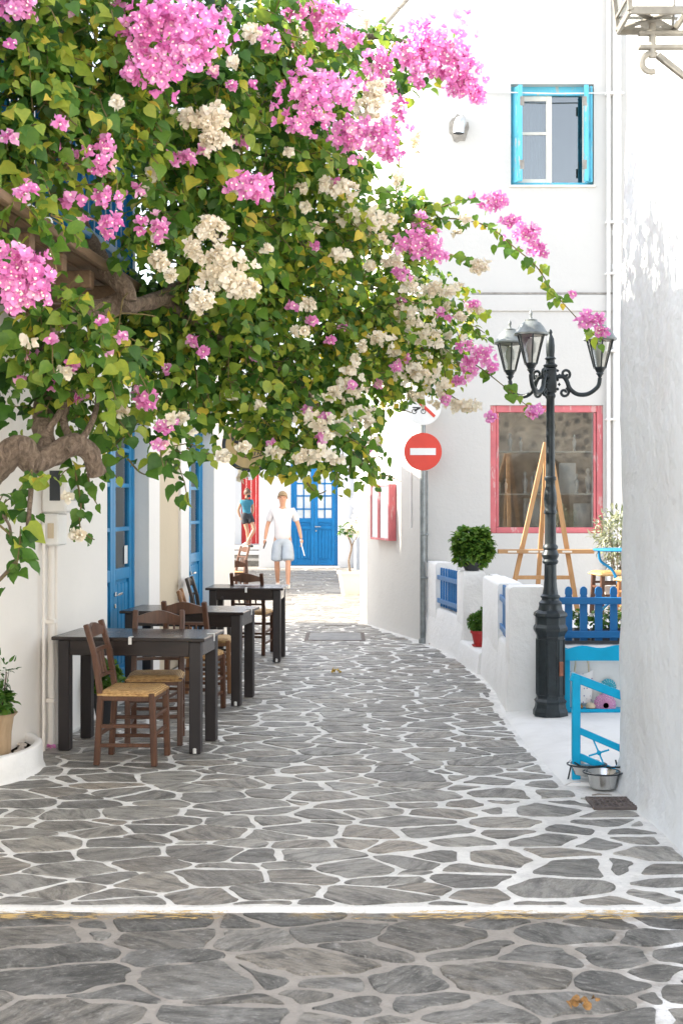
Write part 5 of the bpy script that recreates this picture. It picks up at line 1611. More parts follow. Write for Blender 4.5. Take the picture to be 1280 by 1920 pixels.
lgp = at(6, 1412, 7.93)
lo_ = thing('log_planter', 'hollow pale log planter with a leafy plant in the white bed', 'planter', (lgp.x - .01, 7.90, .115))
q = MB(); q.lathe([(.065, 0), (.07, .06), (.066, .14), (.085, .24), (.105, .265), (.085, .262), (.07, .22)], n=16, sx=1.0)
for i, v_ in enumerate(q.v):
    d = .014 * mnoise.noise(v_ * 14); q.v[i] = v_ + Vector((v_.x * d * 8, v_.y * d * 8, d * .5))
q.build('log', MT['log'], lo_, smooth=60)
stems(lo_, (0, 0, .4), (.1, .1, .22), 8, .22, 12); bush(lo_, (-.01, 0, .33), (.09, .09, .09), 180, .05, MT['basil'], (.5, .25), seed=70, fill=.2); bush(lo_, (.0, 0, .52), (.10, .1, .12), 60, .045, MT['basil'], (.25, .2), LONG_V, 71, 0, .2)

# ------------------------------------------------------------------ turquoise display shelf, railing, bowls, covers
SY = 9.98
sx0 = at(1057, 1300, SY).x
ds = thing('display_shelf', 'turquoise framed display shelf with scalloped top standing against the garden wall', 'shelf', (sx0, SY, .04))
wS, hS = .82, .50
q = MB(); q.span((0, 0, 0), (.045, .14, hS - .02), .004); q.build('side_panel', MT['turq'], ds)
q = MB(); q.span((wS - .045, 0, 0), (wS, .14, hS - .02), .004); q.build('side_panel', MT['turq'], ds)
tp = [(-.01, .40), (wS + .01, .40), (wS + .01, .475)] + [(wS * (1 - i / 24), .487 + .022 * math.sin(PI * i / 24 * 3.0) ** 2 + .008 * math.sin(PI * i / 24)) for i in range(1, 24)] + [(-.01, .475)]
q = MB(); q.prism(tp, (0, .0, 0), (1, 0, 0), (0, 0, 1), .03); q.build('scalloped_board', MT['turq'], ds)
q = MB(); q.span((.045, 0, .0), (wS - .045, .14, .025), .003); q.build('bottom_rail', MT['turq'], ds)
q = MB(); q.span((.045, .12, .025), (wS - .045, .135, .42)); q.build('back_board', MT['white_plain'], ds)
def urchin(px, py, r, mat, lab, ydep, th=.5):
    c = at(px, py, ydep)
    t = thing('sea_urchin', lab, 'sea urchin ornament', (c.x, ydep, c.z))
    n_ = 36
    V, F = [], []
    rows_ = 7
    for j in range(rows_ + 1):
        u = j / rows_
        for i in range(n_):
            a = 2 * PI * i / n_
            rr = r * (math.sin(u * PI * .5) * (1 - .05 * (i % 2)) if j else .28 * 0 + .001)
            V.append((rr * math.cos(a), -th * r * math.cos(u * PI * .5) * (1 - .08 * (i % 2)), rr * math.sin(a)))
    for j in range(rows_):
        for i in range(n_): F.append([j * n_ + i, j * n_ + (i + 1) % n_, (j + 1) * n_ + (i + 1) % n_, (j + 1) * n_ + i])
    q = MB(); q.add(V, F)
    q.build('shell', mat, t, smooth=20)
    q = MB()
    for i in range(0, n_, 2):
        a = 2 * PI * (i + .5) / n_
        for u in (.45, .62, .78):
            rr = r * math.sin(u * PI * .5) * 1.0; q.lathe([(.0, -.002), (.0035, 0), (0, .004)], (rr * math.cos(a), -th * r * math.cos(u * PI * .5) - .001, rr * math.sin(a)), 5)
    q.build('bead', MT['sign_white'], t)
    q = MB(); q.lathe([(.0, 0), (.24 * r, 0)], (0, -th * r - .004, 0), 16, rot=Matrix.Rotation(PI / 2, 3, 'X')); q.lathe([(.0, 0), (.05 * r, 0)], (0, -th * r - .008, 0), 10, rot=Matrix.Rotation(PI / 2, 3, 'X')); q.build('mouth', MT['sign_black'], t)
urchin(1133, 1321, .088, MT['shell_pink'], 'pink ribbed sea urchin ornament leaning in the display shelf', SY + .06)
urchin(1139, 1288, .066, MT['shell_teal'], 'teal ribbed sea urchin ornament above the pink one', SY + .10)
bg_c = at(1090, 1292, SY + .08)
hb = thing('cloth_bag', 'white printed cloth bag hanging in the turquoise display shelf', 'bag', (bg_c.x, SY + .085, .04))
q = MB()
V, F = [], []
for j in range(9):
    for i in range(9):
        u, v = i / 8 - .5, j / 8
        V.append((u * (.15 + .03 * v), -.012 * math.cos(u * 3) - .008 * mnoise.noise(Vector((u * 6, v * 6, 1))), .06 + v * .26 - (.0 if j < 8 else .035 * math.cos(u * 3.1))))
for j in range(8):
    for i in range(8): F.append([j * 9 + i, j * 9 + i + 1, (j + 1) * 9 + i + 1, (j + 1) * 9 + i])
q.add(V, F)
m, nt, N, B, L = nmat('printed_cloth')
co = ocoord(nt)
vo = N.new('ShaderNodeTexVoronoi'); vo.inputs['Scale'].default_value = 34; L.new(co, vo.inputs['Vector'])
L.new(mixc(nt, ramp(nt, vo.outputs['Distance'], [(0.16, 1.0), (0.24, 0.0)]), (.72, .70, .68), (.22, .20, .34)), B.inputs['Base Color'])
q.build('cloth', m, hb, smooth=80)
q = MB()
for s in (-1, 1): q.tube([(s * .055, 0, .30), (s * .05, -.01, .36), (s * .045, .02, .41)], .007, 6)
q.build('strap', MT['beige'], hb)
for i, (px, r, mt_, lab) in enumerate(((1085, .03, 'dry', 'small tan trinket at the left end of the shelf floor'), (1106, .04, 'beige', 'round beige trinket in the middle of the shelf floor'), (1131, .026, 'sign_white', 'little pale shell at the foot of the pink urchin'))):
    c = at(px, 1343, SY + .05)
    q = MB(); q.lathe([(0, 0), (r * .9, .004), (r, r * .5), (r * .6, r), (0, r * 1.15)], n=14); tag(q.build('trinket', MT[mt_], smooth=60, loc=(c.x, SY + .045, .066)), lab, 'trinket', 'trinkets on the shelf floor')

p = gpt(1079, 1467)
gr = thing('railing', 'turquoise sloping metal railing with crossed wires beside the corner wall', 'railing', (p.x, p.y, 0), .0)
s = FPX / p.y
hp = (1467 - 1262) / s
q = MB(); q.span((-.024, -.02, 0), (.024, .02, hp - .01), .004); q.build('post', MT['turq'], gr)
xr = at(1152, 1300, p.y).x - p.x + .17
sl_ = .41
def railbar(y_px, wdt, nm, x0=.0):
    z = hp - (y_px - 1262) / s
    q = MB(); q.bar((x0 - .0, 0, z), (xr, 0, z - sl_ * xr), wdt, .034, .004, side=(0, 0, 1)); q.build(nm, MT['turq'], gr)
    return z
zt = railbar(1268, .05, 'top_rail', -.03); z1_ = railbar(1370, .038, 'middle_rail', .02); z2_ = railbar(1418, .038, 'bottom_rail', .02)
q = MB(); q.span((xr - .02, -.02, 0), (xr + .02, .02, zt - sl_ * xr + .03), .004); q.build('post', MT['turq'], gr)
w1 = Vector((.135, 0, (z1_ + z2_) / 2 - sl_ * .135))
q = MB()
for dx in (0, .155):
    c = w1 + Vector((dx, 0, -sl_ * dx))
    q.bar(c + Vector((-.032, 0, .075)), c + Vector((.032, 0, -.075)), .009, .009); q.bar(c + Vector((-.06, 0, -.018)), c + Vector((.06, 0, .018)), .009, .009)
    q.lathe([(0, -.012), (.014, -.006), (.014, .006), (0, .012)], c, 10, rot=Matrix.Rotation(PI / 2, 3, 'X'))
q.build('wire', MT['turq'], gr)

b1 = gpt(1126, 1482); b2 = gpt(1116, 1470)
bs = thing('bowl_stand', 'thin black wire stand holding two pet bowls by the corner wall', 'stand', (b1.x - .0, b1.y + .12, 0))
q = MB()
for (x0_, y0_) in ((-.155, .10), (.155, -.08), (.165, .13)): q.tube([(x0_, y0_, .0), (x0_ * .82, y0_, .125)], .005, 6)
q.tube([(.115 * math.cos(t) - .045, .075 + .10 * math.sin(t), .112) for t in [2 * PI * i / 24 for i in range(25)]], .005, 6); q.tube([(.112 * math.cos(t) + .01, -.115 + .10 * math.sin(t), .104) for t in [2 * PI * i / 24 for i in range(25)]], .004, 6)
q.tube([(-.155 * .82, .10, .125), (-.09, .0, .112), (.0, -.02, .112)], .005, 6); q.tube([(.155 * .82, -.08, .125), (.05, -.02, .112)], .005, 6)
q.build('wire_frame', IR, bs, smooth=60)
def bowl(x, y, z, r, h, lab):
    q = MB(); q.lathe([(r * .62, 0), (r * .72, .006), (r * .92, h * .9), (r, h), (r * 1.02, h + .003), (r * .97, h + .001), (r * .9, h * .88), (r * .70, .012), (0, .010)], n=36)
    return tag(q.build('pet_bowl', MT['steel'], smooth=35, loc=(x, y, z)), lab, 'bowl', 'steel pet bowls')
bowl(b1.x + .01, b1.y + .005, .012, .098, .095, 'front stainless steel pet bowl beside the drain cover')
bowl(b1.x - .045, b1.y + .195, .05, .105, .07, 'rear stainless steel pet bowl held in the wire stand')

ca, cb = gpt(1086, 1496), gpt(1204, 1522)
dc = thing('drain_cover', 'square rusty patterned metal drain cover beside the corner wall', 'drain cover', ((ca.x + cb.x) / 2 + .03, (ca.y + cb.y) / 2, 0))
q = MB(); q.span((-.145, -.13, -.005), (.145, .13, .016), .002); q.build('frame', MT['joint_white'] if False else MT['rust'], dc)
q = MB()
for i in range(8):
    for j in range(7): q.box((-.115 + i * .033, -.098 + j * .033, .0175), (.026, .009, .005), .001, rz=PI / 4 if (i + j) % 2 else -PI / 4)
q.build('tread_pattern', MT['rust'], dc)
p = gpt(628, 1194)
mc = thing('manhole_cover', 'flat grey rectangular manhole cover set in the middle of the lane', 'manhole cover', (p.x, p.y, 0))
q = MB(); q.span((-.31, -.42, -.004), (.31, .42, .0085), .002); q.build('cover', plain('cast_cover', (.22, .22, .215), .6, 0, .25, 6, .4), mc)
q = MB()
for (a, b, c_, d) in ((-.36, -.315, -.47, .47), (.315, .36, -.47, .47), (-.315, .315, -.47, -.425), (-.315, .315, .425, .47)): q.span((a, c_, -.004), (b, d, .007), .002)
q.build('frame', MT['rust'], mc)

# fallen things on the ground
def crumple(name, loc, s, mat, lab, cat, seed):
    g = np.random.default_rng(seed); n_ = 9
    P = np.array(loc) + g.normal(size=(n_, 3)) * np.array((s * .35, s * .25, .004)); P[:, 2] = loc[2] + abs(g.normal(size=n_)) * s * .12
    D = g.normal(size=(n_, 3)) * np.array((1, 1, .35)); Nn = g.normal(size=(n_, 3)) * .6 + np.array((0, 0, 1))
    V = leaf_arrays(P - np.array(loc), D, Nn, s * g.uniform(.5, .9, n_), LEAF_V * np.array((1, 1, 2.5)))
    me = np_mesh(name, V, g.random(n_), LEAF_F, [mat])
    return tag(link_mesh(name, me, None, None, loc), lab, cat)
p = gpt(1088, 1892); crumple('fallen_blossom', (p.x, p.y, .02), .042, MT['dry'], 'dry brown crumpled blossom lying on the stones in front', 'fallen blossom', 3)
p = gpt(95, 1406); crumple('fallen_blossom', (p.x - .0, p.y, .02), .035, MT['pink'], 'fresh pink blossom lying at the foot of the left wall', 'fallen blossom', 4)
p = gpt(631, 1262); crumple('fallen_leaf', (p.x, p.y, .015), .05, MT['yellow'], 'small yellow leaf lying in the middle of the lane', 'fallen leaf', 5)
for px, py, sd_, lab in ((918, 1234, 6, 'dry leaf at the foot of the curved garden wall'), (810, 1210, 7, 'dry leaf lying beside the base of the sign pole')):
    p = gpt(px, py); crumple('fallen_leaf', (p.x, p.y, .015), .04, MT['dry'], lab, 'fallen leaf', sd_)

# ------------------------------------------------------------------ people
def skin_mesh(verts, edges, radii, sub=2, root=0, squash=None):
    me = bpy.data.meshes.new('tmp')
    me.from_pydata(verts, edges, [])
    ob = bpy.data.objects.new('tmp', me)
    COL.objects.link(ob)
    sk = ob.modifiers.new('Skin', 'SKIN'); sk.use_smooth_shade = True
    ss = ob.modifiers.new('Sub', 'SUBSURF'); ss.levels = sub; ss.render_levels = sub
    lay_ = me.skin_vertices[0] if me.skin_vertices else None
    for i, r in enumerate(radii):
        rr = r if isinstance(r, (tuple, list)) else (r, r)
        lay_.data[i].radius = rr
        lay_.data[i].use_root = (i == root)
    dg = bpy.context.evaluated_depsgraph_get()
    dg.update()
    ev = ob.evaluated_get(dg)
    out = bpy.data.meshes.new_from_object(ev, depsgraph=dg)
    bpy.data.objects.remove(ob); bpy.data.meshes.remove(me)
    if squash:
        for v in out.vertices:
            v.co = squash(v.co)
    return out
def join_meshes(name, ms):
    bm = bmesh.new()
    for m in ms: bm.from_mesh(m)
    me = bpy.data.meshes.new(name); bm.to_mesh(me); bm.free()
    me.polygons.foreach_set('use_smooth', [True] * len(me.polygons))
    return me
class Sk:
    def __init__(self): self.v, self.e, self.r, self.n = [], [], [], {}
    def add(self, name, co, r, to=None):
        self.n[name] = len(self.v); self.v.append(co); self.r.append(r)
        if to is not None: self.e.append((self.n[to], self.n[name]))
        return self
    def mesh(self, sub=2, squash=None): return skin_mesh(self.v, self.e, self.r, sub, 0, squash)

def hand(wrist, fdir, side, curl):
    """five-fingered hand: palm from the wrist along fdir, thumb on `side`; returns meshes"""
    wv, f = Vector(wrist), Vector(fdir).normalized()
    sd_ = Vector(side); sd_ = (sd_ - f * sd_.dot(f)).normalized(); nn_ = f.cross(sd_)
    out = []
    pm_ = Sk(); pm_.add('a', wv, .026).add('b', wv + f * .04, .034, 'a').add('c', wv + f * .085, .033, 'b')
    out.append(pm_.mesh(2))
    for i, ln in enumerate((.07, .078, .072, .056)):
        b = wv + f * .075 + sd_ * (.026 - .0175 * i)
        d = f
        k = Sk(); k.add('r', b, .010)
        pos = b; nm = 'r'
        for j, fr in enumerate((.45, .32, .23)):
            d = (d + nn_ * curl * (.5 + .3 * j)).normalized(); pos = pos + d * ln * fr
            k.add(str(j), pos, .0095 - .001 * j, nm); nm = str(j)
        out.append(k.mesh(1))
    b = wv + f * .03 + sd_ * .025
    k = Sk(); k.add('r', b, .012).add('1', b + sd_ * .022 + f * .025, .011, 'r').add('2', b + sd_ * .026 + f * .052 + nn_ * .012, .009, '1')
    out.append(k.mesh(1))
    return out

def person(name_lab, loc, rz, J, skinm, hands, face):
    """J: joint table of one body"""
    t = thing('person', name_lab, 'person', loc, rz)
    k = Sk()
    k.add('pelvis', J['pelvis'], J.get('rp', .125)).add('belly', J['belly'], J.get('rb', .12), 'pelvis').add('chest', J['chest'], J.get('rc', .135), 'belly').add('neck0', J['neck0'], .062, 'chest').add('neck', J['neck'], .052, 'neck0')
    for s in 'LR':
        k.add('sh' + s, J['sh' + s], .062, 'chest').add('ua' + s, [(a + b) / 2 for a, b in zip(J['sh' + s], J['el' + s])], .047, 'sh' + s).add('el' + s, J['el' + s], .039, 'ua' + s).add('fa' + s, [a * .6 + b * .4 for a, b in zip(J['el' + s], J['wr' + s])], .038, 'el' + s).add('wr' + s, J['wr' + s], .025, 'fa' + s)
        k.add('hip' + s, J['hip' + s], .088, 'pelvis').add('th' + s, [(a + b) / 2 for a, b in zip(J['hip' + s], J['kn' + s])], .076, 'hip' + s).add('kn' + s, J['kn' + s], .053, 'th' + s).add('ca' + s, [a * .65 + b * .35 for a, b in zip(J['kn' + s], J['an' + s])], .055, 'kn' + s).add('an' + s, J['an' + s], .034, 'ca' + s)
        fd = Vector(J['toe' + s]) - Vector(J['an' + s])
        k.add('to' + s, J['toe' + s], .030, 'an' + s)
    hd = Vector(J['head']); fw = Vector(J['face']).normalized(); upv = (hd - Vector(J['neck'])).normalized()
    k.add('jaw', hd - upv * .055 + fw * .018, .066, 'neck').add('skull', hd + upv * .02 - fw * .012, .088, 'jaw').add('crown', hd + upv * .075 - fw * .012, .074, 'skull')
    def sq(c):
        if .92 < c.z < 1.46: return Vector((c.x, J['belly'][1] + (c.y - J['belly'][1]) * .78, c.z))
        return c
    ms = [k.mesh(2, J.get('squash', sq))]
    sdv = fw.cross(upv).normalized()
    nose = Sk(); nose.add('a', hd + fw * .082 + upv * .015, .010).add('b', hd + fw * .102 - upv * .018, .013, 'a'); ms.append(nose.mesh(1))
    for s in (-1, 1):
        ear = Sk(); ear.add('a', hd + sdv * s * .082 + upv * .015, .012).add('b', hd + sdv * s * .087 - upv * .02, .012, 'a'); ms.append(ear.mesh(1))
        ms += hand(J['wr' + 'LR'[s < 0]], *hands['LR'[s < 0]])
    body = join_meshes('body', ms)
    link_mesh('body', body, skinm, t)
    q = MB()
    for s in (-1, 1): q.lathe([(0, -.008), (.009, -.004), (.009, .004), (0, .008)], hd + fw * .082 + sdv * s * .032 + upv * .018, 8)
    q.build('eye', MT['sign_black'], t, smooth=60)
    q = MB(); q.bar(hd + fw * .087 - upv * .045 - sdv * .022, hd + fw * .087 - upv * .045 + sdv * .022, .008, .008, .002); q.build('mouth', plain('lips', (.42, .16, .13), .5), t)
    return t, hd, fw, upv, sdv
def cloth(t, name, k, mat, sub=2, squash=None):
    me = k.mesh(sub, squash); me.name = name
    me.polygons.foreach_set('use_smooth', [True] * len(me.polygons))
    return link_mesh(name, me, mat, t)
def hair(t, hd, fw, upv, mat, seed, low=0.0):
    g = np.random.default_rng(seed)
    q = MB()
    V, F = [], []
    n_, m_ = 20, 9
    sdv = fw.cross(upv)
    for j in range(m_ + 1):
        th = (PI * .60 + low) * j / m_
        for i in range(n_):
            a = 2 * PI * i / n_
            fr = math.cos(a)
            thh = th * (1 - .34 * max(0, fr))
            r = .101 + .007 * mnoise.noise(Vector((math.cos(a) * 3, math.sin(a) * 3, th * 4)))
            V.append(hd + upv * (.028 + (r + .012) * math.cos(thh)) + (fw * math.cos(a) * 1.06 + sdv * math.sin(a) * .93) * r * math.sin(thh) - fw * .012)
    for j in range(m_):
        for i in range(n_): F.append([j * n_ + i, j * n_ + (i + 1) % n_, (j + 1) * n_ + (i + 1) % n_, (j + 1) * n_ + i])
    q.add(V, F)
    return q.build('hair', mat, t, smooth=80)
def shoe(t, an, toe, mat):
    a, b = Vector(an), Vector(toe)
    k = Sk(); d = (b - a); d.z = 0; d.normalize()
    k.add('h', a - d * .035 + Vector((0, 0, -.035)), .040).add('m', a + d * .05 + Vector((0, 0, -.038)), .042, 'h').add('t', b + d * .03 + Vector((0, 0, .0)), .034, 'm').add('k', a + Vector((0, 0, .0)), .046, 'h')
    me = k.mesh(2); me.polygons.foreach_set('use_smooth', [True] * len(me.polygons))
    return link_mesh('shoe', me, mat, t)
mp = gpt(530, 1104)
J = dict(pelvis=(0, 0, .95), belly=(0, -.01, 1.12), chest=(0, .0, 1.32), neck0=(0, .01, 1.47), neck=(0, -.005, 1.535), head=(0, -.03, 1.66), face=(0.05, -1, -.06),
         shR=(-.185, .01, 1.43), elR=(-.285, .03, 1.15), wrR=(-.325, -.05, .90), shL=(.185, .01, 1.43), elL=(.29, .03, 1.15), wrL=(.345, -.06, .91),
         hipR=(-.095, 0, .90), knR=(-.105, -.01, .49), anR=(-.10, .16, .10), toeR=(-.105, .06, .035), hipL=(.095, 0, .90), knL=(.105, -.11, .50), anL=(.105, -.20, .085), toeL=(.115, -.32, .04))
man, hd, fw, upv, sdv = person('man in white t-shirt and pale shorts walking up the lane towards us', (mp.x, mp.y, 0.01), 0, J, MT['skin'],
    {'R': ((-.05, -.12, -1), (.25, -1, 0), .35), 'L': ((.1, -.15, -1), (-.3, -1, 0), .45)}, None)
man.scale = (1.01, 1.01, 1.01)
hair(man, hd, fw, upv, MT['hair_fair'], 1)
sqm = lambda c: Vector((c.x, -.005 + (c.y + .005) * .84, c.z))
k = Sk(); k.add('a', (0, -.005, .85), .165).add('a1', (0, -.005, 1.0), .168, 'a').add('b', (0, -.008, 1.15), .162, 'a1').add('c', (0, .0, 1.33), .158, 'b').add('d', (0, .01, 1.455), .088, 'c')
for s in (-1, 1): k.add('s%d' % s, (s * .185, .01, 1.425), .082, 'c').add('u%d' % s, (s * .238, .02, 1.29), .072, 's%d' % s).add('v%d' % s, (s * .258, .025, 1.225), .070, 'u%d' % s)
cloth(man, 't_shirt', k, MT['shirt'], 2, sqm)
k = Sk(); k.add('a', (0, 0, 1.02), .150).add('b', (0, 0, .90), .150, 'a')
for s, kn in ((-1, J['knR']), (1, J['knL'])):
    h = Vector((s * .095, 0, .86)); kk = Vector(kn)
    k.add('h%d' % s, h, .125, 'b').add('t%d' % s, h.lerp(kk, .5), .122, 'h%d' % s).add('j%d' % s, h.lerp(kk, .84), .122, 't%d' % s).add('k%d' % s, h.lerp(kk, 1.0), .118, 'j%d' % s)
cloth(man, 'shorts', k, MT['shorts'])
for s in 'RL': shoe(man, J['an' + s], J['toe' + s], MT['shoe'])
def held(nm, lab, cat, loc, mbuild, mat):
    return tag(mbuild.build(nm, mat, loc=loc), lab, cat)
R0 = Vector(mp) + Vector((0, 0, .01))
q = MB(); q.box((0, 0, 0), (.02, .075, .145), .006, rot=Matrix.Rotation(.35, 3, 'Y')); held('phone', 'dark phone held in the walking man\'s right hand', 'phone', R0 + Vector((-.325, -.085, .80)) * 1.01, q, MT['sign_black'])
q = MB(); q.tube([(-.03, 0, .11), (.05, -.03, -.20)], .009, 8); held('straw', 'thin white straw held in the walking man\'s left hand', 'straw', R0 + Vector((.355, -.10, .80)) * 1.01, q, MT['sign_white'])

wpz = at(463, 1021, 37.0)
# the leaning person: weight on the rear leg, the other knee bent across
J2 = dict(pelvis=(0, 0, .90), belly=(-.01, .0, 1.04), chest=(-.02, .01, 1.20), neck0=(-.015, .01, 1.345), neck=(.0, -.005, 1.41), head=(.015, -.02, 1.525), face=(.8, -.6, -.1), rp=.125, rb=.10, rc=.115,
          shR=(-.155, .0, 1.305), elR=(-.25, .02, 1.06), wrR=(-.19, .02, .85), shL=(.14, .03, 1.305), elL=(.17, .10, 1.05), wrL=(.10, .08, .86),
          hipR=(-.08, 0, .86), knR=(.02, -.06, .47), anR=(.05, .0, .09), toeR=(.16, -.06, .035), hipL=(.08, 0, .86), knL=(.22, -.13, .52), anL=(.02, -.14, .16), toeL=(-.08, -.20, .07))
sq2 = lambda c: Vector((c.x, c.y * .85, c.z)) if .82 < c.z < 1.3 else c
J2['squash'] = sq2
woman, hd, fw, upv, sdv = person('person in blue top and black shorts leaning by the red doorway with one knee bent', (wpz.x, 37.0, .30), 0, J2, MT['skin'],
    {'R': ((.5, .0, -.8), (.3, -1, 0), .4), 'L': ((-.5, .2, -.8), (-.2, -1, 0), .4)}, None)
hair(woman, hd, fw, upv, MT['hair'], 2, .25)
q = MB(); q.lathe([(0, -.055), (.05, -.035), (.06, 0), (.045, .04), (0, .05)], hd + upv * .115 - fw * .04, 12); q.build('hair_bun', MT['hair'], woman, smooth=60)
q = MB(); q.lathe([(0, -.045), (.048, -.03), (.058, .0), (.05, .03), (0, .04)], hd + fw * .052 - upv * .06, 12); q.build('black_mask', MT['black_cloth'], woman, smooth=60)
k = Sk(); k.add('z', (0, 0, .86), .130).add('a', (0, 0, .97), .135, 'z').add('b', (-.01, 0, 1.08), .125, 'a').add('c', (-.02, .01, 1.20), .132, 'b').add('d', (-.015, .01, 1.31), .085, 'c')
for s, sh_, el_ in ((-1, J2['shR'], J2['elR']), (1, J2['shL'], J2['elL'])):
    a_, b_ = Vector(sh_), Vector(el_)
    k.add('s%d' % s, a_, .072, 'c').add('u%d' % s, a_.lerp(b_, .4), .062, 's%d' % s)
cloth(woman, 'top', k, MT['teal_cloth'], 2, lambda c: Vector((c.x, c.y * .88, c.z)))
k = Sk(); k.add('a', (0, 0, 1.04), .125).add('b', (0, 0, .90), .150, 'a')
for s, hp_, kn in ((-1, J2['hipR'], J2['knR']), (1, J2['hipL'], J2['knL'])):
    a_, b_ = Vector(hp_), Vector(kn); k.add('h%d' % s, a_, .115, 'b').add('t%d' % s, a_.lerp(b_, .38), .110, 'h%d' % s).add('q%d' % s, a_.lerp(b_, .52), .10, 't%d' % s)
cloth(woman, 'shorts', k, MT['black_cloth'])
shoe(woman, J2['anR'], J2['toeR'], MT['black_cloth']); shoe(woman, J2['anL'], J2['toeL'], MT['shoe'])
# ------------------------------------------------------------------ bougainvillea over the lane
BO = Vector((-2.12, 5.75, 0))
bou = thing('bougainvillea', 'huge bougainvillea with pink and cream blossoms hanging over the lane from a gnarled trunk', 'climbing plant', BO)
g = np.random.default_rng(21)
# clumps of shoots: photo x, y, distance, radii in photo pixels, depth radius in metres, leafiness, tone
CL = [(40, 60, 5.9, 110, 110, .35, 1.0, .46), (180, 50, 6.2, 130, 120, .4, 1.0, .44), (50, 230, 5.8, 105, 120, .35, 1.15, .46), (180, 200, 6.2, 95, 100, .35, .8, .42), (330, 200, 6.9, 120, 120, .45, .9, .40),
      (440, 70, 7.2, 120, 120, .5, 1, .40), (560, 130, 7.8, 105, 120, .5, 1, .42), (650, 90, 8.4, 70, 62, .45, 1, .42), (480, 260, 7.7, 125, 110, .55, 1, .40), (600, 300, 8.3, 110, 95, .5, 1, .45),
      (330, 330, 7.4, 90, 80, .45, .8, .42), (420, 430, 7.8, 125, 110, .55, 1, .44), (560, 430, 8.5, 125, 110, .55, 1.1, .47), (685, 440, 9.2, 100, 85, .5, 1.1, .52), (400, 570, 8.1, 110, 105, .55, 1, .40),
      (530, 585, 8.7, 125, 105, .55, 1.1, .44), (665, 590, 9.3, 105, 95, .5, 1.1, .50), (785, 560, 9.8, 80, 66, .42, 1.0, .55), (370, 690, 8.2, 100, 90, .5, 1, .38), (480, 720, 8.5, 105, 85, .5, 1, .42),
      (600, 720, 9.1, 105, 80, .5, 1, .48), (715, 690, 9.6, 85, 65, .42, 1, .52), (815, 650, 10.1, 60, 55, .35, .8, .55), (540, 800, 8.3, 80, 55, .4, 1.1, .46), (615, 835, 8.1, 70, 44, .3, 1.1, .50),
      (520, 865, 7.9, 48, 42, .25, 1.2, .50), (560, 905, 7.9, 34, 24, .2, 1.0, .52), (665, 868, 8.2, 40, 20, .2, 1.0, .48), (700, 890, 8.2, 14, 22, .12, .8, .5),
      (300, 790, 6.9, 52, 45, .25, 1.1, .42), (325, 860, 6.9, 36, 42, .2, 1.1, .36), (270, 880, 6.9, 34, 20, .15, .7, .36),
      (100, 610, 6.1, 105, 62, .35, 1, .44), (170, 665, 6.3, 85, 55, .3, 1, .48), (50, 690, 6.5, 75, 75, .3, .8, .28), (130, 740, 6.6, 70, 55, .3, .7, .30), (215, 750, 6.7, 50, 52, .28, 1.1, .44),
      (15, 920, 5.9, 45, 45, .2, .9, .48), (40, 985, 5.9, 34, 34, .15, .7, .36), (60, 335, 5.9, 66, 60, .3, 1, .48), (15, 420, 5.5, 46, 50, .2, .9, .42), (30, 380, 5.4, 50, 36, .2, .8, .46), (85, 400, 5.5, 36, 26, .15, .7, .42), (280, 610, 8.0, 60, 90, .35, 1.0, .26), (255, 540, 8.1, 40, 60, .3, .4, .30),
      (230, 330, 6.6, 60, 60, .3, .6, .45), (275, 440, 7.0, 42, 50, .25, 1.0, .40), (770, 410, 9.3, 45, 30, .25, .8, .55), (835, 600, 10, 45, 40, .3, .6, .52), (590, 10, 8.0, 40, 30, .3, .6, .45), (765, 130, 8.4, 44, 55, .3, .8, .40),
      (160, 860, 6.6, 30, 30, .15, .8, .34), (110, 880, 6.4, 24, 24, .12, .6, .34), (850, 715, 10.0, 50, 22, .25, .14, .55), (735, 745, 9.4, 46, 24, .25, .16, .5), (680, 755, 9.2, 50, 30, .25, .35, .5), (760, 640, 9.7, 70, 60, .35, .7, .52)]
# long arching or hanging shoots: photo points with distance
SPR = [([(790, 415, 9.3), (850, 410, 9.2), (915, 425, 9.1), (965, 465, 9.0), (1005, 500, 8.95), (1035, 545, 8.9), (1070, 585, 8.8), (1105, 622, 8.75), (1135, 640, 8.7)], 1.0, .60),
       ([(800, 400, 9.3), (835, 385, 9.2), (880, 375, 9.15), (930, 395, 9.1)], 1.0, .6),
       ([(850, 660, 10), (900, 690, 9.7), (945, 725, 9.5), (980, 755, 9.35), (1008, 775, 9.3)], 1.0, .58),
       ([(750, 400, 9.2), (742, 350, 9.2), (748, 300, 9.2), (740, 240, 9.1), (735, 205, 9.1)], .5, .62),
       ([(700, 400, 9.1), (760, 370, 9.2), (790, 395, 9.2)], .6, .6),
       ([(140, 880, 6.6), (152, 940, 6.6), (150, 985, 6.6), (165, 1005, 6.6), (178, 1012, 6.6)], .9, .36), ([(165, 890, 6.6), (172, 925, 6.6), (182, 945, 6.6)], .8, .36),
       ([(60, 880, 6.0), (55, 950, 6.0), (48, 1010, 5.95), (25, 1060, 5.9), (-10, 1100, 5.85)], 1.0, .38), ([(0, 985, 5.9), (25, 1010, 5.9), (30, 1035, 5.9)], .8, .34),
       ([(660, 850, 8.2), (690, 870, 8.2), (708, 900, 8.2)], 1.2, .45), ([(820, 470, 9.4), (860, 482, 9.3), (902, 500, 9.0)], .5, .6), ([(820, 720, 9.8), (850, 745, 9.7), (890, 765, 9.5)], .5, .55), ([(240, 860, 6.9), (262, 885, 6.9), (285, 893, 6.9)], 1.0, .34), ([(350, 840, 7), (380, 850, 7), (410, 852, 7)], 1.0, .5),
       ([(575, 905, 7.9), (595, 925, 7.9), (612, 920, 7.9)], 1.0, .62), ([(700, 760, 9.3), (715, 800, 9.3), (730, 815, 9.3)], .6, .5), ([(690, 800, 9), (700, 830, 9), (712, 860, 9)], .6, .5)]
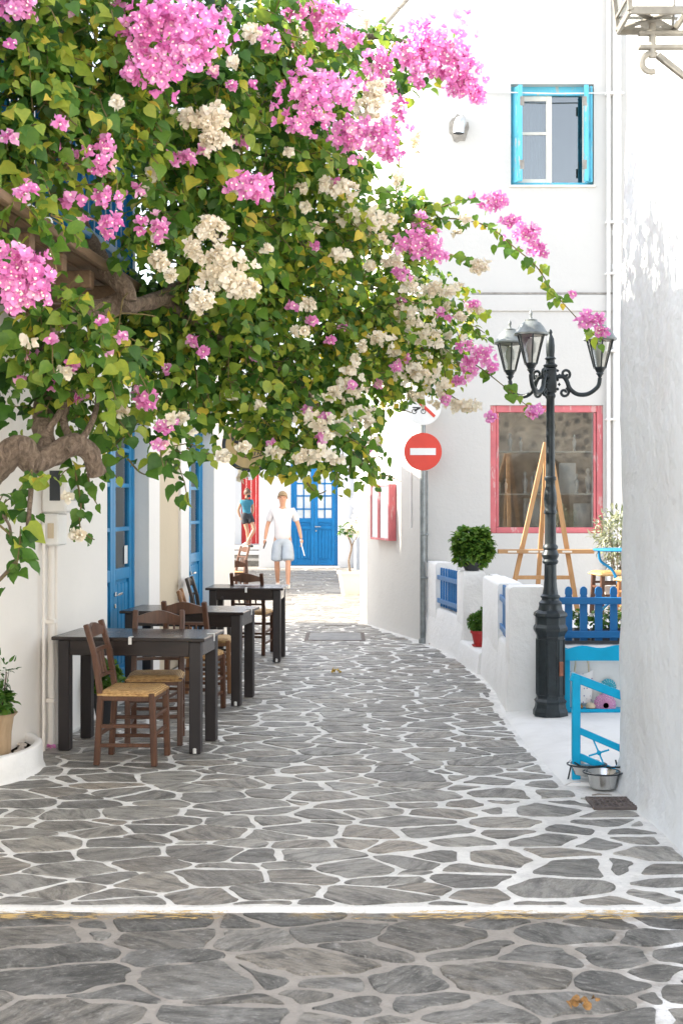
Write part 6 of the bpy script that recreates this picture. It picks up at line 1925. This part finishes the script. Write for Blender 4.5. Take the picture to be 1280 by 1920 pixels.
P_, D_, N_, S_, T_ = [], [], [], [], []
twigs = MB()
def shoot(p, d, n_leaf, tone, size):
    """a shoot from p along d that droops; leaves alternate along it"""
    d = d / np.linalg.norm(d)
    pts = [p.copy()]
    step = size * .62
    side = np.cross(d, np.array((0, 0, 1.0))); side /= max(np.linalg.norm(side), 1e-6)
    tw = g.random() < .45
    for i in range(n_leaf):
        d = d + np.array((0, 0, -.16)) + g.normal(size=3) * .10; d /= np.linalg.norm(d)
        p = p + d * step
        pts.append(p.copy())
        sg = 1 if i % 2 else -1
        ld = d * .45 + side * sg * .7 + np.array((0, -.2, -.6)) + g.normal(size=3) * .36
        nn = np.array((-.15, -.55, .65)) + d * .25 + g.normal(size=3) * .6
        P_.append(p + side * sg * size * .12); D_.append(ld); N_.append(nn); S_.append(size * g.uniform(.5, 1.28) * (1 - .35 * (i / n_leaf)))
        t = tone + g.normal() * .19 + (.16 if i >= n_leaf - 2 else 0)
        if g.random() < .014: t = g.uniform(.92, 1.0)
        elif g.random() < .10: t = g.uniform(.72, .88)
        T_.append(t)
    ex_, ey_ = 640 + p[0] * FPX / p[1], HZ - (p[2] - EYE) * FPX / p[1]
    if tw and not (470 < ex_ < 600 and ey_ > 850): twigs.tube([tuple(q) for q in pts[::2] + [pts[-1]]], [.0032] * (len(pts[::2]) + 1), 4, False)
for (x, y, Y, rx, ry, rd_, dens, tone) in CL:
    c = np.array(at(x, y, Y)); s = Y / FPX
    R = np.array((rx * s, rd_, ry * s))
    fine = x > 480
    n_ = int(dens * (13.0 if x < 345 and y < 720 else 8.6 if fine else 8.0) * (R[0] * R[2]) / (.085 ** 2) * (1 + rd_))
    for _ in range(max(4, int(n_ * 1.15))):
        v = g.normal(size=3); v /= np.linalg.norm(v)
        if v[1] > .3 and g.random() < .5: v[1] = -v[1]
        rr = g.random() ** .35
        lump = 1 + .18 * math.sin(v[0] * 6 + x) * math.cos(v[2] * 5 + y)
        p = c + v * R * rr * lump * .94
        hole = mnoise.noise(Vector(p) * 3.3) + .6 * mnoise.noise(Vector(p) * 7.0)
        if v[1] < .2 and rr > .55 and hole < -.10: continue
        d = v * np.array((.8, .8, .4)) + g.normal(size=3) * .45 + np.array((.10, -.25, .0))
        # shade painted into the tone: inner shoots darker, outer ones paler
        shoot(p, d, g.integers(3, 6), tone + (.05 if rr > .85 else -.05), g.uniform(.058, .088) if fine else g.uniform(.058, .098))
for (pts, dens, tone) in SPR:
    wp_ = smooth_path([at(*q) for q in pts], 6)
    twigs.tube(wp_, [.006 * (1 - .6 * i / len(wp_)) for i in range(len(wp_))], 6)
    for a, b in zip(wp_, wp_[1:]):
        L_ = (b - a).length
        for _ in range(g.poisson(dens * L_ / .034)):
            p = np.array(a.lerp(b, g.random())) + g.normal(size=3) * .022
            P_.append(p); D_.append(np.array((g.normal() * .7, -.2 + g.normal() * .4, -.8 + g.normal() * .35))); N_.append(np.array((g.normal() * .4 - .1, -.8, .5 + g.normal() * .3)))
            S_.append(g.uniform(.045, .082)); T_.append(tone + g.normal() * .12 + (.3 if g.random() < .06 else 0))
P_ = np.array(P_); D_ = np.array(D_); N_ = np.array(N_); S_ = np.array(S_); T_ = np.clip(np.array(T_), 0, 1)
# keep the gaps the photograph shows: the balcony timber and the sunlit wall behind
px = 640 + P_[:, 0] * FPX / P_[:, 1]; py = HZ - (P_[:, 2] - EYE) * FPX / P_[:, 1]
gap_ = (((px - 165) / 62) ** 2 + ((py - 497 - (px - 165) * .5) / 36) ** 2 < 1) | (((px - 250) / 34) ** 2 + ((py - 590) / 50) ** 2 < 1) & (P_[:, 1] < 7.6) | (((px - 735) / 48) ** 2 + ((py - 300) / 34) ** 2 < 1) & (g.random(len(px)) < .8)
gap_ |= (px > 492) & (px < 566) & (py > 893)
gap_ |= (((px - 798) / 52) ** 2 + ((py - 790) / 44) ** 2 < 1) | ((px > 735) & (py > 775)) | ((((px - 456) / 44) ** 2 + ((py - 850) / 36) ** 2 < 1) & (g.random(len(px)) < .55))
gap_ |= (px > 628) & (px < 728) & (py < 52 - abs(px - 680) * .4)
keep = ~gap_
P_, D_, N_, S_, T_, px, py = P_[keep], D_[keep], N_[keep], S_[keep], T_[keep], px[keep], py[keep]
loc0 = np.array(BO)
V_ = leaf_arrays(P_ - loc0, D_, N_, S_, LEAF_V)
# the leaves that show largest become single leaves
vis = (px > 0) & (px < 1280) & (py > 0) & (py < 1150)
Dn = D_ / np.linalg.norm(D_, axis=1, keepdims=True)
Zn = np.cross(np.cross(Dn, N_), Dn); Zn /= np.maximum(np.linalg.norm(Zn, axis=1, keepdims=True), 1e-6)
cell = {}
score = S_ * FPX / P_[:, 1] * np.abs(Zn[:, 1]) * vis
for i in np.argsort(P_[:, 1] - score * .004):       # the front leaf of every small patch of the picture
    k = (int(px[i] // 26), int(py[i] // 26))
    if vis[i] and k not in cell: cell[k] = i
front = sorted(cell.values(), key=lambda i: -score[i])[:296]
single = np.zeros(len(P_), dtype=bool); single[front] = True
variants = []
for tv in np.linspace(.12, .92, 9):
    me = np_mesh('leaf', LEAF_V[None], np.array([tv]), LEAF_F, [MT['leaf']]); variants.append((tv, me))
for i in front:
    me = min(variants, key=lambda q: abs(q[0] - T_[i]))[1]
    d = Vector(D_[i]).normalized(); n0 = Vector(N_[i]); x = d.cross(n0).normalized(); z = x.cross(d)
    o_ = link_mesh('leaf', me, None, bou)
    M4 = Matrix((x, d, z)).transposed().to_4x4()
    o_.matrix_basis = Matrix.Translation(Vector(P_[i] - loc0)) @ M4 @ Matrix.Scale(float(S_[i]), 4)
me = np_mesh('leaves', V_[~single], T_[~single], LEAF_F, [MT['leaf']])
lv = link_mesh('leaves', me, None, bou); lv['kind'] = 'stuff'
for i, v in enumerate(twigs.v): twigs.v[i] = v - BO
tw_ = twigs.build('twigs', plain('green_twig', (.14, .11, .04), .8), bou, smooth=70); tw_['kind'] = 'stuff'

# blossoms: three papery bracts round a tiny white flower
br = [(0, 0, 0), (0, .34, .12), (0, .70, .16), (0, 1.02, .08), (-.16, .06, .05), (-.36, .28, .13), (-.42, .58, .20), (-.22, .86, .12), (.16, .06, .05), (.36, .28, .13), (.42, .58, .20), (.22, .86, .12)]
FV, FF = [], []
for k in range(3):
    a = 2 * PI * k / 3
    o_ = len(FV)
    for (x, y, z) in br:
        yy, zz = y * .80 - z * .2, y * .55 + z * .45     # the bracts stand up like a cup
        FV.append((x * math.cos(a) - yy * math.sin(a), x * math.sin(a) + yy * math.cos(a), zz))
    FF += [tuple(i + o_ for i in f) for f in LEAF_F]
FV = np.array(FV) * .56
CF = []
for k in range(4):
    a = PI / 2 * k
    CF.append((.09 * math.cos(a), .09 * math.sin(a), .42))
CF.append((0, 0, .40))
CF = np.array(CF)
CFF = [(0, 1, 4, 4)]
# colour, x, y, distance, radii px, florets, arrangement
PK, CR = 'pink', 'cream'
FL = [(PK, 315, 45, 5.9, 95, 52, 74), (PK, 365, 85, 5.8, 62, 55, 52), (PK, 290, 125, 5.9, 52, 60, 40), (PK, 215, 15, 6.0, 26, 18, 8), (PK, 30, 12, 5.6, 44, 28, 16), (PK, 22, 84, 5.6, 10, 12, 1), (PK, 48, 505, 5.2, 50, 52, 38), (PK, 35, 560, 5.2, 40, 38, 20), (PK, 75, 540, 5.2, 32, 42, 16),
      (PK, 585, 180, 7.0, 78, 56, 62), (PK, 570, 232, 7.0, 52, 30, 22), (PK, 640, 165, 7.2, 40, 45, 20), (PK, 690, 265, 7.6, 72, 42, 46), (PK, 735, 285, 7.7, 28, 26, 12), (PK, 650, 250, 7.5, 40, 36, 22), (PK, 810, 90, 8.0, 74, 60, 80), (PK, 850, 130, 8.0, 58, 48, 48), (PK, 790, 120, 8.0, 46, 50, 28), (PK, 892, 178, 8.1, 24, 20, 14), (PK, 610, 60, 7.6, 50, 40, 16), (PK, 700, 250, 7.6, 50, 34, 16), (PK, 560, 20, 7.4, 40, 22, 12), (PK, 270, 70, 5.9, 40, 60, 18), (PK, 420, 30, 6.6, 20, 18, 4), (PK, 470, 165, 6.8, 10, 14, 2), (PK, 730, 235, 8.0, 20, 26, 8), (PK, 590, 460, 8.0, 14, 12, 3), (PK, 750, 560, 9.0, 14, 12, 3), (PK, 100, 640, 6.0, 10, 6, 2), (PK, 135, 685, 6.1, 16, 8, 3), (PK, 880, 690, 9.6, 20, 22, 9), (PK, 690, 150, 8.0, 26, 30, 9),
      (PK, 865, 160, 8.0, 40, 30, 24), (PK, 480, 352, 6.7, 46, 34, 26), (PK, 440, 350, 6.7, 22, 16, 5), (PK, 600, 30, 7.6, 62, 40, 34), (PK, 650, 65, 7.9, 36, 28, 12), (PK, 545, 60, 7.6, 32, 30, 10), (PK, 705, 120, 8.2, 34, 30, 18), (PK, 725, 160, 8.2, 22, 24, 9), (PK, 748, 205, 8.3, 22, 30, 7), (PK, 190, 310, 5.9, 40, 24, 9), (PK, 155, 290, 5.9, 48, 28, 8),
      (PK, 205, 370, 5.9, 32, 26, 9), (PK, 210, 420, 5.9, 26, 30, 9), (PK, 130, 375, 5.9, 34, 20, 5), (PK, 200, 265, 5.9, 16, 22, 3), (PK, 300, 430, 6.4, 20, 30, 9), (PK, 265, 420, 6.4, 18, 26, 4), (PK, 340, 300, 6.6, 34, 18, 10), (PK, 785, 455, 8.6, 52, 30, 38), (PK, 750, 515, 8.8, 22, 16, 8), (PK, 815, 480, 8.6, 26, 22, 10), (PK, 925, 378, 8.9, 36, 22, 22), (PK, 985, 440, 8.85, 32, 26, 20), (PK, 1010, 470, 8.85, 24, 20, 12),
      (PK, 955, 415, 8.9, 22, 12, 7), (PK, 1105, 600, 8.6, 30, 18, 18), (PK, 1070, 555, 8.7, 12, 8, 2), (PK, 1128, 622, 8.6, 18, 12, 7), (PK, 895, 668, 9.6, 38, 26, 26), (PK, 870, 650, 9.7, 20, 14, 7), (PK, 925, 690, 9.5, 16, 14, 7), (PK, 275, 745, 6.5, 34, 26, 14), (PK, 310, 800, 6.5, 26, 16, 8), (PK, 205, 670, 6.2, 10, 10, 1), (PK, 360, 60, 6.4, 30, 40, 10), (PK, 834, 748, 9.6, 13, 12, 6),
      (PK, 860, 715, 9.8, 14, 12, 6), (PK, 918, 783, 9.4, 13, 13, 6), (PK, 998, 772, 9.2, 14, 12, 6), (PK, 550, 575, 8.0, 16, 14, 4), (PK, 620, 640, 8.5, 14, 10, 3), (PK, 690, 842, 8.9, 16, 10, 4), (PK, 500, 75, 7.0, 26, 40, 9), (PK, 455, 265, 6.9, 16, 16, 4), (PK, 160, 415, 5.9, 14, 8, 2), (PK, 885, 570, 9.7, 16, 8, 5), (PK, 640, 610, 8.6, 10, 8, 2), (PK, 575, 770, 8.2, 12, 10, 2), (PK, 1000, 765, 9.2, 16, 12, 4), (PK, 710, 720, 9.1, 14, 12, 3),
      (CR, 390, 225, 6.4, 50, 30, 32), (CR, 405, 265, 6.4, 34, 26, 18), (CR, 350, 220, 6.4, 22, 18, 7), (CR, 400, 430, 6.4, 36, 32, 18), (CR, 420, 500, 6.3, 52, 40, 40), (CR, 455, 540, 6.3, 42, 26, 24), (CR, 375, 568, 6.2, 32, 28, 18), (CR, 365, 470, 6.4, 26, 26, 9), (CR, 300, 490, 6.3, 24, 22, 8), (CR, 320, 515, 6.3, 16, 14, 4), (CR, 695, 200, 7.8, 36, 40, 26), (CR, 700, 170, 7.8, 30, 26, 14), (CR, 640, 355, 8.1, 38, 22, 16), (CR, 610, 345, 8.0, 18, 16, 5),
      (CR, 690, 420, 8.7, 52, 36, 26), (CR, 650, 400, 8.5, 28, 28, 10), (CR, 740, 490, 8.9, 30, 22, 12), (CR, 820, 545, 9.4, 56, 20, 20), (CR, 770, 590, 9.3, 46, 34, 20), (CR, 800, 630, 9.5, 50, 28, 18), (CR, 780, 700, 9.4, 56, 30, 24), (CR, 860, 760, 9.8, 52, 18, 20), (CR, 820, 725, 9.6, 32, 22, 12), (CR, 895, 500, 9.2, 26, 16, 12), (CR, 890, 580, 9.7, 18, 12, 5), (CR, 590, 790, 8.1, 40, 26, 11), (CR, 630, 800, 8.3, 34, 22, 10), (CR, 680, 780, 8.9, 50, 26, 16), (CR, 600, 850, 7.8, 40, 16, 9),
      (CR, 660, 730, 8.9, 44, 30, 14), (CR, 420, 856, 7.2, 18, 14, 6), (CR, 570, 860, 7.8, 26, 12, 6), (CR, 460, 895, 7.8, 18, 10, 3), (CR, 345, 785, 6.8, 22, 10, 3), (CR, 360, 808, 6.8, 10, 8, 1), (CR, 580, 570, 8.2, 20, 18, 5), (CR, 125, 990, 6.5, 0, 0, 0), (CR, 148, 1003, 6.5, 16, 8, 4), (CR, 128, 932, 6.5, 10, 10, 2), (CR, 640, 480, 8.4, 26, 20, 6), (CR, 560, 620, 8.1, 24, 16, 5), (CR, 715, 640, 9.1, 34, 22, 9), (CR, 760, 540, 9.2, 34, 20, 8), (CR, 655, 690, 8.8, 26, 16, 6), (CR, 275, 365, 6.5, 16, 10, 2), (CR, 470, 60, 6.9, 22, 24, 6),
      (CR, 455, 840, 7.4, 14, 12, 4), (CR, 630, 860, 8.0, 22, 12, 5), (CR, 490, 760, 8.0, 18, 12, 3), (CR, 745, 330, 9.0, 14, 26, 4), (CR, 780, 265, 9.0, 10, 34, 5), (CR, 700, 830, 9.0, 22, 14, 5), (CR, 855, 440, 9.1, 16, 12, 3), (CR, 870, 410, 9.1, 14, 10, 3)]
FL.append((CR, 772, 744, 9.7, 24, 12, 9))
gs = np.random.default_rng(77)                 # loose single blossoms and small sprigs all over the crown
for (x, y, Y, rx, ry, rd_, dens, tone) in CL:
    if dens < .6 or rx < 40: continue
    for _ in range(3 if x > 480 else 2):
        a_ = gs.uniform(0, 2 * PI); q_ = gs.uniform(.3, .95)
        kd_ = PK if gs.random() < (.35 if x > 400 else .6) else CR
        xx_, yy_ = x + rx * q_ * math.cos(a_), y + ry * q_ * math.sin(a_)
        if yy_ > 860 or (xx_ < 260 and 400 < yy_ < 600): continue
        FL.append((kd_, xx_, yy_, Y - rd_ * .8, gs.uniform(8, 22), gs.uniform(6, 14), int(gs.integers(2, 6))))
for (kind, x, y, Y, rx, ry, n_) in FL:
    if n_ == 0: continue
    n_ = int(n_ * (1.9 if kind == CR else 1.6) + .5)
    Y -= .36 if (Y > 6.6 and n_ > 6) else .12
    c = np.array(at(x, y, Y)); s = Y / FPX
    size = .066 if Y < 7.5 else .070
    R = np.array((max(rx * s - size * .4, .004), max(.03, min(.14, .6 * (rx + ry) / 2 * s)), max(ry * s - size * .4, .004)))
    v = g.normal(size=(n_, 3)); v /= np.linalg.norm(v, axis=1, keepdims=True)
    v[:, 1] = np.where((v[:, 1] > .25) & (g.random(n_) < .8), -v[:, 1], v[:, 1])
    rr = (g.random(n_) ** .5)[:, None] * np.where(g.random(n_) < .22, g.uniform(1.1, 1.7, n_), 1.0)[:, None]
    lump = (1 + .22 * np.sin(v[:, 0] * 5 + x) * np.cos(v[:, 2] * 6 + y))[:, None]
    Pf = v * R * rr * lump
    ax = v * .9 + g.normal(size=(n_, 3)) * .5 + np.array((0, -.45, .1))      # flower axis
    ax /= np.linalg.norm(ax, axis=1, keepdims=True)
    dd = np.cross(ax, g.normal(size=(n_, 3)))
    sz = size * g.uniform(.78, 1.2, n_)
    Vf = leaf_arrays(Pf, dd, ax, sz, FV)
    # crumple the paper a little
    Vf = Vf + g.normal(size=Vf.shape) * size * .045
    tn = np.clip(g.normal(.45, .22, n_), 0, 1)
    me = np_mesh('flower_cluster', Vf, tn, FF, [MT[kind]])
    o_ = link_mesh('flower_cluster', me, None, bou, Vector(c) - BO)
    Vc = leaf_arrays(Pf, dd, ax, sz, np.vstack([CF[:4]]))
    me2 = np_mesh('florets', Vc, tn, [(0, 1, 2, 3)], [MT['floret']])
    link_mesh('florets', me2, None, o_)['kind'] = 'stuff'
    o_['label'] = 'cluster of bright pink papery blossoms' if kind == PK else 'cluster of cream white papery blossoms'

# trunk and limbs
tr_ = [at(-210, 1420, 6.1), at(-190, 1250, 6.1), at(-150, 1080, 6.05), at(-90, 960, 6.05), at(-20, 890, 6.05), at(35, 838, 6.05), at(62, 862, 6.1), at(100, 852, 6.15), at(140, 832, 6.2), at(168, 848, 6.25), at(182, 888, 6.3)]
def limbw(name, pts, r0, r1, seed, n=14, k=8, rough=.24):
    w_ = smooth_path([p - BO for p in pts], k)
    q = MB(); m_ = len(w_)
    rs_ = [r0 + (r1 - r0) * i / (m_ - 1) for i in range(m_)]
    q.tube(w_, rs_, n)
    for i in range(m_):
        for j in range(n):
            v = q.v[i * n + j]; c = w_[i]
            f = 1 + rough * mnoise.noise(v * 11 + Vector((seed, 0, 0))) + .10 * mnoise.noise(v * 34) + rough * mnoise.noise(Vector((v.x * 4, v.y * 4, v.z * 4 + seed)))
            q.v[i * n + j] = c + (v - c) * f
    return q.build(name, MT['bark'], bou, smooth=80)
limbw('trunk', tr_, .075, .050, 1, 18, 10, .26)
BR = [([(95, 850, 6.15), (80, 800, 6.3), (85, 740, 6.5), (75, 680, 6.6), (95, 610, 6.8), (150, 590, 7.0), (210, 575, 7.1), (236, 562, 7.1)], .05, .07),
      ([(236, 565, 7.1), (232, 540, 7.1), (205, 510, 7.1), (180, 470, 7.15), (160, 440, 7.2), (140, 380, 7.3)], .052, .04),
      ([(225, 575, 7.1), (300, 560, 7.6), (400, 500, 8.0), (520, 460, 8.4), (640, 450, 8.9), (760, 420, 9.2)], .05, .014),
      ([(140, 835, 6.2), (120, 790, 6.3), (135, 740, 6.4), (180, 690, 6.5)], .022, .012), ([(125, 845, 6.12), (160, 815, 6.2), (180, 770, 6.3), (185, 720, 6.5)], .018, .010), ([(70, 850, 6.1), (85, 815, 6.2), (115, 770, 6.3), (130, 730, 6.4)], .02, .012),
      ([(60, 862, 6.05), (58, 930, 6.0), (48, 1010, 5.95), (20, 1065, 5.9), (-25, 1110, 5.85)], .013, .008),
      ([(400, 500, 8.0), (420, 360, 7.9), (480, 220, 7.8), (600, 90, 8.1), (720, 70, 8.3), (830, 110, 8.2)], .04, .012), ([(300, 560, 7.6), (420, 640, 8.2), (560, 720, 8.6), (640, 830, 8.3)], .03, .010), ([(160, 440, 7.2), (120, 300, 6.6), (80, 150, 6.2), (40, 20, 6.0)], .035, .014),
      ([(520, 460, 8.4), (640, 560, 9.0), (760, 640, 9.6), (860, 680, 9.9)], .022, .009), ([(0, 960, 5.9), (18, 985, 5.9), (22, 1020, 5.9)], .007, .005)]
for i, (pts, a, b) in enumerate(BR): limbw('branch', [at(*p) for p in pts], a, b, 5 + i, 9 if a < .03 else 12)
